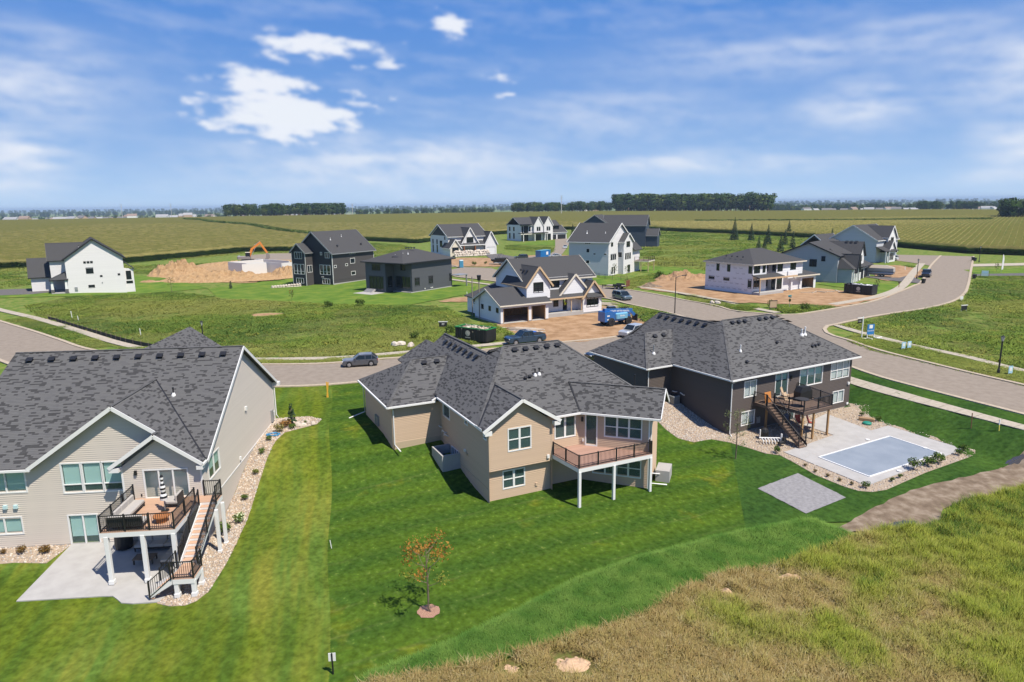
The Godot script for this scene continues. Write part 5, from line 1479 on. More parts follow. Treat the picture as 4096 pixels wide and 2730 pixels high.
	# dormer over the garage
	d = four(h, 5.7, 1.2, 10.4, 6, 3.6, [gtop(4.7, 6.2, 8.9), 6.2, 6.2, 6.2]); window(d.f, 1.4, 4.7, 3.25, 6.25, {fm = M.black, cols = 2, rail = 0.5, c = 0.08}); sides({f = d.f, l = d.l, r = d.r}, M.wrap, 0.4)
	gable(h, 5.7, 1.2, 10.4, 9, 6.2, 9.1, "w", 0.4, M.roof, M.pine, 1)
	# entry
	d = four(h, 9.3, 3.0, 17.5, 9, 0.4, 3.3); window(d.f, 3.0, 1.65, 3.9, 3.05, {fm = M.black, rail = 0.5}); d.f.op.append([4.95, 0.75, 5.85, 3.0]); sides({f = d.f}, M.wrap, 0.4)
	var dk := MB.new(); dk.bx(L3(14.7, 1.9, 4.2), Vector3(1.2, 2.4, 0.05)); obj("hallway", dk, M.room, h)
	roof(h, [L3(9.3, 3.35, 1.1), L3(17.6, 3.35, 1.1), L3(17.6, 4.6, 3.4), L3(9.3, 4.6, 3.4)], M.roof)
	gutter(h, L3(9.3, 3.22, 1.05), L3(17.6, 3.22, 1.05), M.pine, "porch_beam", 0.12, 0.26)
	var pf := MB.new(); pf.bx(L3(13.4, 0.32, 2.1), Vector3(8.1, 0.75, 1.9)); obj("porch_floor", pf, M.concrete, h)
	post(h, L3(14.9, 0.5, 1.3), 3.15, 0.15, M.pine, false); post(h, L3(17.2, 0.5, 1.4), 3.15, 0.15, M.pine, false)
	# twin front gables
	d = four(h, 12.6, 2.0, 19.6, 6, 3.4, [gtop(7, 3.6, 7.2), 3.5, 3.5, 3.5]); sides({f = d.f}, M.wrap, 0.4)
	gable(h, 12.6, 2.0, 19.6, 8, 3.55, 7.3, "w", 0.3, M.roof, M.cream, 1, 0.3)
	d = four(h, 17.5, 1.4, 21.6, 7, -0.1, [gtop(4.1, 3.5, 5.9), 3.5, 3.5, 3.5]); window(d.f, 0.85, 1.3, 3.25, 2.85, {fm = M.black, cols = 3, rail = 0.5}); sides({f = d.f, l = d.l, r = d.r}, M.wrap, 0.4)
	gable(h, 17.5, 1.4, 21.6, 7, 3.5, 6.0, "w", 0.5, M.roof, M.pine, 1, 0.55)
	panel(d.f, 0.1, -0.2, 4.0, 0.35, -0.02, 0.03, M.metal_grey, "foundation")
	roof(h, [L3(17.9, 3.05, 0.6), L3(21.3, 3.05, 0.6), L3(21.1, 3.75, 1.4), L3(18.1, 3.75, 1.4)], M.roof)
	for i in 3: roof_vent(h, L3(7.2, 8.1, 3.4 + i * 1.1), Vector3(1, 1.2, 0).normalized())
	# --- tall pale grey house
	h = house("two_storey_house", "tall pale grey three-level house with steep charcoal roof beyond the half-built house", 26.4, 2, -185.6, -32)
	d = four(h, -12, 0, 0, 15.5, -0.8, [9.3, gtop(15.5, 9.3, 13.8), gtop(15.5, 9.3, 13.8), 9.3])
	window(d.f, 5.4, 6.2, 6.3, 7.2, KW); window(d.f, 7.5, 5.65, 8.2, 6.0, KW); window(d.f, 10.6, 5.65, 11.4, 6.0, KW); window(d.f, 5.3, 3.2, 6.3, 4.1, KW); window(d.f, 5.0, 8.5, 6.6, 9.0, {fm = M.white, cols = 3})
	window(d.r, 1.5, 4.2, 2.4, 5.7, K); window(d.r, 2.8, 4.2, 3.7, 5.7, K); window(d.r, 4.1, 4.2, 5.0, 5.7, K); window(d.r, 2.2, 0.4, 3.0, 2.1, K); window(d.r, 3.7, 0.4, 4.5, 2.1, K); window(d.r, 1.6, 7.9, 2.8, 8.9, {fm = M.black, cols = 2})
	wall(d.f, M.wall_pale_shaded, 0.2); wall(d.r, M.wall_white, 0.2); wall(d.l, M.wall_pale_shaded, 0.2); wall(d.b, M.wall_pale_shaded, 0.2)  # right gable in the lit white, other faces with shade in their colour
	gable(h, -12, 0, 0, 15.5, 9.3, 14.0, "u", 0.45, M.roof, M.white)
	d = four(h, -0.5, 6.6, 1.6, 13.2, -0.8, [9.0, 9.0, gtop(6.6, 8.9, 11.0), 9.0])
	for i in 3: window(d.r, 1.2 + i * 1.5, 4.0, 2.1 + i * 1.5, 5.6, K)
	window(d.r, 2.0, 7.4, 4.4, 8.8, {fm = M.black, cols = 3}); window(d.r, 3.2, 0.1, 4.8, 2.2, {fm = M.black, cols = 2}); window(d.f, 0.5, 4.6, 1.6, 6.0, KW)
	wall(d.r, M.wall_white, 0.2); wall(d.f, M.wall_pale_shaded, 0.2); wall(d.b, M.wall_pale_shaded, 0.2)  # bay split the same way, lit white against shade-coloured siding
	gable(h, -4, 6.6, 1.6, 13.2, 8.95, 11.2, "u", 0.35, M.roof, M.white, 2)
	roof(h, [L3(2.4, 6.2, 13), L3(2.4, 6.2, 19), L3(-1, 9.3, 19), L3(-1, 9.3, 13)], M.roof)
	wall(wdef(h, 1.6, 13.2, 1.6, 18.6, -0.8, 6.6), M.wall_white, 0.2)
	vent_pipe(h, L3(-8, 11.2, 3.2), 0.7, M.white, 0.08); vent_pipe(h, L3(-2.5, 11.3, 3.4), 0.4, M.white)
	var dk2 := deck_floor(h, P2([1.6, 14.5, 6.0, 14.5, 6.0, 19.5, 1.6, 19.5]), 3.2, 0.3, true, M.deck_brown, M.cream, 0.3)
	railing(h, [L3(1.7, 3.2, 14.6), L3(5.9, 3.2, 14.6), L3(5.9, 3.2, 19.4)], M.black, 1.0, true, 0.25)
	for p in [[5.8, 14.7], [5.8, 19.2], [3.6, 14.7]]: post(h, L3(p[0], 0, p[1]), 3.0, 0.2, M.pine, false)
	# --- wrapped house under construction at right
	h = house("unfinished_house", "unfinished two-storey house in printed white house wrap with low hip roof", 51.0, 2, -143.8, 32)
	d = four(h, 0, 0, 4.4, 13, 0.0, 6.3)
	window(d.l, 3.2, 4.5, 3.9, 6.1, K); window(d.l, 6.2, 4.5, 6.9, 6.1, K); window(d.l, 1.1, 2.45, 2.6, 3.1, K); window(d.l, 5.3, 2.5, 6.8, 3.1, K); window(d.l, 11.9, 4.5, 12.7, 6.1, K); window(d.l, 11.9, 1.35, 12.7, 3.2, K)
	window(d.f, 0.35, 4.6, 2.1, 6.15, {fm = M.black, cols = 2}); window(d.f, 0.4, 1.35, 2.1, 3.25, {fm = M.black, cols = 2}); window(d.f, 3.1, 4.6, 3.9, 6.2, K)
	wall(d.l, M.wrap, 0.5, false, "wall", 0.0); wall(d.f, M.wrap, 0.5, false, "wall", 0.0); wall(d.r, M.wrap, 0.5, false, "wall", 0.0); wall(d.b, M.wrap, 0.5, false, "wall", 0.0)
	wrap_print(d.l, 12.6, 6.2)
	wrap_letters(d.f, "OPEN", 0.5, 0.55, 0.55)
	d = four(h, 4.4, 2.2, 8, 12, 0.0, 6.3); window(d.f, 2.0, 4.4, 3.3, 6.1, K); window(d.f, 2.2, 0.8, 3.3, 3.2, K); wall(d.f, M.wrap, 0.5, false, "wall", 0.0)
	d = four(h, 7.9, 0.2, 17.0, 12, 0.0, 6.3)
	window(d.f, 0.4, 4.5, 2.0, 6.1, {fm = M.black, cols = 2}); window(d.f, 0.4, 0.7, 2.0, 3.0, {fm = M.black, cols = 2}); window(d.f, 4.8, 4.6, 6.6, 6.0, {fm = M.black, cols = 2}); window(d.l, 10.8, 4.4, 11.6, 6.1, K); window(d.l, 10.8, 0.7, 11.6, 3.0, K)
	sides(d, M.wrap, 0.5)
	hip(h, 0, 0, 17, 13, 6.4, 0.4, 0.45, M.roof, M.cream)
	# porch and garage bays
	roof(h, [L3(-0.1, 3.65, -1.9), L3(8.2, 3.65, -1.9), L3(8.2, 4.2, 0.2), L3(-0.1, 4.2, 0.2)], M.roof)
	gutter(h, L3(-0.1, 3.45, -1.85), L3(12.4, 3.45, -1.85), M.pine, "porch_beam", 0.2, 0.35)
	var pf2 := MB.new(); pf2.bx(L3(3.9, 0.25, -0.9), Vector3(7.8, 0.6, 2.2)); obj("porch_floor", pf2, M.concrete, h)
	post(h, L3(0.2, 0.0, -1.8), 3.4, 0.18, M.pine, false)
	var pp := MB.new(); pp.bx(L3(12.4, 3.6, -0.6), Vector3(3.4, 1.5, 0.3)); obj("parapet", pp, M.wrap, h)
	d = four(h, 12.6, -0.3, 21.4, 6.5, 0.0, 3.1); d.f.op.append([0.5, 0.0, 3.3, 2.4]); d.f.op.append([3.8, 0.0, 8.0, 2.4]); wall(d.f, M.wrap, 0.4, false, "wall", 0.0); wall(d.l, M.wrap, 0.4, false, "wall", 0.0); wall(d.r, M.wrap, 0.4, false, "wall", 0.0)
	stud_bay(h, 12.7, 21.3, -0.1, 6.4, 2.8)
	roof(h, [L3(14.3, 3.2, -0.8), L3(22.0, 3.2, -0.8), L3(18.5, 4.4, 3), L3(14.3, 4.4, 3)], M.roof); roof(h, [L3(22.0, 3.2, -0.8), L3(22.0, 3.2, 7), L3(18.5, 4.4, 3)], M.roof); roof(h, [L3(22.0, 3.2, 7), L3(14.3, 3.2, 7), L3(14.3, 4.4, 3), L3(18.5, 4.4, 3)], M.roof)
	gutter(h, L3(12.5, 3.05, -0.85), L3(22.0, 3.05, -0.85), M.cream, "fascia", 0.12, 0.26)
	for i in 4: roof_vent(h, L3(1.5, 7.6, 4 + i * 1.5), Vector3(1, 0.4, 0).normalized(), 0.3)
	# --- light grey house with dark trim
	h = house("two_storey_house", "light grey gabled house with black trim and steep porch gable behind the wrapped house", 78.5, 2, -162.9, 51)
	d = four(h, 0, 0.6, 21.5, 14.2, 0.0, [6.6, gtop(13.6, 6.6, 9.4), gtop(13.6, 6.6, 9.4), 6.6])
	window(d.l, 7.2, 3.7, 8.8, 5.4, {fm = M.black, cols = 2, c = 0.05}); window(d.l, 9.9, 5.1, 10.7, 6.2, K)
	sides(d, M.wall_grey); gable(h, 0, 0.6, 21.5, 14.2, 6.6, 9.5, "u", 0.45, M.roof, M.black)
	panel(d.l, 0, -0.1, 13.6, 0.35, -0.01, 0.04, M.metal_grey, "foundation")
	d = four(h, 0.5, -2.6, 9.6, 1.0, 0.0, [3.4, 3.4, 3.4, 3.4]); window(d.f, 0.8, 0.9, 2.2, 2.9, {fm = M.black}); garage_door(d.f, 6.3, 7.5, 2.4, M.black); wall(d.f, M.white, 0.25); wall(d.l, M.wall_grey, 0.2); wall(d.r, M.wall_grey, 0.2)
	roof(h, [L3(0.1, 3.4, -3.1), L3(9.9, 3.4, -3.1), L3(9.9, 8.0, 3.2), L3(2.5, 8.0, 3.2)], M.roof); roof(h, [L3(0.1, 3.4, 1.2), L3(0.1, 3.4, -3.1), L3(2.5, 8.0, 3.2)], M.roof)
	d = four(h, 2.4, -3.0, 5.4, 2, 3.2, [gtop(3.0, 3.3, 6.6), 3.3, 3.3, 3.3]); wall(d.f, M.white, 0.25); gable(h, 2.4, -3.0, 5.4, 3.5, 3.3, 6.8, "w", 0.35, M.roof, M.black, 1, 0.4)
	for u in [0.7, 2.9, 5.4]: post(h, L3(u, 0, -2.9), 3.3, 0.22, M.white, false)
	d = four(h, 11.5, -1.4, 17.2, 6, 0.0, [gtop(5.7, 6.0, 9.0), 6.0, 6.0, 6.0]); window(d.f, 2.0, 4.2, 3.6, 5.8, {fm = M.white, cols = 2}); wall(d.f, M.white, 0.25); wall(d.l, M.wall_grey, 0.2); wall(d.r, M.wall_grey, 0.2); gable(h, 11.5, -1.4, 17.2, 7, 6.0, 9.2, "w", 0.4, M.roof, M.black, 1)
	d = four(h, 9.6, -2.2, 22, 1, 0.0, 3.1); garage_door(d.f, 0.6, 4.6, 2.5, M.wall_black); garage_door(d.f, 5.4, 9.4, 2.5, M.wall_black); wall(d.f, M.white, 0.25); wall(d.r, M.wall_grey, 0.2)
	roof(h, [L3(9.4, 3.1, -2.7), L3(22.4, 3.1, -2.7), L3(22.4, 4.4, 0.8), L3(9.4, 4.4, 0.8)], M.roof); gutter(h, L3(9.4, 3.0, -2.75), L3(22.4, 3.0, -2.75), M.black, "fascia", 0.1, 0.25)
	for i in 3: roof_vent(h, L3(14.2, 9.0, 0.0 + i * 1.1), Vector3(1, 1.1, 0).normalized(), 0.6)
	# --- white house behind it
	h = house("two_storey_house", "pale white gabled house standing furthest right above the light grey house", 112.1, 2, -218.5, 40)
	d = four(h, 0, -4, 16, 11, 0.0, [7.1, gtop(15, 7.1, 11.4), gtop(15, 7.1, 11.4), 7.1]); sides(d, M.wall_pale_shaded); gable(h, 0, -4, 16, 11, 7.1, 11.6, "u", 0.4, M.roof, M.white)
	d = four(h, 3.5, -6.2, 9.5, 2, 0.0, [gtop(6, 3.5, 6.6), 3.5, 3.5, 3.5]); window(d.f, 1.5, 0.6, 4.5, 2.8, {fm = M.white, cols = 3}); wall(d.f, M.white, 0.25); wall(d.l, M.wall_pale_shaded, 0.2); gable(h, 3.5, -6.2, 9.5, 2, 3.5, 6.8, "w", 0.4, M.roof, M.white, 1)  # white front, side wall with bluish shade put into the colour
	d = four(h, 6, -5, 12, 4, 5.0, [gtop(6, 8, 11.2), 8, 8, 8]); window(d.f, 2.0, 5.8, 4.0, 7.6, {fm = M.black, cols = 2}); wall(d.f, M.white, 0.25); wall(d.l, M.wall_pale_shaded, 0.2); gable(h, 6, -5, 12, 6, 8, 11.3, "w", 0.4, M.roof, M.white, 1)
	roof(h, [L3(-0.3, 3.6, -7.2), L3(9.8, 3.6, -7.2), L3(9.8, 5, -3.9), L3(-0.3, 5, -3.9)], M.roof)
	for u in [0.1, 2.4]: post(h, L3(u, 0, -7.0), 3.5, 0.25, M.white, false)
	d = four(h, -9, 11, 0, 17, 0, [4.6, 4.6, 4.6, 4.6]); sides(d, M.wall_pale_shaded); gable(h, -6, 9, 6, 17, 5.5, 8.6, "u", 0.4, M.roof, M.white)
	# --- white house with boulder wall
	h = house("two_storey_house", "white house with dark gable cap, steep front gables and a boulder wall in front", -5.8, 2, -273.2, 30)
	d = four(h, -19.5, 3, -2.5, 20, 0.0, [7.6, gtop(17, 7.6, 11.8), gtop(17, 7.6, 11.8), 7.6])
	for s in [[2.0, 4.2, 3.0, 6.0], [2.0, 1.0, 3.0, 3.8], [6.0, 4.2, 7.0, 6.0], [6.0, 1.0, 7.0, 3.8], [9.2, 3.3, 11.4, 5.6], [13.6, 6.2, 14.4, 7.4]]: window(d.l, s[0], s[1], s[2], s[3], K)
	sides(d, M.wall_white)
	var gc := MB.new(); gc.extrude([L3(-19.56, 7.7, 4.4), L3(-19.56, 11.3, 11.5), L3(-19.56, 7.7, 18.6)], Vector3(0.05, 0, 0)); obj("gable_cap", gc, M.wall_black, h)
	gable(h, -19.5, 3, -2.5, 20, 7.6, 12.0, "u", 0.5, M.roof, M.white)
	d = four(h, -14.6, 1.2, -7.4, 6, 3.0, [gtop(7.2, 5.0, 10.6), 5, 5, 5]); window(d.f, 2.2, 5.0, 5.0, 7.0, {fm = M.black, cols = 3}); wall(d.f, M.wall_white, 0.25); gable(h, -14.6, 1.2, -7.4, 9, 5.0, 10.8, "w", 0.5, M.roof, M.white, 1)
	d = four(h, -20.6, -1.0, -16.2, 6, 0.0, [gtop(4.4, 3.6, 6.4), 3.6, 3.6, 3.6]); window(d.f, 0.9, 1.4, 3.5, 3.4, {fm = M.black, cols = 3}); wall(d.f, M.cream, 0.25); wall(d.l, M.wall_white, 0.25); gable(h, -20.6, -1.0, -16.2, 6, 3.6, 6.6, "w", 0.4, M.roof, M.white, 1)
	d = four(h, -4.9, 0, 0.1, 9, 0.0, [gtop(5.0, 4.8, 9.0), 4.8, 4.8, 4.8]); garage_door(d.f, 0.5, 4.4, 2.9, M.white); wall(d.f, M.wall_white, 0.25); wall(d.r, M.wall_white, 0.25); gable(h, -4.9, 0, 0.1, 9, 4.8, 9.2, "w", 0.5, M.roof, M.white, 1)
	d = four(h, -9.2, 0.8, -4.9, 6, 0.0, 3.8); garage_door(d.f, 0.8, 3.2, 2.7, M.white); wall(d.f, M.cream, 0.25)
	roof(h, [L3(-16.2, 4.2, -0.2), L3(-4.8, 4.2, -0.2), L3(-4.8, 5.6, 3.0), L3(-16.2, 5.6, 3.0)], M.roof); gutter(h, L3(-16.2, 4.05, -0.25), L3(-4.8, 4.05, -0.25), M.white, "porch_beam", 0.15, 0.3)
	for u in [-14.2, -9.4]: post(h, L3(u, 0, 0.0), 4.0, 0.5, M.cedar, false)
	# --- white house with twin gables
	h = house("two_storey_house", "white house with two pointed gables and black porch, beyond the blue container", 5.2, 2, -358, 33)
	d = four(h, 0, 0, 20, 13, 0.0, [8.8, 8.8, 8.8, 8.8])
	window(d.f, 0.6, 4.9, 1.6, 8.2, K); window(d.f, 2.0, 4.9, 4.6, 8.2, {fm = M.black, cols = 2}); window(d.f, 0.6, 0.6, 4.6, 3.6, {fm = M.black, cols = 3}); window(d.f, 5.2, 5.4, 6.2, 7.8, K)
	for s in [2.0, 6.0]:
		window(d.l, s, 5.6, s + 1.2, 7.6, K); window(d.l, s, 1.6, s + 1.2, 4.4, K)
	sides(d, M.wall_white)
	gable(h, 0, 0, 20, 13, 8.8, 12.6, "u", 0.4, M.roof, M.metal_grey)
	for q in [[7.6, 5.8], [14.0, 5.8]]:
		d = four(h, q[0], -1.2, q[0] + q[1], 5, 0.0, [gtop(q[1], 8.6, 12.7), 8.6, 8.6, 8.6]); window(d.f, 1.8, 5.6, 2.7, 7.6, K); window(d.f, 3.1, 5.6, 4.0, 7.6, K); window(d.f, 1.2, 0.4, 4.4, 3.8, {fm = M.black, cols = 3}); wall(d.f, M.wall_white, 0.25); wall(d.l, M.wall_white, 0.25); wall(d.r, M.wall_white, 0.25)
		gable(h, q[0], -1.2, q[0] + q[1], 7, 8.6, 12.9, "w", 0.3, M.roof, M.white, 1)
	d = four(h, 17, -0.5, 29.5, 10, 0.0, 4.6); garage_door(d.f, 2.4, 5.6, 3.2, M.black); garage_door(d.f, 6.4, 12.0, 3.2, M.black); sides(d, M.wall_white); gable(h, 17, -0.5, 29.5, 10, 4.6, 8.0, "u", 0.4, M.roof, M.white)
	d = four(h, 20, 1.5, 26, 6, 5.0, 8.2); window(d.f, 0.5, 6.4, 5.5, 7.8, {fm = M.black, cols = 4}); sides({f = d.f, l = d.l, r = d.r}, M.wall_black); gable(h, 20, 1.5, 26, 9, 8.2, 10.8, "u", 0.4, M.roof, M.black)
	var pr := MB.new(); pr.bx(L3(6.5, 4.6, -2.2), Vector3(17, 0.35, 3.2)); obj("porch_roof", pr, M.black, h)
	for u in [-0.6, 6.6, 14.4]: post(h, L3(u, 0, -3.4), 4.5, 0.35, M.white, false)
	var br := MB.new(); br.bx(L3(2.6, 9.0, -1.0), Vector3(6.4, 0.35, 2.2)); obj("balcony_roof", br, M.black, h)
	# --- dark blue house far back
	h = house("two_storey_house", "dark blue gabled house half hidden behind the tall pale grey house", 40, 2, -305, -20)
	d = four(h, -9, 0, 3, 14, 0.0, [gtop(12, 10.4, 14.2), 10.4, 10.4, 10.4]); window(d.f, 4.5, 8, 7.5, 9.8, {fm = M.white, cols = 3}); sides(d, M.wall_navy); gable(h, -9, 0, 3, 14, 10.4, 14.4, "w", 0.5, M.roof, M.metal_grey)
	d = four(h, 3, 3, 19, 13, 0.0, [10, gtop(10, 10, 13.6), gtop(10, 10, 13.6), 10]); sides(d, M.wall_navy); gable(h, 0, 3, 19, 13, 10.0, 14.2, "u", 0.5, M.roof, M.metal_grey)
	d = four(h, 19, 4, 24, 11, 0.0, [5.5, 5.5, gtop(7, 5.5, 8), 5.5]); sides(d, M.wall_navy); gable(h, 19, 4, 24, 11, 5.5, 8.2, "u", 0.4, M.roof, M.metal_grey)

# faint print on house wrap: rows of small grey word marks, and painted numbers
func wrap_print(W: Dictionary, l: float, top: float) -> void:
	var font := SystemFont.new(); font.font_names = ["Droid Sans"]
	var t := TextMesh.new(); t.text = "Tyvek"; t.font = font; t.font_size = 32; t.pixel_size = 0.0115; t.depth = 0.004
	var row := 0
	var y := 0.9
	while y < top - 0.3:
		var s := 0.5 + (row % 2) * 0.7
		while s < l - 0.6:
			var hit := false
			for r in W.op:
				if s + 0.6 > r[0] - 0.15 and s - 0.6 < r[2] + 0.15 and y > r[1] - 0.3 and y < r[3] + 0.3: hit = true
			if not hit:
				var o := MeshInstance3D.new()
				o.mesh = t; o.material_override = M.metal_grey; o.name = "wrap_print"
				W.h.add_child(o, true)
				var nr := Vector3(W.nr.x, 0, -W.nr.y)
				o.transform = Transform3D(Basis(Vector3.UP.cross(nr).normalized(), Vector3.UP, nr), wp(W, s, y, 0.012))
			s += 1.55
		y += 1.12; row += 1

func wrap_letters(W: Dictionary, txt: String, s: float, y: float, size: float) -> void:
	var font := SystemFont.new(); font.font_names = ["Droid Sans"]
	var t := TextMesh.new(); t.text = txt; t.font = font; t.font_size = 32; t.pixel_size = size / 32.0; t.depth = 0.004
	var o := MeshInstance3D.new()
	o.mesh = t; o.material_override = M.black; o.name = "painted_letters"
	W.h.add_child(o, true)
	var nr := Vector3(W.nr.x, 0, -W.nr.y)
	o.transform = Transform3D(Basis(Vector3.UP.cross(nr).normalized(), Vector3.UP, nr), wp(W, s + size, y, 0.012))

# ---------------------------------------------------------------- plants
func tuft(blades: int, hgt: float, spread: float, wid: float, lean: float, sd: int) -> ArrayMesh:
	var r := RandomNumberGenerator.new(); r.seed = sd
	var b := MB.new()
	for i in blades:
		var a := r.randf() * TAU; var d := sqrt(r.randf()) * spread
		var p := Vector3(cos(a) * d, -0.03, sin(a) * d)
		var a2 := r.randf() * TAU
		var h := hgt * r.randf_range(0.55, 1.0)
		var ln := Vector3(cos(a2), 0, sin(a2)) * h * lean * r.randf()
		var s := Vector3(-sin(a2), 0, cos(a2)).rotated(Vector3.UP, r.randf_range(-0.6, 0.6)) * wid * 0.5
		var m := p + ln * 0.35 + Vector3(0, h * 0.6, 0); var t := p + ln + Vector3(0, h, 0)
		var tn := r.randf_range(0.75, 1.15)
		var c := Color(tn, tn, tn)
		b.quad(p - s, p + s, m + s * 0.8, m - s * 0.8, c); b.tri(m - s * 0.8, m + s * 0.8, t, c)
	for i in b.n.size(): b.n[i] = (b.n[i] * 0.5 + Vector3.UP).normalized()
	return b.mesh()

# leaf faces through an ellipsoid, denser towards its skin
func leafy(b: MB, o: Vector3, rad: Vector3, n: int, size: float, c0: Color, c1: Color, r: RandomNumberGenerator, inner := 0.45) -> void:
	for i in n:
		var d := Vector3(r.randfn(), r.randfn(), r.randfn()).normalized()
		var k := lerpf(inner, 1.0, pow(r.randf(), 0.6))
		var p := o + d * rad * k
		var nn := (d + Vector3(r.randfn(), r.randfn() + 0.5, r.randfn()) * 0.55).normalized()
		var s := nn.cross(Vector3(r.randfn(), r.randfn(), r.randfn())).normalized(); var t := nn.cross(s)
		var z := size * r.randf_range(0.6, 1.25)
		var c := c0.lerp(c1, r.randf())
		b.quad(p - s * z * 0.5, p - t * z * 0.32, p + s * z * 0.5, p + t * z * 0.32, c)

func xf_at(p: Vector3, turn: float, sc: Vector3) -> Transform3D:
	return Transform3D(Basis(Vector3.UP, turn).scaled_local(sc), p)

func fill(poly: PackedVector2Array, count: int, cb: Callable) -> void:
	var lo := poly[0]; var hi := poly[0]
	for p in poly:
		lo = lo.min(p); hi = hi.max(p)
	var done := 0; var tries := 0
	while done < count and tries < count * 12:
		tries += 1
		var p := Vector2(rng.randf_range(lo.x, hi.x), rng.randf_range(lo.y, hi.y))
		if not Geometry2D.is_point_in_polygon(p, poly): continue
		done += 1
		cb.call(p)

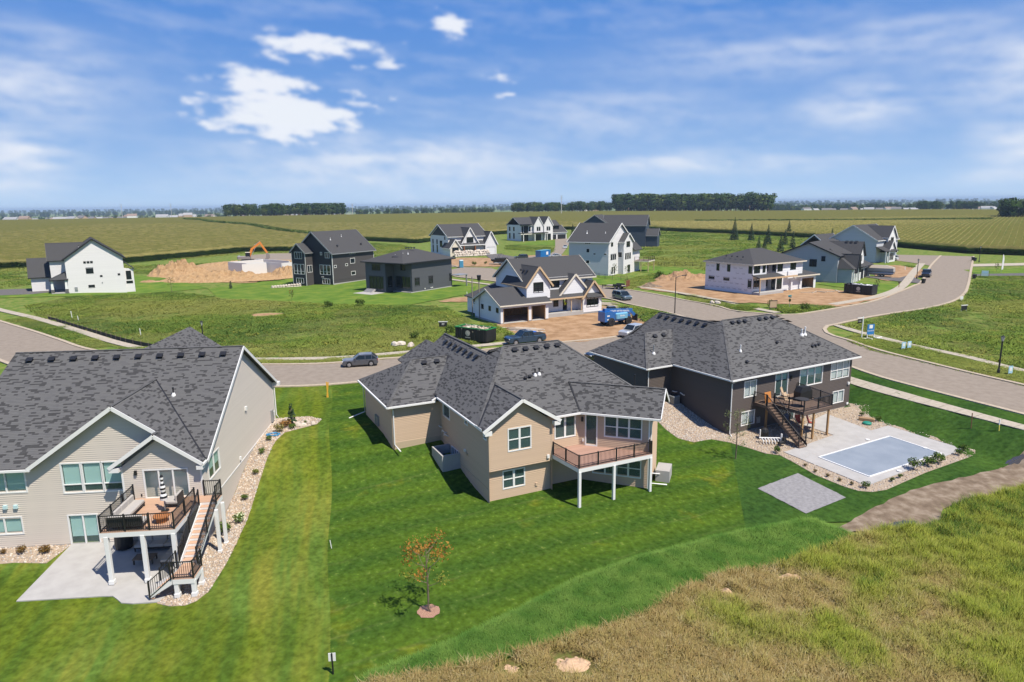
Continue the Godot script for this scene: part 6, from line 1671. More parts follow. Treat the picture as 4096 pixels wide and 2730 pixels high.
func grasses() -> void:
	var gm := vm(0.9); gm.backlight_enabled = true; gm.backlight = Color(0.25, 0.25, 0.08)
	var nz := FastNoiseLite.new(); nz.frequency = 0.09; nz.fractal_octaves = 4; nz.seed = 12
	var nf := FastNoiseLite.new(); nf.frequency = 0.5; nf.fractal_octaves = 3; nf.seed = 14
	# wild meadow, lower right
	var meadow := ccw(P2([-9, -22, -7.0, -28.2, -0.8, -29.8, 3.0, -31.5, 6.9, -33.4, 9.5, -35.6, 12.5, -37.3, 16.3, -38.4, 20.9, -40.8, 22.8, -42.0, 24.2, -42.6, 27.2, -43.2, 29.4, -43.7, 32.2, -46.4, 39.7, -49.6, 52, -53.6, 58, -40, 46, -22]))
	structure("meadow", drape(meadow, 0.03, 1.5), mt(noise_tex(0.03, [[0.0, 0.07, 0.065, 0.02], [0.4, 0.13, 0.105, 0.04], [0.7, 0.10, 0.12, 0.03], [1.0, 0.22, 0.16, 0.08]], 512, 71, 5), 9.0, 1.0), "soil of the wild meadow", "meadow")
	no_weeds.append(meadow)
	var holes := [[-0.2, -29.2, 0.75], [2.6, -29.6, 1.15], [3.3, -29.2, 0.9], [2.1, -30.2, 0.5], [12.1, -35.6, 0.55], [16.0, -37.2, 0.5], [16.9, -37.0, 0.5], [9.8, -34.9, 0.2]]
	var A := []; var B := []; var C := []; var ca := []; var cb := []; var cc := []
	var t1 := tuft(14, 1.0, 0.20, 0.022, 0.55, 1); var t2 := tuft(12, 1.0, 0.15, 0.03, 0.9, 2); var t3 := tuft(16, 1.0, 0.22, 0.018, 0.35, 3)
	fill(meadow, 52000, func(p: Vector2):
		for q in holes:
			if p.distance_to(Vector2(q[0], q[1])) < q[2] * (0.85 + 0.3 * nf.get_noise_2d(p.x * 3.0, p.y * 3.0)): return
		var n := nz.get_noise_2d(p.x, p.y); var m := nf.get_noise_2d(p.x, p.y)
		# green at the right and along the bottom, dry and brown in the middle
		var green := clampf(0.40 + (p.x - 16.0) * 0.05 + n * 1.5 - (0.25 if p.x < 16.0 else 0.0) + m * 0.35, 0.0, 1.0)
		var h := lerpf(0.42, 0.72, clampf(0.5 + m, 0, 1)) * lerpf(0.85, 1.25, green)
		var dry := Color(0.29, 0.20, 0.085).lerp(Color(0.38, 0.30, 0.12), rng.randf())
		if rng.randf() < 0.12: dry = Color(0.46, 0.38, 0.21)
		var grn := Color(0.15, 0.21, 0.03).lerp(Color(0.31, 0.34, 0.05), rng.randf())
		if n > 0.18 and p.x > 20.0 and rng.randf() < 0.5: grn = Color(0.06, 0.13, 0.02)
		var col := dry.lerp(grn, clampf(green + rng.randf_range(-0.3, 0.3), 0, 1))
		var x := xf_at(G(p.x, p.y), rng.randf() * TAU, Vector3(1.1, h, 1.1))
		var k := rng.randi() % 3
		if k == 0: A.append(x); ca.append(col)
		elif k == 1: B.append(x); cb.append(col)
		else: C.append(x); cc.append(col))
	var lab := "tall wild grass, brown and green, filling the meadow at lower right"
	scatter("wild_grass", t1, gm, A, lab, "grass", ca); scatter("wild_grass", t2, gm, B, lab, "grass", cb); scatter("wild_grass", t3, gm, C, lab, "grass", cc)
	# uncut green border
	var strip := ccw(P2([-7.2, -28.2, -0.8, -29.8, 3.0, -31.5, 6.9, -33.4, 9.5, -35.6, 12.5, -37.3, 16.3, -38.4, 20.9, -40.8, 22.6, -42.2, 20.8, -44.3, 17.5, -43.3, 13.8, -41.9, 8.0, -39.2, 3.8, -36.8, -0.1, -33.5, -2.8, -31.4, -6.0, -29.4, -7.4, -28.4]))
	A = []; ca = []
	fill(strip, 15000, func(p: Vector2):
		var col := Color(0.075, 0.175, 0.03).lerp(Color(0.16, 0.27, 0.055), clampf(0.5 + nf.get_noise_2d(p.x, p.y) + rng.randf_range(-0.3, 0.3), 0, 1))
		A.append(xf_at(G(p.x, p.y), rng.randf() * TAU, Vector3(0.9, rng.randf_range(0.22, 0.42), 0.9))); ca.append(col))
	scatter("border_grass", t1, gm, A, "uncut bright green grass along the edge of the lawn", "grass", ca)
	# weeds of the vacant lots
	var w1 := tuft(30, 1.0, 0.75, 0.05, 0.7, 21); var w2 := tuft(30, 1.0, 0.9, 0.075, 0.9, 22)
	A = []; B = []; ca = []; cb = []
	var lots := [[ccw(P2([-100, -140, -86, -124.5, -70, -111, -58, -101.5, -48, -94, -40, -90.3, -27, -88.4, -20, -89.5, -8, -94.6, -1, -99, -6, -112, -14, -132, -24, -136, -38, -137, -60, -147, -84, -162, -100, -158])), 20000, 1.0],
		[ccw(P2([52.5, -106, 55.5, -92, 59, -83, 61, -77, 75, -40, 130, -100, 160, -170, 119, -173, 94.5, -139.5, 84, -128, 67, -116.5])), 17000, 0.8],
		[ccw(P2([48, -88.5, 48, -95, 52, -99.8, 54.2, -90.3, 57, -83.8, 59, -76.6, 65, -60, 61.5, -58, 55.6, -71.5, 51.6, -80.8])), 1800, 0.45],
		[ccw(P2([-58, -98, -40, -87.5, -27, -85.6, -17, -88.2, -5, -92.4, -4.5, -91.6, -12.5, -88, -22, -85, -34, -84.6, -48, -88.8])), 1500, 0.5],
		[ccw(P2([-92, -123, -60, -96, -58, -98, -90, -125.5])), 800, 0.5],
		[ccw(P2([38, -144, 43, -133, 46, -126, 43, -123.4, 40.5, -125, 36, -137])), 1200, 0.9], [ccw(P2([48.5, -119.5, 54, -121.8, 61, -127, 59, -129, 50, -127.5])), 900, 1.2],
		[ccw(P2([17, -103.5, 24, -108.5, 28, -113.5, 27, -121, 22, -131, 20, -127, 23, -117, 22, -110])), 900, 0.9],
		[ccw(P2([-6, -97.5, 1, -98.5, -1, -104, -4, -112, -8, -106])), 900, 1.1],
		[ccw(P2([48, -232, 40, -214, 52, -206, 60, -190, 75, -178, 92, -190, 110, -214, 122, -240, 150, -300, 150, -380, 108, -420, 88, -460, 58, -430, 50, -330])), 13000, 1.3],
		[ccw(P2([-170, -225, -140, -245, -125, -268, -112, -292, -98, -294, -76, -290, -52, -258, -40, -262, -48, -330, -84, -372, -128, -300, -172, -240, -190, -226, -150, -180, -130, -172, -118, -206, -104, -205, -108, -246])), 9000, 1.2],
		[ccw(P2([-2, -300, 18, -276, 20, -300, 16, -316, -2, -326])), 1800, 1.0], [ccw(P2([96, -168, 102, -176, 118, -200, 120, -205, 108, -202, 98, -184])), 900, 1.0],
		[ccw(P2([20, -164, 27, -156, 30, -160, 36, -172, 46, -184, 40, -190, 30, -176])), 1200, 0.9]]
	for L in lots:
		fill(L[0], L[1], func(p: Vector2):
			var n := nz.get_noise_2d(p.x * 0.6, p.y * 0.6); var m := nf.get_noise_2d(p.x * 0.5, p.y * 0.5)
			if n < -0.34 and rng.randf() < 0.8: return
			if inside(p, no_weeds): return
			var far := nz.get_noise_2d(p.x * 0.22 + 300.0, p.y * 0.22)
			var h: float = L[2] * lerpf(0.12, 0.5, clampf(0.4 + n + m * 0.5, 0, 1))
			var col := Color(0.085, 0.15, 0.026).lerp(Color(0.19, 0.26, 0.045), clampf(0.5 + m + rng.randf_range(-0.3, 0.3), 0, 1))
			if n < -0.12: col = col.lerp(Color(0.27, 0.24, 0.09), 0.6 * rng.randf())
			col = col.lerp(Color(0.26, 0.27, 0.07), clampf(far * 1.6, 0.0, 0.7)).lerp(Color(0.06, 0.12, 0.03), clampf(-far * 1.2, 0.0, 0.5))
			if p.distance_to(Vector2(-45, -125)) < 3.6 or p.distance_to(Vector2(-16, -95)) < 1.5 or p.distance_to(Vector2(-12.5, -97.5)) < 1.6: return
			if rng.randf() < 0.06: col = Color(0.30, 0.28, 0.06)
			var x := xf_at(G(p.x, p.y), rng.randf() * TAU, Vector3(1.2, h, 1.2))
			if rng.randf() < 0.5: A.append(x); ca.append(col)
			else: B.append(x); cb.append(col))
	scatter("weeds", w1, gm, A, "weedy grass of the vacant lots", "weeds", ca); scatter("weeds", w2, gm, B, "leafy weeds of the vacant lots", "weeds", cb)

# ---------------------------------------------------------------- fields and far land
var corn_front := [-230.0, -205.0, -170.0, -231.0, -140.0, -248.0, -128.0, -276.0, -118.0, -300.0, -96.0, -302.0, -83.0, -380.0, -47.0, -352.0, -30.0, -400.0, -8.0, -424.0, 37.0, -472.0, 86.0, -478.0, 98.0, -434.0, 125.0, -392.0, 152.0, -345.0, 158.0, -292.0, 165.0, -246.0, 185.0, -226.0, 260.0, -190.0]

func fields() -> void:
	var top := 2.25
	# crop canopy: one sheet raised to the height of the corn
	var line := PackedVector2Array()
	for i in range(0, corn_front.size(), 2): line.append(Vector2(corn_front[i], corn_front[i + 1]))
	var poly := PackedVector2Array(line)
	for p in [Vector2(420, -170), Vector2(640, -420), Vector2(620, -640), Vector2(330, -830), Vector2(180, -900), Vector2(60, -930), Vector2(-120, -900), Vector2(-300, -850), Vector2(-560, -760), Vector2(-700, -480), Vector2(-420, -190)]: poly.append(p)
	poly = ccw(poly)
	var b := MB.new()
	var nz := FastNoiseLite.new(); nz.frequency = 0.03; nz.fractal_octaves = 4; nz.seed = 31
	var cell := 9.0
	var cs := drape(poly, top, cell)
	for i in cs.v.size():
		var p := cs.v[i]
		p.y += nz.get_noise_2d(p.x, p.z) * 0.25
		cs.v[i] = p
		var h := 6.0
		cs.n[i] = Vector3(T(p.x - h, p.z) - T(p.x + h, p.z), 2 * h, T(p.x, p.z - h) - T(p.x, p.z + h)).normalized()
	M.corn_top = mt(noise_tex(0.02, [[0.0, 0.07, 0.08, 0.016], [0.35, 0.10, 0.104, 0.024], [0.55, 0.128, 0.122, 0.031], [1.0, 0.17, 0.15, 0.05]], 1024, 81, 7), 70.0, 1.0)
	structure("cornfield", cs, M.corn_top, "ripening green and gold cornfield behind the houses", "cornfield")
	var gm := vm(0.9); gm.backlight_enabled = true; gm.backlight = Color(0.15, 0.17, 0.04)
	# stalks: clumps of one row, 2.4 m long
	var r := RandomNumberGenerator.new(); r.seed = 5
	var cm := MB.new()
	for i in 9:
		var x := -1.1 + i * 0.27
		var hh := r.randf_range(2.1, 2.5)
		for k in 5:
			var a := r.randf() * TAU; var y := hh * (0.2 + 0.16 * k)
			var o := Vector3(x, y, r.randf_range(-0.08, 0.08)); var d := Vector3(cos(a), 0.35, sin(a)) * 0.5
			var s := Vector3(-sin(a), 0, cos(a)) * 0.06
			cm.quad(o - s, o + s, o + d + s * 0.7, o + d - s * 0.7, Color(0.06, 0.115, 0.02)); cm.tri(o + d - s, o + d + s, o + d * 1.7 - Vector3(0, 0.3, 0), Color(0.08, 0.14, 0.025))
		cm.quad(Vector3(x - 0.03, hh - 0.3, 0), Vector3(x + 0.03, hh - 0.3, 0), Vector3(x + 0.1, hh + 0.15, 0.05), Vector3(x - 0.1, hh + 0.2, -0.05), Color(0.17, 0.155, 0.055))
	for i in cm.n.size(): cm.n[i] = (cm.n[i] * 0.6 + Vector3.UP * 0.7).normalized()
	var mesh := cm.mesh()
	var X := []; var col := []
	# near rows along the whole front, then rows on the right-hand slope where they can be told apart
	var put := func(x: float, z: float, turn: float):
		X.append(xf_at(G(x, z, 0.0), turn + rng.randf_range(-0.05, 0.05), Vector3(1, rng.randf_range(0.9, 1.12), 1.2)))
		var t := rng.randf_range(0.8, 1.25)
		col.append(Color(t, t, t))
	for i in line.size() - 1:
		var A := line[i]; var B := line[i + 1]
		var d := (B - A).normalized(); var nn := Vector2(d.y, -d.x)
		if nn.y > 0: nn = -nn
		var l := A.distance_to(B)
		for row in 9:
			var s := 0.0
			while s < l:
				var p := A + d * s + nn * (row * 0.8 - 0.5)
				put.call(p.x, p.y, -atan2(d.y, d.x))
				s += 2.3
	var rows_dir := Vector2(0.60, -0.80).normalized(); var side := Vector2(rows_dir.y, -rows_dir.x)
	for i in range(-260, 260):
		for k in range(0, 220):
			var p := Vector2(240, -330) + side * (i * 2.3) + rows_dir * (k * 2.4 - 260.0)
			if p.x < 100.0 or p.y < -560.0: continue
			if not Geometry2D.is_point_in_polygon(p, poly): continue
			put.call(p.x, p.y, -atan2(rows_dir.y, rows_dir.x))
	for i in range(0, 14000):
		var p := Vector2(rng.randf_range(-330, 130), rng.randf_range(-560, -225))
		if not Geometry2D.is_point_in_polygon(p, poly): continue
		put.call(p.x, p.y, 0.15 + rng.randf_range(-0.1, 0.1))
	# two grassed waterways: dark tint stands for the shadow at the corn edges
	for seam in [[Vector2(-330, -700), Vector2(-120, -410)], [Vector2(150, -560), Vector2(330, -470)]]:
		var d: Vector2 = (seam[1] - seam[0]).normalized(); var nn := Vector2(d.y, -d.x)
		var l: float = seam[0].distance_to(seam[1])
		for k in int(l / 1.4):
			for m in 4:
				var p: Vector2 = seam[0] + d * (k * 1.4) + nn * (m * 1.3 + sin(k * 0.05) * 3.0)
				X.append(xf_at(G(p.x, p.y, 0.9), rng.randf() * TAU, Vector3(1.3, 1.0, 1.6))); col.append(Color(0.55, 0.8, 0.6))
	scatter("corn", mesh, gm, X, "rows of corn plants in the field", "corn", col)
	# far fields
	for q in [[[-1500, -1400, -500, -1500, -300, -1250, -900, -1150], 0.16, 0.19, 0.06, "pale green field beyond the town road"], [[520, -700, 900, -760, 1100, -900, 620, -900], 0.11, 0.17, 0.045, "green field at far right below the woods"], [[-40, -1150, 260, -1180, 300, -1320, -60, -1300], 0.30, 0.27, 0.15, "stubble field before the distant trees"], [[560, -960, 1300, -1000, 1500, -1150, 700, -1120], 0.24, 0.24, 0.10, "pale field in front of the distant village at right"]]:
		structure("field", drape(ccw(P2(q[0])), 1.0, 60.0), mk(q[1], q[2], q[3], 1.0), q[4], "field")

func wood_mesh(sd: int, c0: Color, c1: Color) -> ArrayMesh:
	var r := RandomNumberGenerator.new(); r.seed = sd
	var b := MB.new()
	b.tube([Vector3(0, -0.5, 0), Vector3(0, 5, 0)], 0.4, 5, Color(0.08, 0.06, 0.045))
	for i in 9:
		var a := r.randf() * TAU
		var o := Vector3(cos(a) * r.randf_range(0, 3.2), r.randf_range(4.0, 12.5), sin(a) * r.randf_range(0, 3.2))
		var k := r.randf()
		leafy(b, o, Vector3(2.6, 2.2, 2.6) * r.randf_range(0.7, 1.2), 34, 1.5, c0.lerp(c1, k * 0.6), c1, r, 0.5)
	for i in b.n.size(): b.n[i] = (b.n[i] + (b.v[i] - Vector3(0, 7, 0)).normalized() * 0.9 + Vector3.UP * 0.3).normalized()
	return b.mesh()

func far_woods() -> void:
	var wm := vm(0.9)
	var kinds := [wood_mesh(1, Color(0.018, 0.042, 0.012), Color(0.05, 0.085, 0.022)), wood_mesh(2, Color(0.022, 0.048, 0.016), Color(0.045, 0.075, 0.025)), wood_mesh(3, Color(0.03, 0.055, 0.014), Color(0.08, 0.105, 0.028))]
	# [from azimuth, to azimuth (degrees), distance, depth, number, height, label]
	for q in [[-22.5, -13.5, 900, 90, 170, 1.05, "dark wood on the edge of the cornfield, left of centre"], [0.2, 8.6, 960, 60, 130, 0.95, "row of mixed trees on the skyline at centre"], [8.6, 20.5, 900, 100, 330, 1.5, "long dark wood on the skyline right of centre"],
		[-12.5, -1.5, 1350, 80, 110, 0.95, "scattered trees beyond the field at centre"], [20.5, 38.0, 1500, 260, 430, 1.25, "hazy belt of trees at far right"], [-38.0, -22.0, 1500, 900, 330, 0.95, "hazy trees around the distant town"], [30.5, 34.0, 1150, 50, 50, 0.9, "clump of trees before the village at right"], [35.3, 37.5, 640, 30, 22, 1.0, "dark trees at the right edge of the field"], [-38, 38, 3200, 900, 900, 1.6, "blue woods along the horizon"], [-38, 38, 5500, 1500, 700, 2.2, "faint woods on the horizon"]]:
		var xs := [[], [], []]
		for i in q[4]:
			var az := deg_to_rad(rng.randf_range(q[0], q[1])); var d: float = q[2] + rng.randf_range(0, q[3])
			var x := sin(az) * d; var z := -cos(az) * d
			var s: float = q[5] * rng.randf_range(0.75, 1.2)
			xs[rng.randi() % 3].append(xf_at(G(x, z), rng.randf() * TAU, Vector3(s * rng.randf_range(0.9, 1.4), s, s * rng.randf_range(0.9, 1.4))))
		for k in 3: scatter("wood", kinds[k], wm, xs[k], q[6], "trees")

func spruce(label: String, at: Vector3, h: float, sd: int) -> void:
	var t := thing("spruce_tree", label, "tree", at, 0.0, "spruces on the grassy rise")
	var r := RandomNumberGenerator.new(); r.seed = sd
	var tr := MB.new(); tr.tube([Vector3(0, -0.2, 0), Vector3(0, h * 0.96, 0)], [0.16, 0.03], 6); obj("trunk", tr, M.bark, t)
	var b := MB.new()
	var y := 0.4
	while y < h:
		var rad := (1.0 - y / h) * h * 0.26 + 0.12
		var k := int(7 + rad * 5)
		for i in k:
			var a := r.randf() * TAU; var rr := rad * r.randf_range(0.75, 1.1)
			var d := Vector3(cos(a), -0.28, sin(a)); var s := Vector3(-sin(a), 0, cos(a)) * 0.22
			var o := Vector3(0, y + r.randf_range(-0.12, 0.12), 0)
			var c := Color(0.02, 0.042, 0.02).lerp(Color(0.05, 0.075, 0.04), r.randf())
			b.quad(o + d * rr * 0.2 - s * 0.4, o + d * rr * 0.6 - s, o + d * rr, o + d * rr * 0.6 + s, c)
			b.quad(o + d * rr * 0.5 - s * 0.6 + Vector3(0, 0.12, 0), o + d * rr * 0.75 - s * 0.7, o + d * rr * 0.95 + Vector3(0, 0.1, 0), o + d * rr * 0.7 + s * 0.6, c * 1.2)
		y += 0.24
	obj("crown", b, M.leaf, t)

func young_tree(called: String, label: String, at: Vector3, h: float, clear: float, rad: float, leaves: int, size: float, c0: Color, c1: Color, sd: int, topc = null, group := "") -> void:
	var t := thing(called, label, "tree", at, 0.0, group)
	var r := RandomNumberGenerator.new(); r.seed = sd
	var tr := MB.new()
	tr.tube([Vector3(0, -0.15, 0), Vector3(0.02, clear, 0.01), Vector3(-0.02, h * 0.7, 0.03), Vector3(0, h * 0.97, 0)], [h * 0.0125, h * 0.011, h * 0.007, 0.006], 7, Color.WHITE)
	var b := MB.new()
	var nb := 12
	for i in nb:
		var y := lerpf(clear, h * 0.9, float(i) / nb); var a := i * 2.4 + r.randf()
		var l := rad * (1.1 - 0.75 * absf(float(i) / nb - 0.35)) * r.randf_range(0.75, 1.1)
		var e := Vector3(cos(a) * l, l * 0.75, sin(a) * l) + Vector3(0, y, 0)
		var m := Vector3(cos(a) * l * 0.5, l * 0.28, sin(a) * l * 0.5) + Vector3(0, y, 0)
		tr.tube([Vector3(0, y, 0), m, e], [h * 0.005, h * 0.0035, 0.004], 5)
		var q0 := c0; var q1 := c1
		if topc != null and e.y > h * 0.72: q0 = topc; q1 = topc.lerp(c1, 0.5)
		var per := int(leaves / float(nb))
		leafy(b, e, Vector3.ONE * rad * 0.34, int(per * 0.6), size, q0, q1, r, 0.2); leafy(b, m.lerp(e, 0.5), Vector3.ONE * rad * 0.3, int(per * 0.4), size, q0, q1, r, 0.2)
	obj("trunk", tr, M.bark, t)
	if leaves > 0: obj("crown", b, M.leaf, t)

func shrub(label: String, at: Vector3, s: float, c0: Color, c1: Color, sd: int, flowers = null, group := "shrubs planted in the gravel beds") -> void:
	var t := thing("shrub", label, "shrub", at, 0.0, group)
	var r := RandomNumberGenerator.new(); r.seed = sd
	var st := MB.new()
	for i in 5:
		var a := i * TAU / 5
		st.tube([Vector3.ZERO - Vector3(0, 0.05, 0), Vector3(cos(a) * s * 0.35, s * 0.6, sin(a) * s * 0.35)], 0.012, 4)
	obj("stem", st, M.bark, t)
	var b := MB.new()
	for i in 5:
		var a := i * TAU / 5 + r.randf()
		leafy(b, Vector3(cos(a) * s * 0.28, s * r.randf_range(0.4, 0.65), sin(a) * s * 0.28), Vector3.ONE * s * 0.33, 60, s * 0.17, c0, c1, r, 0.3)
	obj("foliage", b, M.leaf, t)
	if flowers != null:
		var f := MB.new()
		leafy(f, Vector3(0, s * 0.6, 0), Vector3(s * 0.5, s * 0.38, s * 0.5), 55, s * 0.16, flowers, flowers * 0.9, r, 0.95)
		obj("flower", f, M.leaf, t)

func plants() -> void:
	young_tree("maple_tree", "young maple with yellowing and rusty top leaves in a ring of wood chips", G(-4.75, -33.75), 4.3, 1.55, 1.35, 900, 0.14, Color(0.10, 0.14, 0.025), Color(0.26, 0.24, 0.045), 3, Color(0.28, 0.11, 0.03))
	young_tree("young_tree", "thin young tree with grey-green leaves on the lawn left of the pool", G(19.0, -55.2), 4.6, 1.2, 1.0, 700, 0.10, Color(0.10, 0.13, 0.05), Color(0.20, 0.23, 0.10), 4)
	for q in [[-80.5, -161.0, 3.8, "slender sapling in front of the orange dirt mound"], [-46.5, -143.5, 2.4, "staked sapling with rusty leaves below the slate-grey house"], [80.0, -148.5, 2.6, "small dark-leaved sapling on the lawn beside the black skip"], [131, -184, 2.5, "sapling by the grey path at far right"], [-119.5, -158.0, 2.2, "small round tree beside the dark driveway at far left"], [24.5, -190, 3.2, "sapling inside the black fence, nearest the tall pale grey house"], [28.2, -186, 3.4, "sapling in front of the lit wall of the tall pale grey house"], [31.5, -186, 2.8, "bushy sapling at the inner corner of the tall pale grey house"]]:
		young_tree("sapling", q[3], G(q[0], q[1]), q[2], q[2] * 0.3, q[2] * 0.2, 260, 0.16, Color(0.07, 0.10, 0.025), Color(0.16, 0.19, 0.05), int(q[2] * 10), Color(0.2, 0.09, 0.03) if "rusty" in q[3] else null)
	var i := 0
	for q in [[112, -345, 11, "tall spruce, leftmost of the row on the grassy rise"], [118, -338, 8.5, "second spruce from the left on the grassy rise"], [115.5, -309, 9, "third spruce from the left on the grassy rise"], [146, -362, 8.5, "spruce standing furthest back on the grassy rise"], [116.5, -284, 7, "spruce just above the light grey house"], [104.5, -266, 7, "front spruce above the wrapped house"], [122, -306, 7, "small spruce in the middle of the row"], [101, -280, 5.5, "left of two low spruces behind the wrapped house roof"], [101.5, -275, 5.5, "right of two low spruces behind the wrapped house roof"], [31, -345, 9, "spruce between the twin-gabled white house and the dark blue house"], [-24, -282, 9, "dark spruce left of the white house with the boulder wall"], [154, -330, 5.5, "low spruce at the edge of the corn beside the rear white house"]]:
		spruce(q[3], G(q[0], q[1]), q[2], 40 + i)
		i += 1
	spruce("small round spruce on the lawn before the dirt mound", G(-69.5, -168.5), 2.0, 70)
	# shrubs at the off-white house
	var g0 := Color(0.045, 0.085, 0.02); var g1 := Color(0.12, 0.17, 0.035)
	var an := deg_to_rad(5.5)
	var fl := func(u: float, w: float) -> Vector3:
		var p := Vector2(-29.45, -41.94) + Vector2(cos(an), -sin(an)) * u + Vector2(-sin(an), -cos(an)) * w
		return G(p.x, p.y, 0.08)
	shrub("white-flowered hydrangea in the gravel near the deck stairs", fl.call(10.35, 1.6), 0.75, g0, g1, 1, Color(0.55, 0.62, 0.38))
	for q in [[10.0, 4.4, 0.5, "dark green shrub, nearest of the four along the off-white wall"], [10.1, 7.3, 0.5, "yellow-green shrub, second of the four along the off-white wall"], [9.95, 10.0, 0.55, "leafy shrub, third of the four along the off-white wall"], [9.95, 12.4, 0.5, "green shrub, farthest of the four along the off-white wall"], [9.8, 0.2, 0.95, "tall dark shrub beside the white stair posts"]]:
		shrub(q[3], fl.call(q[0], q[1]), q[2], g0, Color(0.2, 0.2, 0.04) if "yellow" in q[3] else g1, int(q[1] * 7) + 5)
	for q in [[10.6, 15.6, 0.9, "rusty ornamental grass clump by the off-white house corner", Color(0.20, 0.10, 0.035), Color(0.30, 0.17, 0.06)], [11.3, 15.2, 0.6, "low green plant among the boulders at the off-white house corner", g0, g1], [10.3, 14.5, 0.8, "reedy plant above the coiled blue hose", Color(0.09, 0.10, 0.03), Color(0.22, 0.17, 0.06)], [12.2, 16.6, 0.35, "tiny white-flowered plant at the tip of the gravel bed", g0, g1]]:
		shrub(q[3], fl.call(q[0], q[1]), q[2], q[4], q[5], int(q[0] * 9))
	spruce("small blue spruce at the corner of the off-white house", fl.call(11.0, 16.4), 1.9, 77)
	for q in [[-2.6, -0.9, 0.6, "reddish barberry shrub, left in the gravel by the patio door"], [-1.1, -1.0, 0.7, "reddish barberry shrub, right in the gravel by the patio door"], [-3.8, -0.8, 0.35, "small barberry shrub at the left edge of the picture"]]:
		shrub(q[3], fl.call(q[0], q[1]), q[2], Color(0.10, 0.045, 0.02), Color(0.17, 0.12, 0.03), int(q[0] * 9) + 60)
	# shrubs round the pool
	for q in [[27.2, -49.4, 0.6, "round shrub at the front corner of the pool gravel"], [33.0, -52.9, 1.0, "upright shrub, left of the three by the pool"], [34.6, -53.7, 1.0, "upright shrub, middle of the three by the pool"], [35.8, -54.3, 1.0, "upright shrub, right of the three by the pool"], [39.6, -56.9, 0.7, "shrub at the far right corner of the pool gravel"], [23.0, -56.4, 0.65, "shrub beside the end of the wooden stair"], [38.6, -56.0, 0.6, "purplish shrub near the far right pool corner"], [36.2, -64.7, 0.6, "shrub in the gravel behind the green lid"], [35.4, -66.3, 0.5, "bare twiggy shrub near the house end of the pool gravel"], [29.9, -50.6, 0.4, "small twiggy plant left of the upright shrubs"], [30.9, -51.3, 0.4, "small grassy plant beside the upright shrubs"]]:
		shrub(q[3], G(q[0], q[1], 0.1), q[2], Color(0.035, 0.075, 0.018), Color(0.10, 0.14, 0.03), int(q[0] * 11))
	i = 0
	for q in [[24.3, -53.6, "first tiny plant along the left pool gravel"], [24.6, -52.4, "second tiny plant along the left pool gravel"], [25.2, -51.5, "third tiny plant along the left pool gravel"], [25.8, -50.7, "fourth tiny plant along the left pool gravel"], [26.4, -50.0, "fifth tiny plant along the left pool gravel"]]:
		shrub(q[2], G(q[0], q[1], 0.08), 0.3, Color(0.09, 0.05, 0.02), Color(0.14, 0.13, 0.04), 200 + i); i += 1
	# bushes on the lots
	i = 0
	for q in [[-9.5, -103.5, 1.6, "dark bush standing alone in the weeds left of the green skip"], [-14.5, -99.5, 1.3, "low bush beside the pale rocks across the street"], [-36, -133, 1.5, "bushy weed at the lawn edge below the slate-grey house"], [-30, -134, 1.7, "large bushy weed below the corner of the slate-grey house"], [-3.5, -98.8, 1.3, "leafy weed right beside the green skip"], [-0.5, -98.2, 1.2, "leafy weed between the green skip and the plank pile"], [53, -122, 1.6, "tall weed clump left of the street sign"], [48.5, -125.5, 1.7, "tall weed clump behind the empty sign frame"], [45, -178, 2.0, "dark bush left of the wrapped house"], [41.5, -176, 1.8, "rust-tinged bush left of the wrapped house"], [38.5, -177, 2.4, "conical evergreen left of the wrapped house"], [-12, -222, 1.5, "leafy weed beside the blue portable toilet"], [-8.5, -228, 1.0, "low weed on the bare earth behind the boat"], [24, -258, 2.4, "dark bush at the left corner of the tall pale grey house"]]:
		shrub(q[3], G(q[0], q[1]), q[2], Color(0.04, 0.08, 0.018), Color(0.11, 0.15, 0.03), 300 + i, null, "bushes on the open lots"); i += 1

# ---------------------------------------------------------------- vehicles
# local +x is forward; stations: [x, bottom, top, half width]
func ring(x: float, y0: float, y1: float, w: float, r: float) -> Array:
	var o := []
	for q in [[-w + r, y0], [w - r, y0], [w, y0 + r], [w * 0.985, y1 - r], [w - r * 1.4, y1], [-w + r * 1.4, y1], [-w * 0.985, y1 - r], [-w, y0 + r]]: o.append(Vector3(x, q[1], q[0]))
	return o

func cabin_ring(x: float, y0: float, y1: float, w0: float, w1: float) -> Array:
	return [Vector3(x, y0, -w0), Vector3(x, y0, w0), Vector3(x, lerpf(y0, y1, 0.9), lerpf(w0, w1, 0.93)), Vector3(x, y1, w1 * 0.88), Vector3(x, y1, -w1 * 0.88), Vector3(x, lerpf(y0, y1, 0.9), -lerpf(w0, w1, 0.93))]

func wheel_at(t: Node, x: float, z: float, r: float, w: float, rim: Material) -> void:
	var b := MB.new(); b.wheel(Vector3(x, r, z), Vector3(0, 0, 1), r, w, 18)
	var o := obj("wheel", b, M.rubber, t)
	var m := MB.new()
	var s := signf(z)
	m.wheel(Vector3(x, r, z + s * w * 0.42), Vector3(0, 0, 1), r * 0.62, w * 0.2, 14)
	for k in 5:
		var a := TAU * k / 5
		m.beam(Vector3(x, r, z + s * w * 0.52), Vector3(x + cos(a) * r * 0.55, r + sin(a) * r * 0.55, z + s * w * 0.52), 0.05, 0.05)
	obj("rim", m, rim, o)

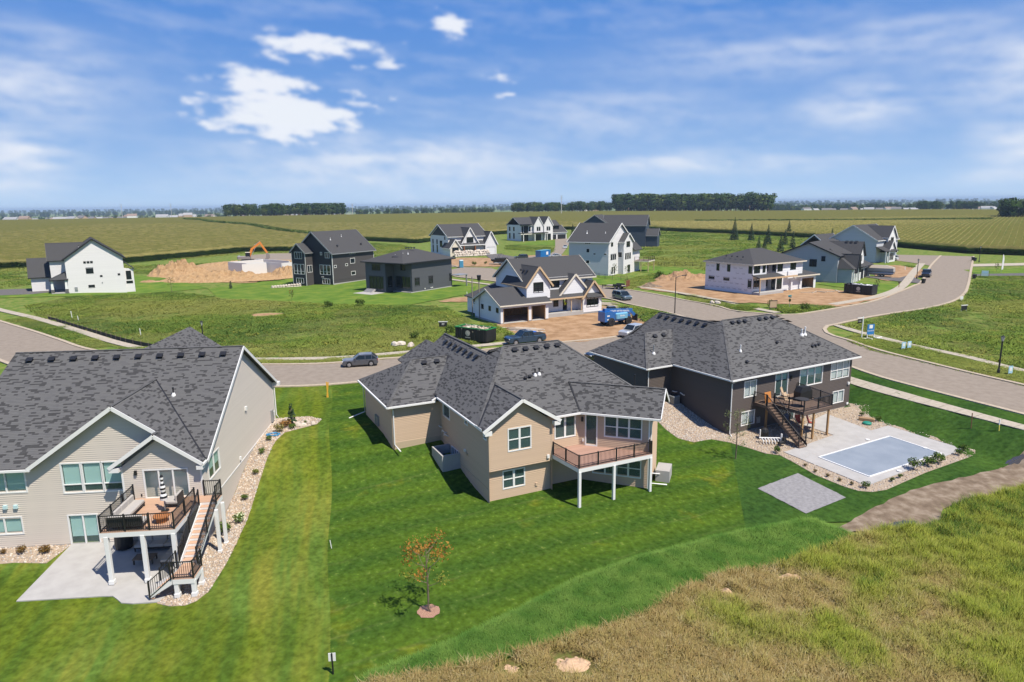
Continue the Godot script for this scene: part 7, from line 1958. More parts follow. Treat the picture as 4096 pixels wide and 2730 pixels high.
func car(called: String, label: String, cat: String, at: Vector3, turn: float, paint: Material, k: Dictionary) -> Node3D:
	var t := thing(called, label, cat, at, turn)
	var L: float = k.l; var w: float = k.w; var H: float = k.h; var belt: float = k.belt; var hood: float = k.hood
	var r: float = k.get("r", 0.34); var gc: float = k.get("clear", 0.2)
	var wb: Array = k.get("wb", [0.30, -0.29])
	var b := MB.new()
	# body with wheel arches as gaps: bottom rises over the axles
	var st := [[0.5, gc + 0.22, hood * 0.82, w * 0.40], [0.485, gc + 0.05, hood * 0.9, w * 0.455], [0.44, gc, hood * 0.97, w * 0.49]]
	for q in [wb[0] + r / L * 1.18, wb[0] + r / L * 0.75, wb[0], wb[0] - r / L * 0.75, wb[0] - r / L * 1.18]:
		var d: float = absf(q - wb[0]) * L
		st.append([q, maxf(gc, sqrt(maxf(0.0, pow(r * 1.17, 2) - d * d)) + r * 0.92 if d < r * 1.17 else gc), hood, w * 0.5])
	st.append([k.get("cowl", 0.16), gc, lerpf(hood, belt, 0.9), w * 0.5]); st.append([0.0, gc, belt, w * 0.5])
	for q in [wb[1] + r / L * 1.18, wb[1] + r / L * 0.75, wb[1], wb[1] - r / L * 0.75, wb[1] - r / L * 1.18]:
		var d: float = absf(q - wb[1]) * L
		st.append([q, maxf(gc, sqrt(maxf(0.0, pow(r * 1.17, 2) - d * d)) + r * 0.92 if d < r * 1.17 else gc), k.get("deck", belt), w * 0.5])
	st.append([-0.47, gc + 0.05, k.get("deck", belt) * 0.99, w * 0.47]); st.append([-0.498, gc + 0.2, k.get("deck", belt) * 0.93, w * 0.43])
	var rings := []
	for q in st: rings.append(ring(q[0] * L, q[1], q[2], q[3], 0.09))
	b.loft(rings); obj("body", b, paint, t)
	# glasshouse: windscreen foot, roof front, roof rear, tail
	var c: Array = k.cab
	var g := MB.new()
	g.loft([cabin_ring(c[0] * L, belt - 0.06, belt - 0.02, w * 0.46, w * 0.45), cabin_ring(c[1] * L, belt - 0.06, H - 0.05, w * 0.475, w * 0.40), cabin_ring(c[2] * L, belt - 0.06, H - 0.05, w * 0.475, w * 0.40), cabin_ring(c[3] * L, belt - 0.06, belt, w * 0.46, w * 0.42)])
	obj("window", g, M.car_glass, t)
	var rf := MB.new()
	rf.loft([cabin_ring(c[1] * L - 0.02, H - 0.12, H - 0.03, w * 0.425, w * 0.41), cabin_ring((c[1] + c[2]) * 0.5 * L, H - 0.12, H, w * 0.43, w * 0.41), cabin_ring(c[2] * L, H - 0.12, H - 0.02, w * 0.425, w * 0.40)])
	for s in [-1.0, 1.0]:
		for p in [[c[0] * L, belt - 0.03, 0.455, c[1] * L, H - 0.07, 0.405], [lerpf(c[1], c[2], 0.47) * L, belt - 0.03, 0.478, lerpf(c[1], c[2], 0.47) * L, H - 0.07, 0.41], [lerpf(c[1], c[2], 0.94) * L, belt - 0.03, 0.478, c[2] * L, H - 0.07, 0.405], [c[3] * L, belt - 0.03, 0.45, c[2] * L, H - 0.06, 0.40]]:
			rf.beam(Vector3(p[0], p[1], s * w * p[2]), Vector3(p[3], p[4], s * w * p[5]), 0.07, 0.09)
	obj("roof", rf, paint, t)
	for x in wb:
		for s in [-1.0, 1.0]: wheel_at(t, x * L, s * (w * 0.5 - 0.12), r, 0.24, k.get("rim", M.alloy))
	for s in [-1.0, 1.0]:
		var hl := MB.new(); hl.cbx(Vector3(L * 0.485, hood * 0.8, s * w * 0.34), Vector3(0.12, 0.14, w * 0.2), 0.02); obj("headlight", hl, M.lamp_glass, t)
		var tl := MB.new(); tl.cbx(Vector3(-L * 0.485, k.get("deck", belt) * 0.84, s * w * 0.39), Vector3(0.08, 0.24, w * 0.13), 0.02); obj("tail_light", tl, M.red_glass, t)
		var mr := MB.new(); mr.cbx(Vector3(c[0] * L - 0.28, belt + 0.08, s * (w * 0.5 + 0.09)), Vector3(0.12, 0.14, 0.2), 0.03); obj("mirror", mr, paint, t)
		for q in k.get("doors", [0.11, -0.1]):
			var hd := MB.new(); hd.bx(Vector3(q * L - 0.35, belt - 0.14, s * w * 0.502), Vector3(0.2, 0.035, 0.03)); obj("door_handle", hd, M.black, t)
	var gr := MB.new(); gr.bx(Vector3(L * 0.49, hood * 0.62, 0), Vector3(0.06, 0.2, w * 0.44)); gr.bx(Vector3(L * 0.49, gc + 0.16, 0), Vector3(0.05, 0.14, w * 0.7)); obj("grille", gr, M.black, t)
	var lp := MB.new(); lp.bx(Vector3(-L * 0.503, hood * 0.62, 0), Vector3(0.02, 0.14, 0.32)); obj("number_plate", lp, M.white, t)
	var ub := MB.new(); ub.bx(Vector3(0, gc + 0.08, 0), Vector3(L * 0.86, 0.14, w * 0.78)); obj("underbody", ub, M.black, t)
	return t

func heading(dx: float, dz: float) -> float: return atan2(-dz, dx)

func vehicles() -> void:
	M.rubber = mk(0.014, 0.014, 0.014, 0.9); M.alloy = mk(0.5, 0.5, 0.52, 0.35, 0.8)
	M.car_glass = mk(0.012, 0.018, 0.022, 0.04); M.lamp_glass = mk(0.75, 0.78, 0.8, 0.1); M.red_glass = mk(0.35, 0.01, 0.01, 0.15)
	var pt := func(r: float, g: float, b: float) -> StandardMaterial3D:
		var m := mk(r, g, b, 0.35, 0.3); m.clearcoat_enabled = true; m.clearcoat = 1.0; m.clearcoat_roughness = 0.05
		return m
	var hatch := {l = 4.35, w = 1.82, h = 1.52, belt = 0.98, hood = 0.88, cab = [0.19, 0.03, -0.33, -0.475], wb = [0.31, -0.30]}
	var suv := {l = 4.6, w = 1.86, h = 1.7, belt = 1.08, hood = 1.02, cab = [0.2, 0.06, -0.36, -0.48], wb = [0.30, -0.29], r = 0.36}
	var van := {l = 5.1, w = 2.0, h = 1.76, belt = 1.08, hood = 0.98, cab = [0.29, 0.13, -0.40, -0.485], wb = [0.32, -0.28]}
	car("hatchback_car", "dark grey hatchback parked along the far kerb across from the lawn", "car", Vector3(-18.9, 2.03, -82.75), heading(-1, 0.22), pt.call(0.085, 0.09, 0.105), hatch)
	car("suv_car", "silver compact SUV parked in front of the half-built house", "car", Vector3(17.9, 2.03, -99.9), heading(-0.72, 0.69), pt.call(0.5, 0.52, 0.53), suv)
	car("minivan", "slate blue minivan parked by the side street", "van", Vector3(22.7, 2.03, -139.3), heading(0.38, 0.92), pt.call(0.09, 0.14, 0.18), van)
	car("minivan", "white minivan parked by the rear white house at far right", "van", Vector3(123.4, 2.08, -223), heading(-1, 0.05), pt.call(0.68, 0.69, 0.7), van)
	car("suv_car", "dark boxy SUV parked left of the blue container", "car", Vector3(3.6, 2.08, -244.2), heading(-1, 0.25), pt.call(0.045, 0.05, 0.055), {l = 4.9, w = 1.95, h = 1.9, belt = 1.2, hood = 1.15, cab = [0.18, 0.09, -0.42, -0.485], wb = [0.31, -0.28], r = 0.42, clear = 0.3})
	car("saloon_car", "silver saloon car parked right of the blue container", "car", Vector3(16.2, 2.08, -252), heading(-1, 0.2), pt.call(0.42, 0.45, 0.48), {l = 4.7, w = 1.82, h = 1.42, belt = 0.92, hood = 0.84, deck = 0.98, cab = [0.17, 0.02, -0.22, -0.38], wb = [0.31, -0.29]})
	car("saloon_car", "white car on the driveway left of the tall pale grey house", "car", Vector3(23.9, 2.08, -302), heading(-0.15, 1), pt.call(0.68, 0.7, 0.7), {l = 4.6, w = 1.82, h = 1.46, belt = 0.94, hood = 0.86, deck = 0.98, cab = [0.17, 0.02, -0.24, -0.4], wb = [0.31, -0.29]})
	car("saloon_car", "black car mostly hidden behind the tan house roof", "car", Vector3(11.6, 2.05, -85.0), heading(-0.9, 0.45), pt.call(0.015, 0.016, 0.018), {l = 4.7, w = 1.82, h = 1.44, belt = 0.93, hood = 0.85, deck = 0.98, cab = [0.17, 0.02, -0.22, -0.38], wb = [0.31, -0.29]})
	for q in [["dark blue crew-cab pickup truck parked behind the tan house roof", 1.9, -95.3, heading(-0.9, 0.42), 0.02, 0.05, 0.09], ["black pickup truck parked on the street at far right", 106.2, -174.2, heading(-0.57, 0.82), 0.015, 0.02, 0.028]]:
		var t := car("pickup_truck", q[0], "truck", Vector3(q[1], 2.03, q[2]), q[3], pt.call(q[4], q[5], q[6]), {l = 5.9, w = 2.02, h = 1.92, belt = 1.25, hood = 1.18, deck = 1.22, cab = [0.2, 0.08, -0.13, -0.16], wb = [0.33, -0.30], r = 0.41, clear = 0.32})
		var b := MB.new(); b.cbx(Vector3(-1.95, 1.26, 0), Vector3(1.75, 0.08, 1.75), 0.03); obj("bed_cover", b, M.rubber, t)
	# telehandler
	var t := thing("telehandler", "blue telehandler with folded boom standing on the bare earth", "telehandler", Vector3(17.0, 2.05, -109.6), heading(0.86, -0.5))
	var blue: StandardMaterial3D = pt.call(0.012, 0.13, 0.42); var lb: StandardMaterial3D = pt.call(0.16, 0.42, 0.62)
	var b := MB.new(); b.extrude([Vector3(-3.0, 0.75, -0.9), Vector3(-3.0, 2.35, -0.9), Vector3(-1.6, 2.45, -0.9), Vector3(-0.6, 1.95, -0.9), Vector3(2.2, 1.7, -0.9), Vector3(2.3, 0.8, -0.9)], Vector3(0, 0, 1.8)); obj("chassis", b, blue, t)
	b = MB.new(); b.beam(Vector3(-2.7, 2.5, 0.15), Vector3(3.0, 2.1, 0.15), 0.62, 0.7); b.beam(Vector3(2.6, 2.15, 0.15), Vector3(3.6, 1.3, 0.15), 0.45, 0.5); obj("boom", b, blue, t)
	b = MB.new(); b.cbx(Vector3(0.35, 1.6, 0.92), Vector3(2.5, 0.95, 0.5), 0.18); obj("engine_cover", b, lb, t)
	b = MB.new(); b.cbx(Vector3(-0.6, 2.2, -0.6), Vector3(1.5, 1.5, 0.8), 0.1); obj("cab", b, M.car_glass, t)
	b = MB.new(); b.bx(Vector3(3.8, 0.9, 0.15), Vector3(0.12, 1.1, 1.3)); b.bx(Vector3(4.4, 0.42, -0.3), Vector3(1.2, 0.07, 0.14)); b.bx(Vector3(4.4, 0.42, 0.6), Vector3(1.2, 0.07, 0.14)); obj("fork", b, M.black, t)
	b = MB.new()
	for i in 9: b.tube([Vector3(0.6 + i * 0.12, 2.6 + 0.12 * sin(i * 2.0), -0.1), Vector3(1.0 + i * 0.2, 2.7 + 0.15 * cos(i * 3.0), 0.3)], 0.035, 5)
	obj("hose", b, M.rubber, t)
	for x in [-1.75, 1.75]:
		for z in [-0.95, 0.95]: wheel_at(t, x, z, 0.68, 0.45, M.black)
	text_part(t, "SOUTH METRO RENTAL", Vector3(0.4, 2.27, 0.475), Basis(Vector3(0.9976, -0.07, 0), Vector3(0.07, 0.9976, 0), Vector3(0, 0, 1)), 0.36, M.white)
	text_part(t, "Genie", Vector3(0.35, 1.6, 1.185), Basis(), 0.34, M.white)
	for q in [[-2.3, 1.7], [-2.3, 1.1]]:
		b = MB.new(); b.bx(Vector3(q[0], q[1], 0.91), Vector3(0.5, 0.18, 0.02)); obj("sticker", b, M.white, t)
	# excavator
	t = thing("excavator", "orange excavator with raised arm on the dirt mound", "excavator", Vector3(-90.0, 3.15, -234.0), heading(1, -0.25))
	var org := mk(0.62, 0.21, 0.03, 0.5); var grey := mk(0.22, 0.2, 0.19, 0.6)
	for s in [-1.0, 1.0]:
		b = MB.new(); b.extrude([Vector3(-2.2, 0.45, s * 1.2), Vector3(-1.9, 0.0, s * 1.2), Vector3(1.9, 0.0, s * 1.2), Vector3(2.25, 0.45, s * 1.2), Vector3(1.9, 0.9, s * 1.2), Vector3(-1.9, 0.9, s * 1.2)], Vector3(0, 0, 0.6 * s)); obj("track", b, M.rubber, t)
	b = MB.new(); b.cbx(Vector3(-0.9, 1.55, 0), Vector3(4.0, 1.0, 2.7), 0.15); obj("upper_body", b, grey, t)
	b = MB.new(); b.cbx(Vector3(-2.6, 1.7, 0), Vector3(0.9, 1.1, 2.6), 0.3); obj("counterweight", b, M.metal_grey, t)
	b = MB.new(); b.cbx(Vector3(0.4, 2.5, 0.75), Vector3(1.5, 1.5, 1.1), 0.1); obj("cab", b, M.car_glass, t)
	b = MB.new(); b.cbx(Vector3(0.4, 3.32, 0.75), Vector3(1.6, 0.14, 1.2), 0.05); obj("cab_roof", b, M.cream, t)
	var bm := [Vector3(0.7, 1.7, -0.3), Vector3(1.8, 4.6, -0.3), Vector3(4.6, 6.5, -0.3)]
	b = MB.new(); b.beam(bm[0], bm[1], 0.5, 0.75); b.beam(bm[1] - Vector3(0.1, 0.25, 0), bm[2], 0.48, 0.7); obj("boom", b, org, t)
	b = MB.new(); b.beam(Vector3(4.3, 6.7, -0.3), Vector3(6.6, 2.9, -0.3), 0.42, 0.6); obj("stick", b, org, t)
	b = MB.new(); b.beam(Vector3(1.5, 2.2, 0.05), Vector3(3.0, 5.0, 0.05), 0.14, 0.14); b.beam(Vector3(2.6, 5.7, -0.3), Vector3(4.5, 6.9, -0.3), 0.16, 0.16); obj("hydraulic_ram", b, M.alloy, t)
	b = MB.new(); b.extrude([Vector3(6.3, 2.9, -1.0), Vector3(7.2, 2.5, -1.0), Vector3(7.3, 1.2, -1.0), Vector3(6.3, 0.4, -1.0), Vector3(5.4, 0.5, -1.0), Vector3(6.1, 1.4, -1.0)], Vector3(0, 0, 1.4)); obj("bucket", b, grey, t)
	# flatbed trailer
	t = thing("flatbed_trailer", "low black flatbed trailer with a rusty ramp at its rear, parked on the side street", "trailer", Vector3(24.4, 2.03, -156.6), heading(-0.86, -0.5))
	b = MB.new(); b.bx(Vector3(0, 0.72, 0), Vector3(5.0, 0.14, 2.0)); b.beam(Vector3(2.5, 0.72, 0.9), Vector3(3.7, 0.6, 0), 0.12, 0.14); b.beam(Vector3(2.5, 0.72, -0.9), Vector3(3.7, 0.6, 0), 0.12, 0.14); b.bx(Vector3(3.6, 0.4, 0), Vector3(0.1, 1.0, 0.1)); obj("frame", b, M.black, t)
	var dkm := MB.new(); dkm.bx(Vector3(0, 0, 0), Vector3(4.9, 0.05, 0.19)); var dm := dkm.mesh()
	for i in 10: inst("deck_board", dm, mk(0.30, 0.25, 0.20, 0.9), t, Transform3D(Basis(), Vector3(0, 0.815, -0.9 + i * 0.2)))
	for s in [-1.0, 1.0]:
		b = MB.new(); b.bx(Vector3(-0.4, 0.95, s * 1.05), Vector3(2.0, 0.5, 0.32)); obj("mudguard", b, M.black, t)
		wheel_at(t, -0.8, s * 1.02, 0.34, 0.2, M.alloy); wheel_at(t, 0.1, s * 1.02, 0.34, 0.2, M.alloy)
		b = MB.new(); b.bx(Vector3(-2.6, 1.4, s * 0.6), Vector3(0.1, 1.4, 0.1)); b.bx(Vector3(-2.6, 2.05, s * 0.6), Vector3(0.1, 0.1, 0.9)); b.bx(Vector3(-2.6, 1.4, s * 0.25), Vector3(0.1, 1.4, 0.1)); b.bx(Vector3(-2.6, 1.4, s * 0.95), Vector3(0.1, 1.4, 0.1)); obj("ramp", b, mk(0.28, 0.09, 0.05, 0.8), t)
	# wakeboat
	t = thing("motor_boat", "black wakeboard boat with a folded tower on its trailer", "boat", Vector3(-3.6, 2.1, -224.5), heading(-0.95, 0.3))
	hull(t, 6.2, 2.3, 0.75, 1.75, M.black, 2.6)
	b = MB.new(); b.cbx(Vector3(-0.5, 2.0, 0), Vector3(4.2, 0.35, 1.9), 0.15); obj("mooring_cover", b, M.rubber, t)
	b = MB.new()
	for s in [-1.0, 1.0]: b.tube([Vector3(0.8, 1.8, s * 1.0), Vector3(0.0, 3.4, s * 0.8), Vector3(-0.9, 3.5, s * 0.8), Vector3(-1.3, 1.8, s * 1.0)], 0.05, 6)
	b.tube([Vector3(-0.4, 3.5, -0.85), Vector3(-0.4, 3.5, 0.85)], 0.06, 6); obj("tower", b, M.black, t)
	boat_trailer(t, 6.0)
	# pontoon boat
	t = thing("pontoon_boat", "pontoon boat under a tan cover on a trailer in the driveway", "boat", Vector3(94.8, 2.1, -175.6), heading(-0.78, -0.62))
	for z in [-0.8, 0.8]:
		b = MB.new(); b.tube([Vector3(-3.4, 0.95, z), Vector3(2.6, 0.95, z), Vector3(3.6, 1.25, z)], [0.33, 0.33, 0.1], 12); obj("pontoon", b, M.alloy, t)
	b = MB.new(); b.bx(Vector3(-0.1, 1.4, 0), Vector3(6.9, 0.12, 2.4)); obj("deck", b, M.metal_grey, t)
	b = MB.new(); b.bx(Vector3(-0.1, 1.85, 0), Vector3(6.6, 0.8, 2.4)); obj("fence_panel", b, mk(0.38, 0.36, 0.34, 0.6), t)
	b = MB.new(); b.loft([[Vector3(-3.4, 2.2, -1.25), Vector3(-3.4, 2.2, 1.25), Vector3(-3.2, 2.45, 0.9), Vector3(-3.2, 2.45, -0.9)], [Vector3(-1.5, 2.2, -1.25), Vector3(-1.5, 2.2, 1.25), Vector3(-1.5, 2.9, 0.5), Vector3(-1.5, 2.9, -0.5)], [Vector3(1.6, 2.2, -1.25), Vector3(1.6, 2.2, 1.25), Vector3(1.6, 2.85, 0.5), Vector3(1.6, 2.85, -0.5)], [Vector3(3.3, 2.2, -1.2), Vector3(3.3, 2.2, 1.2), Vector3(3.2, 2.35, 0.9), Vector3(3.2, 2.35, -0.9)]]); obj("boat_cover", b, mk(0.34, 0.29, 0.24, 0.9), t)
	boat_trailer(t, 6.6)

func hull(t: Node, L: float, w: float, y0: float, y1: float, mat: Material, bow: float) -> void:
	var rings := []
	for q in [[-0.5, 1.0, 0.0], [-0.2, 1.0, 0.0], [0.1, 0.98, 0.0], [0.3, 0.75, 0.12], [0.42, 0.42, 0.3], [0.5, 0.06, 0.6]]:
		var hw: float = w / 2 * q[1]; var yb: float = lerpf(y0, y1, q[2]); var x: float = q[0] * L
		rings.append([Vector3(x, yb, 0.0), Vector3(x, lerpf(yb, y1, 0.35), hw * 0.8), Vector3(x, y1 + 0.15 * q[2], hw), Vector3(x, y1 + 0.15 * q[2], -hw), Vector3(x, lerpf(yb, y1, 0.35), -hw * 0.8)])
	var b := MB.new(); b.loft(rings); obj("hull", b, mat, t)

func boat_trailer(t: Node, L: float) -> void:
	var b := MB.new()
	for s in [-1.0, 1.0]:
		b.beam(Vector3(-L * 0.45, 0.5, s * 0.8), Vector3(L * 0.3, 0.5, s * 0.8), 0.1, 0.14); b.beam(Vector3(L * 0.3, 0.5, s * 0.8), Vector3(L * 0.62, 0.5, 0), 0.1, 0.14)
		b.bx(Vector3(0, 0.72, s * 0.6), Vector3(L * 0.7, 0.35, 0.1)); b.bx(Vector3(L * 0.25, 0.72, s * 0.3), Vector3(0.1, 0.5, 0.1))
	for x in [-0.3, 0.0, 0.25]: b.bx(Vector3(L * x, 0.5, 0), Vector3(0.1, 0.1, 1.7))
	b.bx(Vector3(L * 0.58, 0.25, 0), Vector3(0.08, 0.5, 0.08))
	obj("trailer_frame", b, M.metal_grey, t)
	for s in [-1.0, 1.0]:
		wheel_at(t, -0.9, s * 0.98, 0.33, 0.2, M.alloy); wheel_at(t, -0.15, s * 0.98, 0.33, 0.2, M.alloy)

func text_part(t: Node, txt: String, at: Vector3, bs: Basis, size: float, mat: Material, called := "lettering") -> void:
	var font := SystemFont.new(); font.font_names = ["Droid Sans"]; font.font_weight = 700
	var m := TextMesh.new(); m.text = txt; m.font = font; m.font_size = 32; m.pixel_size = size / 32.0; m.depth = 0.012
	var o := MeshInstance3D.new(); o.mesh = m; o.material_override = mat; o.name = called
	t.add_child(o, true); o.transform = Transform3D(bs, at)

# ---------------------------------------------------------------- things on the lots
func stone_mesh(sd: int) -> ArrayMesh:
	var r := RandomNumberGenerator.new(); r.seed = sd
	var b := MB.new()
	var rings := []
	for q in [[-0.35, 0.62], [-0.05, 1.0], [0.28, 0.8], [0.45, 0.35]]:
		var ring := []
		for k in 7:
			var a := TAU * k / 7 + r.randf_range(-0.2, 0.2); var rr: float = q[1] * r.randf_range(0.82, 1.1) * 0.5
			ring.append(Vector3(cos(a) * rr, q[0] + r.randf_range(-0.05, 0.05), -sin(a) * rr))
		rings.append(ring)
	b.loft(rings)
	return b.mesh()

func mound(called: String, label: String, cat: String, x: float, z: float, rx: float, rz: float, h: float, mat: Material, sd: int, turn := 0.0) -> void:
	var f := FastNoiseLite.new(); f.frequency = 0.35; f.fractal_octaves = 5; f.seed = sd; f.fractal_gain = 0.6
	var n := 40
	var p := []
	for j in n + 1:
		var row := []
		for i in n + 1:
			var u := -1.0 + 2.0 * i / n; var v := -1.0 + 2.0 * j / n
			var d := sqrt(u * u + v * v)
			var q := Vector2(u * rx, v * rz).rotated(turn)
			var k := f.get_noise_2d(q.x + sd * 10.0, q.y)
			var y := h * maxf(0.0, pow(maxf(0.0, cos(minf(d, 1.0) * PI / 2)), 0.9) * (0.75 + 0.9 * k) ) + 0.12 * f.get_noise_2d(q.x * 4.0, q.y * 4.0) * clampf(1.2 - d, 0, 1)
			row.append(Vector3(q.x, y - 0.08 * clampf(d * 1.2, 0, 1), q.y))
		p.append(row)
	var b := MB.new()
	for j in n:
		for i in n: 
			if Vector2(-1.0 + 2.0 * (i + 0.5) / n, -1.0 + 2.0 * (j + 0.5) / n).length() < 1.02: b.quad(p[j + 1][i], p[j + 1][i + 1], p[j][i + 1], p[j][i])
	var o := obj(called, b, mat)
	o.position = G(x, z); tag(o, label, cat)

func street_lamp(label: String, at: Vector3, h: float) -> void:
	var t := thing("street_lamp", label, "street lamp", at, 0.0, "black lantern street lamps")
	var b := MB.new(); b.lathe(Vector3.ZERO, [Vector2(0.001, 0), Vector2(0.16, 0), Vector2(0.15, 0.5), Vector2(0.09, 0.6), Vector2(0.075, h - 0.8), Vector2(0.001, h - 0.8)], 10); obj("pole", b, M.black, t)
	b = MB.new(); b.lathe(Vector3.ZERO, [Vector2(0.06, h - 0.82), Vector2(0.13, h - 0.75), Vector2(0.06, h - 0.7)], 8); b.lathe(Vector3.ZERO, [Vector2(0.001, h), Vector2(0.03, h), Vector2(0.05, h - 0.1), Vector2(0.26, h - 0.2), Vector2(0.001, h - 0.21)].map(func(q): return q) if false else [Vector2(0.001, h - 0.21), Vector2(0.26, h - 0.2), Vector2(0.05, h - 0.08), Vector2(0.03, h), Vector2(0.001, h)], 8)
	for i in 4:
		var a := i * TAU / 4 + 0.4
		b.beam(Vector3(cos(a) * 0.11, h - 0.7, sin(a) * 0.11), Vector3(cos(a) * 0.2, h - 0.2, sin(a) * 0.2), 0.025, 0.025)
	obj("lantern_frame", b, M.black, t)
	b = MB.new(); b.lathe(Vector3.ZERO, [Vector2(0.1, h - 0.7), Vector2(0.185, h - 0.21)], 8); obj("lantern_glass", b, mk(0.5, 0.52, 0.5, 0.1), t)

func sign_board(called: String, label: String, at: Vector3, turn: float, w: float, h: float, y: float, face: Material, post_m: Material, legs: Array) -> Node3D:
	var t := thing(called, label, "sign", at, turn)
	var b := MB.new(); b.bx(Vector3(0, y, 0), Vector3(w, h, 0.03)); obj("board", b, face, t)
	for x in legs:
		var p := MB.new(); p.bx(Vector3(x, (y + h / 2) / 2 - 0.1, -0.035), Vector3(0.06, y + h / 2 + 0.15, 0.04)); obj("post", p, post_m, t)
	return t

func skip(called: String, label: String, at: Vector3, turn: float, L: float, w: float, h: float, out: Material, rim: Material, junk: Array, sd: int) -> Node3D:
	var t := thing(called, label, "skip", at, turn)
	var b := MB.new()
	var f := func(x: float, y: float, s: float) -> Vector3: return Vector3(x, y, s)
	b.box(Vector3(0, 0.2, 0), Vector3(L / 2, 0, 0), Vector3(0, 0.08, 0), Vector3(0, 0, w / 2))
	for s in [-1.0, 1.0]:
		b.box(Vector3(0, 0.2 + h / 2, s * w / 2), Vector3(L / 2, 0, 0), Vector3(0, h / 2, 0), Vector3(0, 0, 0.05))
		b.box(Vector3(s * L / 2, 0.2 + h / 2, 0), Vector3(0.05, 0, 0), Vector3(0, h / 2, 0), Vector3(0, 0, w / 2 - 0.05))
	obj("body", b, out, t)
	var r := MB.new()
	for s in [-1.0, 1.0]:
		r.bx(Vector3(0, 0.2 + h + 0.05, s * w / 2), Vector3(L + 0.2, 0.12, 0.18)); r.bx(Vector3(s * L / 2, 0.2 + h + 0.05, 0), Vector3(0.18, 0.12, w - 0.1))
	obj("rim", r, rim, t)
	for i in 7:
		var k := MB.new(); k.bx(Vector3(-L / 2 + (i + 0.5) * L / 7, 0.2 + h / 2, w / 2 + 0.09), Vector3(0.1, h, 0.1)); obj("side_rib", k, out, t)
		var k2 := MB.new(); k2.bx(Vector3(-L / 2 + (i + 0.5) * L / 7, 0.2 + h / 2, -w / 2 - 0.09), Vector3(0.1, h, 0.1)); obj("side_rib", k2, out, t)
	var u := MB.new(); u.bx(Vector3(0, 0.06, 0.5), Vector3(L, 0.12, 0.15)); u.bx(Vector3(0, 0.06, -0.5), Vector3(L, 0.12, 0.15)); obj("skid", u, out, t)
	var rr := RandomNumberGenerator.new(); rr.seed = sd
	var d := MB.new()
	for i in 90:
		var c: Color = junk[rr.randi() % junk.size()]
		var ax := Vector3(rr.randfn(), rr.randfn() * 0.3, rr.randfn()).normalized(); var s2 := ax.cross(Vector3.UP).normalized(); var n := s2.cross(ax)
		d.box(Vector3(rr.randf_range(-L * 0.42, L * 0.42), 0.2 + h * rr.randf_range(0.75, 1.0) + 0.15 * rr.randf(), rr.randf_range(-w * 0.36, w * 0.36)), ax * rr.randf_range(0.15, 0.6), n * rr.randf_range(0.02, 0.08), s2 * rr.randf_range(0.05, 0.3), c)
	var dd := obj("debris", d, M.stone, t); dd.set_meta("kind", "stuff")
	return t

func sofa(called: String, label: String, at: Vector3, turn: float, L: float, dep: float, frame: Material, cushion: Material, backed := true) -> void:
	var t := thing(called, label, "outdoor sofa", at, turn)
	var b := MB.new(); b.bx(Vector3(0, 0.24, 0), Vector3(L, 0.1, dep))
	for x in [-1.0, 1.0]:
		for z in [-1.0, 1.0]: b.bx(Vector3(x * (L / 2 - 0.05), 0.12, z * (dep / 2 - 0.05)), Vector3(0.07, 0.24, 0.07))
	obj("frame", b, frame, t)
	if backed:
		b = MB.new(); b.bx(Vector3(0, 0.55, -dep / 2 + 0.04), Vector3(L, 0.5, 0.05)); obj("back_frame", b, frame, t)
	var k := maxi(1, int(L / 0.8))
	for i in k:
		var c := MB.new(); c.cbx(Vector3(-L / 2 + (i + 0.5) * L / k, 0.37, 0.04), Vector3(L / k - 0.02, 0.16, dep - 0.08), 0.04); obj("seat_cushion", c, cushion, t)
		if backed:
			c = MB.new(); c.cbx(Vector3(-L / 2 + (i + 0.5) * L / k, 0.62, -dep / 2 + 0.16), Vector3(L / k - 0.04, 0.42, 0.16), 0.05); obj("back_cushion", c, cushion, t)

func patio_chair(called: String, label: String, at: Vector3, turn: float, seat: Material, frame: Material) -> void:
	var t := thing(called, label, "chair", at, turn)
	var b := MB.new(); b.box(Vector3(0, 0.43, 0.02), Vector3(0.27, 0, 0), Vector3(0, 0.03, 0), Vector3(0, 0.02, 0.27)); obj("seat", b, seat, t)
	b = MB.new(); b.box(Vector3(0, 0.76, -0.33), Vector3(0.27, 0, 0), Vector3(0, 0.33, -0.12), Vector3(0, 0.01, 0.03)); obj("backrest", b, seat, t)
	for x in [-0.29, 0.29]:
		b = MB.new(); b.tube([Vector3(x, 0.0, 0.3), Vector3(x, 0.62, 0.27), Vector3(x, 0.64, -0.25)], 0.02, 5); obj("armrest", b, frame, t)
		b = MB.new(); b.tube([Vector3(x, 0.45, -0.26), Vector3(x, 0.0, -0.36)], 0.02, 5); obj("leg", b, frame, t)

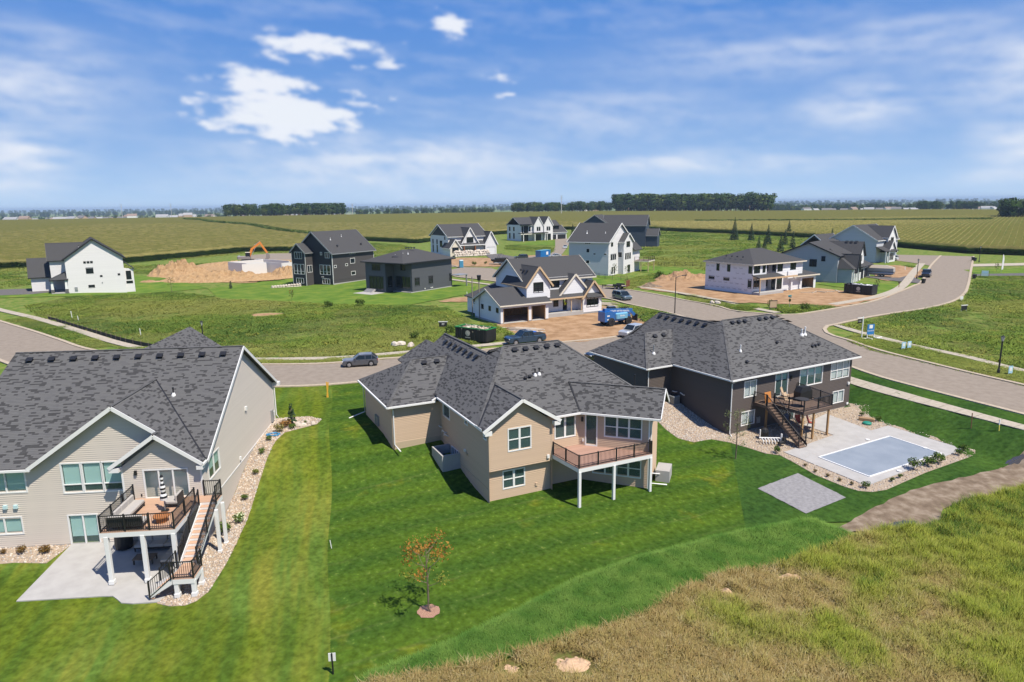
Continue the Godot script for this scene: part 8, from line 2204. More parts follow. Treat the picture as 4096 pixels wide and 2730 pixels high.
func lots_things() -> void:
	var an := deg_to_rad(5.5)
	var fl := func(u: float, w: float, y: float) -> Vector3:
		var p := Vector2(-29.45, -41.94) + Vector2(cos(an), -sin(an)) * u + Vector2(-sin(an), -cos(an)) * w
		return Vector3(p.x, y, p.y)
	var ad := deg_to_rad(29.5)
	var fd := func(u: float, w: float, y: float) -> Vector3:
		var p := Vector2(20.17, -60.87) + Vector2(cos(ad), -sin(ad)) * u + Vector2(-sin(ad), -cos(ad)) * w
		return Vector3(p.x, y, p.y)
	var cush := mk(0.38, 0.36, 0.34, 0.95); var dk := mk(0.03, 0.028, 0.027, 0.7)
	# gravel stones
	var cols := [Color(0.42, 0.33, 0.25), Color(0.52, 0.44, 0.36), Color(0.34, 0.26, 0.20), Color(0.58, 0.52, 0.45), Color(0.28, 0.24, 0.21), Color(0.47, 0.36, 0.27), Color(0.40, 0.38, 0.36)]
	var X := [[], [], []]; var C := [[], [], []]
	var counts := [6500, 1300, 8500, 6000]
	for i in 4:
		var big := 0.085 if i < 2 else 0.075
		fill(bed_polys[i], counts[i], func(p: Vector2):
			var k := rng.randi() % 3
			var s := big * rng.randf_range(0.6, 1.5)
			var bs := Basis(Vector3.UP, rng.randf() * TAU).scaled_local(Vector3(s * rng.randf_range(0.9, 1.6), s, s * 1.1))
			X[k].append(Transform3D(bs, G(p.x, p.y, 0.07))); C[k].append(cols[rng.randi() % cols.size()] * rng.randf_range(0.85, 1.1)))
	for k in 3: scatter("river_stones", stone_mesh(90 + k), M.stone, X[k], "rounded river stones of the gravel beds", "stones", C[k])
	var st := stone_mesh(5); var st2 := stone_mesh(6)
	var pale := mk(0.55, 0.49, 0.42, 0.9); var pale2 := mk(0.46, 0.40, 0.34, 0.9)
	var boulder := func(label: String, at: Vector3, s: Vector3, turn: float, group: String):
		var o := MeshInstance3D.new(); o.mesh = st if rng.randf() < 0.5 else st2; o.material_override = pale if rng.randf() < 0.6 else pale2
		o.name = numbered("boulder"); add_child(o); o.transform = Transform3D(Basis(Vector3.UP, turn).scaled_local(s), at + Vector3(0, s.y * 0.25, 0))
		tag(o, label, "boulder", group)
	for i in 5: boulder.call("pale boulder beside the plants at the corner of the off-white house", fl.call(11.7 + i * 0.3 - (i % 2) * 0.5, 15.9 + (i % 3) * 0.4, 2.05), Vector3(0.7, 0.45, 0.5), i * 1.3, "boulders at the off-white house corner")
	for q in [[-16.6, -94.6, "large pale flat rock in the weeds across the street"], [-15.8, -94.9, "second pale flat rock in the weeds across the street"], [-14.2, -93.9, "small pale rock nearest the pavement across the street"], [39.0, -131.6, "left of two pale boulders beside the side street"], [39.9, -131.2, "right of two pale boulders beside the side street"]]:
		boulder.call(q[2], G(q[0], q[1]), Vector3(1.7, 0.9, 1.0), q[0], "pale rocks on the verges")
	for i in 22: boulder.call("pale boulder stacked in the short retaining wall beside the black house", Vector3(-60.6 + (i % 11) * 0.62, T(-58, -173) + 0.45 * (i / 11) * (0.5 + 0.05 * (i % 11)), -172.6 - (i % 11) * 0.25), Vector3(0.85, 0.62, 0.8), i * 0.7, "stones of the retaining wall beside the black house")
	for i in 46:
		var u := -19.5 + (i % 16) * 0.95 + rng.randf_range(-0.2, 0.2); var w := -2.6 - (i / 16) * 0.8 + rng.randf_range(-0.2, 0.2)
		var a30 := deg_to_rad(30.0)
		var p := Vector2(-5.8, -273.2) + Vector2(cos(a30), -sin(a30)) * u + Vector2(-sin(a30), -cos(a30)) * w
		boulder.call("pale boulder heaped in the wall before the white house with steep gables", Vector3(p.x, 2.0 + 0.75 * (2 - i / 16), p.y), Vector3(1.5, 1.2, 1.2) * rng.randf_range(0.8, 1.15), rng.randf() * 6.0, "boulders of the heaped wall")
	# sand heaps in the meadow
	for q in [[-0.2, -29.2, 0.7, 0.5, 0.22, "small mound of pale sand at the bottom edge of the meadow"], [2.7, -29.5, 1.2, 0.85, 0.25, "wide mound of pale sand at the bottom of the meadow"], [12.1, -35.6, 0.45, 0.75, 0.35, "pale sand heap in the dry grass at the meadow edge"], [16.4, -37.1, 1.1, 0.4, 0.3, "long low sand heap in the dry grass"]]:
		mound("sand_heap", q[5], "sand", q[0], q[1], q[2], q[3], q[4], mt(noise_tex(0.05, [[0.0, 0.42, 0.27, 0.16], [1.0, 0.58, 0.42, 0.29]], 256, 101, 5), 2.0, 1.0), int(q[0] * 3) + 20)
	# earth mounds and foundation by the excavator
	mound("dirt_mound", "long orange dirt mound in front of the new foundation", "dirt mound", -80, -189, 17, 7.0, 2.5, M.orange_dirt, 3, -0.12)
	mound("dirt_mound", "steep orange dirt mound left of the new foundation", "dirt mound", -99, -204, 9, 8, 4.4, M.orange_dirt, 4)
	mound("dirt_mound", "flat-topped dirt heap carrying the excavator", "dirt mound", -92, -233, 15, 9, 1.7, M.orange_dirt, 5)
	mound("dirt_mound", "orange dirt heap beside the black house", "dirt mound", -65, -198, 6, 8, 2.6, M.orange_dirt, 6)
	mound("dirt_mound", "low mound of brown earth left of the wrapped house", "dirt mound", 44, -174, 8, 5, 2.2, M.dirt, 8)
	mound("dirt_mound", "heap of brush and earth beside the parked trailer", "dirt mound", 33, -160, 3, 2, 0.9, M.brown_dirt, 9)
	for q in [[-98, -185, 3.5, 2, 0.6, "spilled soil at the lawn edge left of the dirt mound"], [-45, -125, 4.5, 2.2, 0.18, "bare sandy patch in the weeds below the lawns"], [-85, -139, 4.5, 1.2, 0.15, "strip of bare soil below the white gabled house"]]:
		mound("bare_soil", q[5], "soil", q[0], q[1], q[2], q[3], q[4], M.dirt, int(-q[0]))
	var fo := thing("concrete_foundation", "new white concrete basement walls behind the orange dirt mound", "foundation", Vector3(-86.5, 2.0, -209.5), deg_to_rad(-38))
	var cw := mk(0.62, 0.62, 0.60, 0.9)
	for q in [[5, 0, 10, 0.25], [5, -12, 18, 0.25], [0, -6, 0.25, 12], [10.0, -3.0, 0.25, 6], [14.5, -6, 9, 0.25], [19, -9, 0.25, 6], [12.5, -1.0, 0.25, 8]]:
		var b := MB.new(); b.bx(Vector3(q[0], 1.5, q[1]), Vector3(q[2], 3.4, q[3])); obj("foundation_wall", b, cw, fo)
	# skips
	var g := skip("waste_skip", "black waste skip with green rim full of lumber scraps", Vector3(-5.3, 2.05, -97.9), heading(0.82, 0.57), 5.6, 2.4, 1.7, M.black, mk(0.02, 0.22, 0.05, 0.6), [Color(0.5, 0.42, 0.32), Color(0.6, 0.55, 0.45), Color(0.4, 0.33, 0.25), Color(0.62, 0.6, 0.55)], 1)
	emblem(g, Vector3(-0.4, 1.2, 1.36), 0.42)
	g = skip("waste_skip", "black waste skip heaped with white debris beside the wrapped house", Vector3(73.6, 2.05, -143.0), heading(0.6, 0.8), 5.8, 2.4, 1.7, M.black, M.black, [Color(0.6, 0.6, 0.6), Color(0.5, 0.48, 0.45), Color(0.35, 0.35, 0.36), Color(0.7, 0.7, 0.7)], 2)
	emblem(g, Vector3(0.2, 1.2, 1.36), 0.42)
	# container
	var t := thing("shipping_container", "blue corrugated shipping container with a white emblem", "container", Vector3(11.9, 2.05, -254.6), heading(0.6, -0.8))
	var bl := mk(0.012, 0.16, 0.42, 0.5)
	var b := MB.new()
	b.bx(Vector3(0, 1.3, 0), Vector3(6.4, 2.5, 2.3)); obj("body", b, bl, t)
	b = MB.new(); b.bx(Vector3(0, 2.58, 0), Vector3(6.5, 0.08, 2.46)); obj("roof", b, mk(0.10, 0.30, 0.42, 0.6), t)
	var rb := MB.new(); rb.bx(Vector3.ZERO, Vector3(0.14, 2.4, 0.06)); var rm := rb.mesh()
	for i in 20:
		for s in [-1.0, 1.0]: inst("corrugation", rm, bl, t, Transform3D(Basis(), Vector3(-3.0 + i * 0.315, 1.3, s * 1.17)))
	for s in [-0.75, -0.25, 0.25, 0.75]:
		b = MB.new(); b.tube([Vector3(-3.24, 0.15, s), Vector3(-3.24, 2.45, s)], 0.03, 6); obj("locking_bar", b, M.metal_grey, t)
	b = MB.new(); b.cbx(Vector3(1.0, 1.45, 1.22), Vector3(1.3, 1.1, 0.03), 0.01); obj("emblem", b, M.white, t)
	# portable toilet
	t = thing("portable_toilet", "light blue portable toilet on the bare earth", "portable toilet", Vector3(-15.7, 2.05, -215.6), 0.3)
	var pb := mk(0.06, 0.28, 0.42, 0.5)
	b = MB.new(); b.cbx(Vector3(0, 1.1, 0), Vector3(1.15, 2.1, 1.15), 0.05); obj("body", b, pb, t)
	b = MB.new(); b.cbx(Vector3(0, 2.25, 0), Vector3(1.25, 0.3, 1.25), 0.15); obj("roof", b, mk(0.4, 0.55, 0.62, 0.5), t)
	b = MB.new(); b.bx(Vector3(0, 1.05, 0.585), Vector3(0.75, 1.8, 0.03)); obj("door", b, mk(0.05, 0.22, 0.36, 0.5), t)
	# lamps
	street_lamp("black lantern street lamp behind the roof of the off-white house", G(-43.6, -94.6), 4.0)
	street_lamp("black lantern street lamp at the right edge of the picture", G(55.9, -76.1), 4.55)
	street_lamp("black lantern street lamp beside the pavement near the black pickup truck", G(101, -169.5), 5.0)
	street_lamp("black lantern street lamp at the end of the street, far right", G(145.5, -212.5), 5.0)
	t = thing("road_light", "tall black road light with a bent arm behind the dark brown house", "street lamp", G(28.9, -119.5), 0.25)
	b = MB.new(); b.tube([Vector3(0, -0.1, 0), Vector3(0, 6.5, 0)], [0.1, 0.07], 8); b.tube([Vector3(0, 6.45, 0), Vector3(0.5, 6.7, 0), Vector3(1.3, 6.85, 0)], 0.05, 6); obj("pole", b, M.black, t)
	b = MB.new(); b.cbx(Vector3(1.5, 6.85, 0), Vector3(0.7, 0.14, 0.28), 0.04); obj("lamp_head", b, M.black, t)
	# signs
	var sg := thing("estate_sign", "white estate sign post with a hanging panel beside a blue real-estate board on the corner", "sign", G(50.9, -96.5), 0.35)
	b = MB.new(); b.bx(Vector3(-0.6, 1.5, 0), Vector3(0.11, 3.2, 0.11)); b.bx(Vector3(-1.1, 2.95, 0), Vector3(1.1, 0.1, 0.1)); obj("post", b, M.white, sg)
	b = MB.new(); b.bx(Vector3(-1.2, 2.5, 0), Vector3(0.75, 0.6, 0.04)); obj("hanging_panel", b, M.black, sg)
	text_part(sg, "FOR SALE", Vector3(-1.2, 2.5, 0.025), Basis(), 0.12, M.white)
	var bb := mk(0.02, 0.16, 0.42, 0.5)
	t = thing("realty_board", "blue and white real-estate board on white pipe legs lying open on the corner", "sign", G(51.5, -96.2), 0.3)
	b = MB.new(); b.bx(Vector3(0, 1.25, 0), Vector3(1.25, 1.5, 0.05)); obj("board", b, bb, t)
	b = MB.new(); b.bx(Vector3(0, 1.65, 0.03), Vector3(0.6, 0.5, 0.02)); obj("emblem", b, M.white, t)
	text_part(t, "REAL ESTATE", Vector3(0, 1.05, 0.03), Basis(), 0.2, M.white)
	b = MB.new()
	for s in [-0.6, 0.6]: b.tube([Vector3(s, 0.6, 0), Vector3(s, 0.1, 0.1), Vector3(s * 0.8, 0.05, 0.9), Vector3(s * 1.6, 0.06, 1.3)], 0.07, 6)
	b.tube([Vector3(-0.6, 0.08, 0.5), Vector3(-1.6, 0.08, 0.2)], 0.06, 6); b.tube([Vector3(0.6, 0.08, 0.6), Vector3(1.7, 0.1, 0.4)], 0.07, 6); obj("pipe_frame", b, M.white, t)
	var ltb := mk(0.35, 0.55, 0.68, 0.6)
	for q in [[52.0, -88.6, "left of two pale blue yard signs on the verge"], [53.0, -89.0, "right of two pale blue yard signs on the verge"], [56.9, -75.6, "pale blue yard sign at the foot of the right-hand street lamp"]]:
		var s := sign_board("yard_sign", q[2], G(q[0], q[1]), 0.3, 0.62, 0.85, 0.62, ltb, M.white, [-0.25, 0.25])
		b = MB.new(); b.bx(Vector3(0, 0.66, 0.02), Vector3(0.34, 0.4, 0.012)); obj("emblem", b, M.white, s)
	var s1 := sign_board("sign_frame", "weathered wooden board in a black frame on the street corner", G(47.8, -123.3), 0.2, 1.35, 1.25, 1.0, mk(0.42, 0.30, 0.19, 0.9), M.black, [-0.72, 0.72])
	b = MB.new(); b.bx(Vector3(0, 1.66, 0), Vector3(1.55, 0.1, 0.09)); b.bx(Vector3(0, 0.35, 0), Vector3(1.55, 0.1, 0.09)); obj("frame", b, M.black, s1)
	t = thing("street_sign", "teal street name sign on a thin post at the corner", "sign", G(51.0, -124.0), 0.4)
	b = MB.new(); b.tube([Vector3(0, 0, 0), Vector3(0, 2.6, 0)], 0.035, 6); obj("post", b, M.metal_grey, t)
	b = MB.new(); b.bx(Vector3(0, 2.45, 0), Vector3(0.8, 0.2, 0.02)); obj("name_plate", b, mk(0.02, 0.27, 0.30, 0.5), t)
	b = MB.new(); b.bx(Vector3(0, 2.22, 0), Vector3(0.02, 0.2, 0.8)); obj("name_plate", b, mk(0.02, 0.27, 0.30, 0.5), t)
	b = MB.new(); b.lathe(Vector3(0, 1.6, 0), [Vector2(0.001, -0.01), Vector2(0.3, -0.01), Vector2(0.3, 0.01), Vector2(0.001, 0.01)], 8); for i in b.v.size(): b.v[i] = Vector3(b.v[i].x, 1.6 + b.v[i].z, b.v[i].y - 1.6 + 0.05)
	obj("stop_plate_back", b, M.metal_grey, t)
	s1 = sign_board("notice_board", "white and teal notice board on two dark posts at far right", G(118.9, -170.9), -0.4, 1.5, 1.35, 1.05, mk(0.42, 0.55, 0.58, 0.5), M.black, [-0.85, 0.85])
	b = MB.new(); b.bx(Vector3(0, 1.3, 0.02), Vector3(1.1, 0.45, 0.012)); obj("printed_panel", b, ltb, s1)
	t = thing("feather_flag", "tall white feather flag beside the path at far right", "flag", G(130.4, -181.4), 0.4)
	b = MB.new(); b.tube([Vector3(0, 0, 0), Vector3(0.02, 4.9, 0)], 0.03, 6); obj("pole", b, M.metal_grey, t)
	b = MB.new(); b.extrude([Vector3(0.02, 0.8, 0), Vector3(0.62, 0.9, 0.05), Vector3(0.66, 3.6, 0.05), Vector3(0.45, 4.5, 0.02), Vector3(0.05, 4.95, 0)], Vector3(0, 0, 0.015)); obj("banner", b, M.white, t)
	for q in [[-11.1, -108.6, 0.0, "black and white lot sign in the weeds left of the green-rimmed skip"], [80.0, -119.2, 0.3, "dark utility lot sign lying in the grass at right"]]:
		s1 = sign_board("lot_sign", q[3], G(q[0], q[1]), q[2], 1.3, 0.8, 0.6, M.black, M.white, [-0.6, 0.6])
		b = MB.new(); b.bx(Vector3(0, 1.02, 0.0), Vector3(1.5, 0.12, 0.1)); obj("top_rail", b, M.white, s1)
		if q[0] < 0: text_part(s1, "FT", Vector3(0.0, 0.6, 0.02), Basis(), 0.4, M.white)
	sign_board("lot_sign", "small white lot sign in the grass beside the bend of the street", G(87.4, -131.3), 0.2, 0.7, 0.6, 0.6, M.white, M.white, [0.0])
	s1 = sign_board("boundary_sign", "white square sign on a dark post at the bottom edge of the lawn", G(-8.75, -28.9), 0.1, 0.34, 0.42, 0.95, M.white, M.black, [0.0])
	b = MB.new(); b.bx(Vector3(0, 0.6, 0.03), Vector3(0.07, 1.15, 0.03)); obj("front_post", b, M.black, s1)
	# stakes and markers
	for q in [[-19.2, -68.4, 1.7, 0.12, Color(0.62, 0.33, 0.03), "orange crossed marker stakes in the front lawn"], [-11.8, -40.5, 0.6, 0.04, Color(0.75, 0.75, 0.72), "thin white marker stake in the middle of the lawn"], [42.0, -59.7, 1.5, 0.08, Color(0.12, 0.06, 0.03), "dark brown stake in the lawn right of the pool"], [43.4, -58.1, 1.1, 0.07, Color(0.7, 0.6, 0.12), "yellow and white marker post by the pavement"], [-80.1, -122.9, 1.4, 0.1, Color(0.7, 0.7, 0.68), "white plastic pipe stub in the weeds, upper left"], [-77.4, -120.4, 0.9, 0.1, Color(0.7, 0.7, 0.68), "short white pipe stub in the weeds, upper left"], [-58.3, -105.4, 1.1, 0.1, Color(0.7, 0.7, 0.68), "white pipe stub in the weeds behind the silt fence"], [111, -192.2, 0.9, 0.2, Color(0.6, 0.6, 0.6), "white marker post in the grass beside the far driveway"], [-86.5, -236, 0.9, 0.4, Color(0.65, 0.65, 0.65), "white standpipe beside the cul-de-sac"], [-9.6, -147, 1.0, 0.1, Color(0.7, 0.7, 0.68), "white pipe stub at the corner of the bare earth"]]:
		t = thing("marker_stake", q[5], "stake", G(q[0], q[1]), 0.3)
		b = MB.new(); b.beam(Vector3(0.03, -0.1, 0), Vector3(-0.05, q[2], 0), q[3], 0.04)
		if "crossed" in q[5]: b.beam(Vector3(-0.1, -0.1, 0.03), Vector3(0.12, q[2] * 0.98, 0.03), q[3], 0.04)
		obj("stake", b, mk(q[4].r, q[4].g, q[4].b, 0.8), t)
		if "yellow" in q[5]:
			b = MB.new(); b.bx(Vector3(-0.03, q[2] - 0.25, 0), Vector3(0.1, 0.5, 0.06)); obj("white_tip", b, M.white, t)
	for q in [[-7.0, -120.6, 7.0, "bare wooden prop pole, left of two beside the half-built house"], [-5.6, -117.0, 7.6, "bare wooden prop pole with a black bucket on top beside the half-built house"]]:
		t = thing("wooden_pole", q[3], "pole", G(q[0], q[1]))
		b = MB.new(); b.tube([Vector3(0, -0.2, 0), Vector3(0.05, q[2], 0)], 0.09, 7); obj("pole", b, mk(0.22, 0.19, 0.17, 0.9), t)
		if "bucket" in q[3]:
			b = MB.new(); b.lathe(Vector3(0.05, q[2] - 0.9, 0), [Vector2(0.001, 0), Vector2(0.28, 0), Vector2(0.38, 0.9), Vector2(0.001, 0.9)], 10); obj("bucket", b, M.black, t)
	# bins
	for q in [[96.9, -159.8, "black wheeled bin at the kerb beside the curve of the street"], [114.2, -167.8, "black wheeled bin at the right-hand kerb"], [146.5, -215.9, "black wheeled bin at the end of the street, front of two"], [147.6, -218.5, "black wheeled bin at the end of the street, rear of two"]]:
		t = thing("wheeled_bin", q[2], "bin", G(q[0], q[1], 0.03), 0.4, "black wheeled bins by the kerbs")
		b = MB.new(); b.loft([[Vector3(-0.24, 0.08, -0.26), Vector3(-0.24, 0.08, 0.26), Vector3(0.24, 0.08, 0.26), Vector3(0.24, 0.08, -0.26)], [Vector3(-0.34, 1.0, -0.36), Vector3(-0.34, 1.0, 0.36), Vector3(0.34, 1.0, 0.36), Vector3(0.34, 1.0, -0.36)]]); obj("body", b, M.black, t)
		b = MB.new(); b.cbx(Vector3(0, 1.06, 0), Vector3(0.74, 0.1, 0.8), 0.03); obj("lid", b, M.black, t)
		for s in [-0.3, 0.3]:
			b = MB.new(); b.wheel(Vector3(s, 0.12, -0.3), Vector3(1, 0, 0), 0.12, 0.06, 10); obj("wheel", b, M.rubber, t)
	t = thing("mailbox", "dark mailbox on a post beside the far pavement", "mailbox", G(87.3, -152.9), 0.6)
	b = MB.new(); b.bx(Vector3(0, 0.5, 0), Vector3(0.12, 1.0, 0.12)); obj("post", b, M.wood, t)
	b = MB.new(); b.cbx(Vector3(0, 1.12, 0), Vector3(0.25, 0.26, 0.5), 0.08); obj("box", b, mk(0.08, 0.04, 0.03, 0.6), t)
	# silt fence along the left pavement
	var sf := thing("silt_fence", "low black silt fence along the left pavement", "fence", Vector3.ZERO)
	var ln := dense([Vector2(-84, -122.3), Vector2(-81.2, -120.0), Vector2(-75.3, -114.9), Vector2(-64.8, -105.9), Vector2(-57.6, -99.9), Vector2(-51, -95.2)], false, 1.8)
	b = MB.new()
	for i in ln.size() - 1: b.beam(G(ln[i].x, ln[i].y, 0.25), G(ln[i + 1].x, ln[i + 1].y, 0.25), 0.03, 0.6)
	obj("fabric", b, M.rubber, sf)
	for i in ln.size():
		b = MB.new(); b.bx(G(ln[i].x, ln[i].y, 0.35), Vector3(0.05, 0.9, 0.05)); obj("stake", b, mk(0.25, 0.2, 0.15, 0.9), sf)
	var sf2 := thing("silt_sock", "dark erosion sock along the pavement before the wrapped house", "sock", Vector3.ZERO)
	b = MB.new(); var sp := []
	for q in dense([Vector2(36, -146.5), Vector2(39, -139.5), Vector2(43, -131.8), Vector2(45.5, -128.5)], false, 1.2): sp.append(G(q.x, q.y, 0.1))
	b.tube(sp, 0.13, 6); obj("sock", b, M.rubber, sf2)
	# black metal fence around the tall pale house lawn
	for q in [[[Vector2(21.2, -200), Vector2(22.4, -184), Vector2(24.5, -178), Vector2(29.2, -171.5)], "black metal fence around the lawn of the tall pale grey house"], [[Vector2(46, -214), Vector2(54, -212), Vector2(62, -206), Vector2(68, -200)], "black metal fence on the grass behind the wrapped house"]]:
		var fe := thing("metal_fence", q[1], "fence", Vector3.ZERO)
		var fp := dense(q[0], false, 2.2)
		b = MB.new()
		for i in fp.size() - 1:
			for y in [0.2, 1.15]: b.beam(G(fp[i].x, fp[i].y, y), G(fp[i + 1].x, fp[i + 1].y, y), 0.03, 0.04)
		obj("rail", b, M.black, fe)
		for i in fp.size():
			var p := MB.new(); p.bx(G(fp[i].x, fp[i].y, 0.65), Vector3(0.09, 1.35, 0.09)); obj("post", p, M.black, fe)
		for i in fp.size() - 1:
			for k in range(1, 9):
				var m := fp[i].lerp(fp[i + 1], k / 9.0)
				var p := MB.new(); p.bx(G(m.x, m.y, 0.68), Vector3(0.025, 1.0, 0.025)); obj("picket", p, M.black, fe)
	# building materials
	var plank := MB.new(); plank.bx(Vector3.ZERO, Vector3(3.4, 0.07, 0.24)); var pm := plank.mesh()
	var woods := [mk(0.50, 0.42, 0.33, 0.9), mk(0.58, 0.52, 0.44, 0.9), mk(0.40, 0.32, 0.24, 0.9)]
	for i in 26:
		var o := MeshInstance3D.new(); o.mesh = pm; o.material_override = woods[rng.randi() % 3]; o.name = numbered("plank"); add_child(o)
		var p := Vector2(-0.6, -107.8).lerp(Vector2(3.6, -103.6), rng.randf()) + Vector2(rng.randf_range(-0.9, 0.9), rng.randf_range(-0.9, 0.9))
		o.transform = Transform3D(Basis(Vector3.UP, heading(1, 0.25) + rng.randf_range(-0.3, 0.3)), G(p.x, p.y, 0.1 + 0.08 * (i % 4)))
		tag(o, "loose plank in the scattered lumber before the open garage", "plank", "scattered planks before the garage")
	for i in 16:
		var o := MeshInstance3D.new(); o.mesh = pm; o.material_override = woods[rng.randi() % 3]; o.name = numbered("plank"); add_child(o)
		var p := Vector2(16.0, -131.0) + Vector2(rng.randf_range(-1.2, 4.0), rng.randf_range(-6.5, 3.0))
		o.transform = Transform3D(Basis(Vector3.UP, heading(1, 0.35) + rng.randf_range(-0.15, 0.15)), G(p.x, p.y, 0.08 + 0.07 * (i % 3)))
		tag(o, "loose plank lying between the half-built house and the minivan", "plank", "planks beside the minivan")
	for i in 6:
		var o := MeshInstance3D.new(); o.mesh = pm; o.material_override = woods[rng.randi() % 3]; o.name = numbered("plank"); add_child(o)
		var p := Vector2(64.0 + i * 1.4, -146.0 - i * 0.3)
		o.transform = Transform3D(Basis(Vector3.UP, i * 0.9), G(p.x, p.y, 0.12))
		tag(o, "loose plank on the earth between the wrapped house and its skip", "plank", "planks before the wrapped house")
	t = thing("blue_tarp", "crumpled blue tarpaulin on the bare earth before the planks", "tarpaulin", G(3.2, -102.0), 0.3)
	var tb := MB.new()
	var tn := FastNoiseLite.new(); tn.frequency = 0.9; tn.fractal_octaves = 3
	for i in 14:
		for j in 10:
			var q := []
			for k in [[0, 0], [1, 0], [1, 1], [0, 1]]:
				var x: float = -1.5 + (i + k[0]) * 0.215; var z: float = -0.9 + (j + k[1]) * 0.18
				q.append(Vector3(x, maxf(0.05, 0.5 - 0.3 * x * x - 0.4 * z * z) + 0.2 * tn.get_noise_2d(x * 2, z * 2), z))
			tb.quad(q[3], q[2], q[1], q[0])
	obj("sheet", tb, mk(0.02, 0.10, 0.42, 0.5), t)
	# furniture on the left deck and patio
	sofa("deck_sofa", "grey-cushioned sofa along the left rail of the off-white house deck", fl.call(5.35, -3.1, 2.905), an + PI / 2, 2.6, 0.85, dk, cush)
	sofa("deck_sofa", "grey-cushioned sofa with its dark back to the front rail of the deck", fl.call(6.0, -4.75, 2.905), an + PI, 2.0, 0.85, dk, cush)
	sofa("deck_chair", "grey-cushioned lounge chair beside the striped parasol", fl.call(7.6, -1.9, 2.905), an - PI / 2, 0.95, 0.9, dk, cush)
	t = thing("deck_table", "round orange-brown fire table behind the front deck rail", "table", fl.call(7.75, -4.3, 2.905))
	b = MB.new(); b.lathe(Vector3.ZERO, [Vector2(0.001, 0), Vector2(0.3, 0), Vector2(0.34, 0.3), Vector2(0.48, 0.36), Vector2(0.48, 0.42), Vector2(0.001, 0.42)], 16); obj("bowl", b, mk(0.34, 0.13, 0.04, 0.6), t)
	t = thing("parasol", "closed parasol with wavy black and white stripes", "parasol", fl.call(7.35, -2.75, 2.905))
	b = MB.new(); b.tube([Vector3(0, 0, 0), Vector3(0, 2.35, 0)], 0.025, 6); obj("pole", b, M.metal_grey, t)
	b = MB.new(); b.lathe(Vector3.ZERO, [Vector2(0.001, 0), Vector2(0.24, 0), Vector2(0.24, 0.07), Vector2(0.001, 0.07)], 12); obj("base", b, M.black, t)
	for i in 12:
		var y := 0.75 + i * 0.135
		var r0 := 0.21 - 0.012 * i + 0.03 * sin(i * 1.3); var r1 := 0.21 - 0.012 * (i + 1) + 0.03 * sin((i + 1) * 1.3)
		b = MB.new(); b.lathe(Vector3(0, y, 0), [Vector2(0.001, 0), Vector2(r0, 0), Vector2(maxf(r1, 0.02), 0.135), Vector2(0.001, 0.135)], 10); obj("canopy_stripe", b, M.white if i % 2 == 0 else M.black, t)
	sofa("patio_sofa", "grey sectional sofa in the shade under the deck, long part by the wall", fl.call(6.1, -1.3, -0.29), an, 2.8, 0.9, dk, cush)
	sofa("patio_sofa", "grey sectional sofa in the shade under the deck, short part by the stair", fl.call(7.6, -3.0, -0.29), an - PI / 2, 1.7, 0.9, dk, cush)
	t = thing("coffee_table", "low dark slatted coffee table under the deck", "table", fl.call(5.95, -3.1, -0.29), an)
	b = MB.new()
	for x in [-1.0, 1.0]:
		for z in [-1.0, 1.0]: b.bx(Vector3(x * 0.55, 0.16, z * 0.32), Vector3(0.08, 0.32, 0.08))
	obj("leg_frame", b, dk, t)
	for i in 6:
		b = MB.new(); b.bx(Vector3(0, 0.35, -0.33 + i * 0.132), Vector3(1.25, 0.045, 0.12)); obj("slat", b, mk(0.11, 0.085, 0.07, 0.8), t)
	t = thing("grill", "round black covered grill at the left of the patio", "grill", fl.call(3.75, -0.95, -0.29))
	b = MB.new(); b.lathe(Vector3.ZERO, [Vector2(0.001, 0), Vector2(0.5, 0), Vector2(0.55, 0.3), Vector2(0.52, 0.9), Vector2(0.42, 1.15), Vector2(0.2, 1.25), Vector2(0.001, 1.26)], 14); obj("cover", b, M.black, t)
	t = thing("garden_hose", "coiled blue hose lying in the gravel at the off-white house corner", "hose", fl.call(10.0, 13.7, T(-20.7, -55.7) + 0.1))
	b = MB.new(); var hp := []
	for i in 50: hp.append(Vector3(cos(i * 0.5) * (0.35 + 0.006 * i), 0.03 + 0.03 * (i % 3), sin(i * 0.5) * (0.35 + 0.006 * i) * 0.7))
	b.tube(hp, 0.03, 5); obj("coil", b, mk(0.05, 0.22, 0.42, 0.5), t)
	# deck and terrace of the dark house
	t = thing("covered_grill", "tall black-covered grill on the dark brown house deck", "grill", fd.call(7.7, -1.9, 2.82), ad)
	b = MB.new(); b.loft([[Vector3(-0.85, 0, -0.4), Vector3(-0.85, 0, 0.4), Vector3(0.85, 0, 0.4), Vector3(0.85, 0, -0.4)], [Vector3(-0.85, 0.85, -0.38), Vector3(-0.85, 0.85, 0.38), Vector3(0.85, 0.85, 0.38), Vector3(0.85, 0.85, -0.38)], [Vector3(-0.5, 1.3, -0.34), Vector3(-0.5, 1.3, 0.3), Vector3(0.45, 1.25, 0.3), Vector3(0.45, 1.25, -0.34)]]); obj("cover", b, M.black, t)
	t = thing("round_table", "round dark patio table on the dark brown house deck", "table", fd.call(5.6, -3.4, 2.82))
	b = MB.new(); b.lathe(Vector3.ZERO, [Vector2(0.001, 0.68), Vector2(0.62, 0.68), Vector2(0.62, 0.73), Vector2(0.001, 0.73)], 18); obj("table_top", b, dk, t)
	b = MB.new(); b.lathe(Vector3.ZERO, [Vector2(0.001, 0), Vector2(0.3, 0), Vector2(0.05, 0.08), Vector2(0.05, 0.68), Vector2(0.001, 0.68)], 10); obj("pedestal", b, dk, t)
	var tanc := mk(0.45, 0.33, 0.22, 0.9); var redc := mk(0.36, 0.07, 0.045, 0.8); var bluec := mk(0.03, 0.09, 0.2, 0.8)
	patio_chair("patio_chair", "tan sling chair by the sliding door of the dark brown house", fd.call(6.3, -1.0, 2.82), ad + 0.4, tanc, dk)
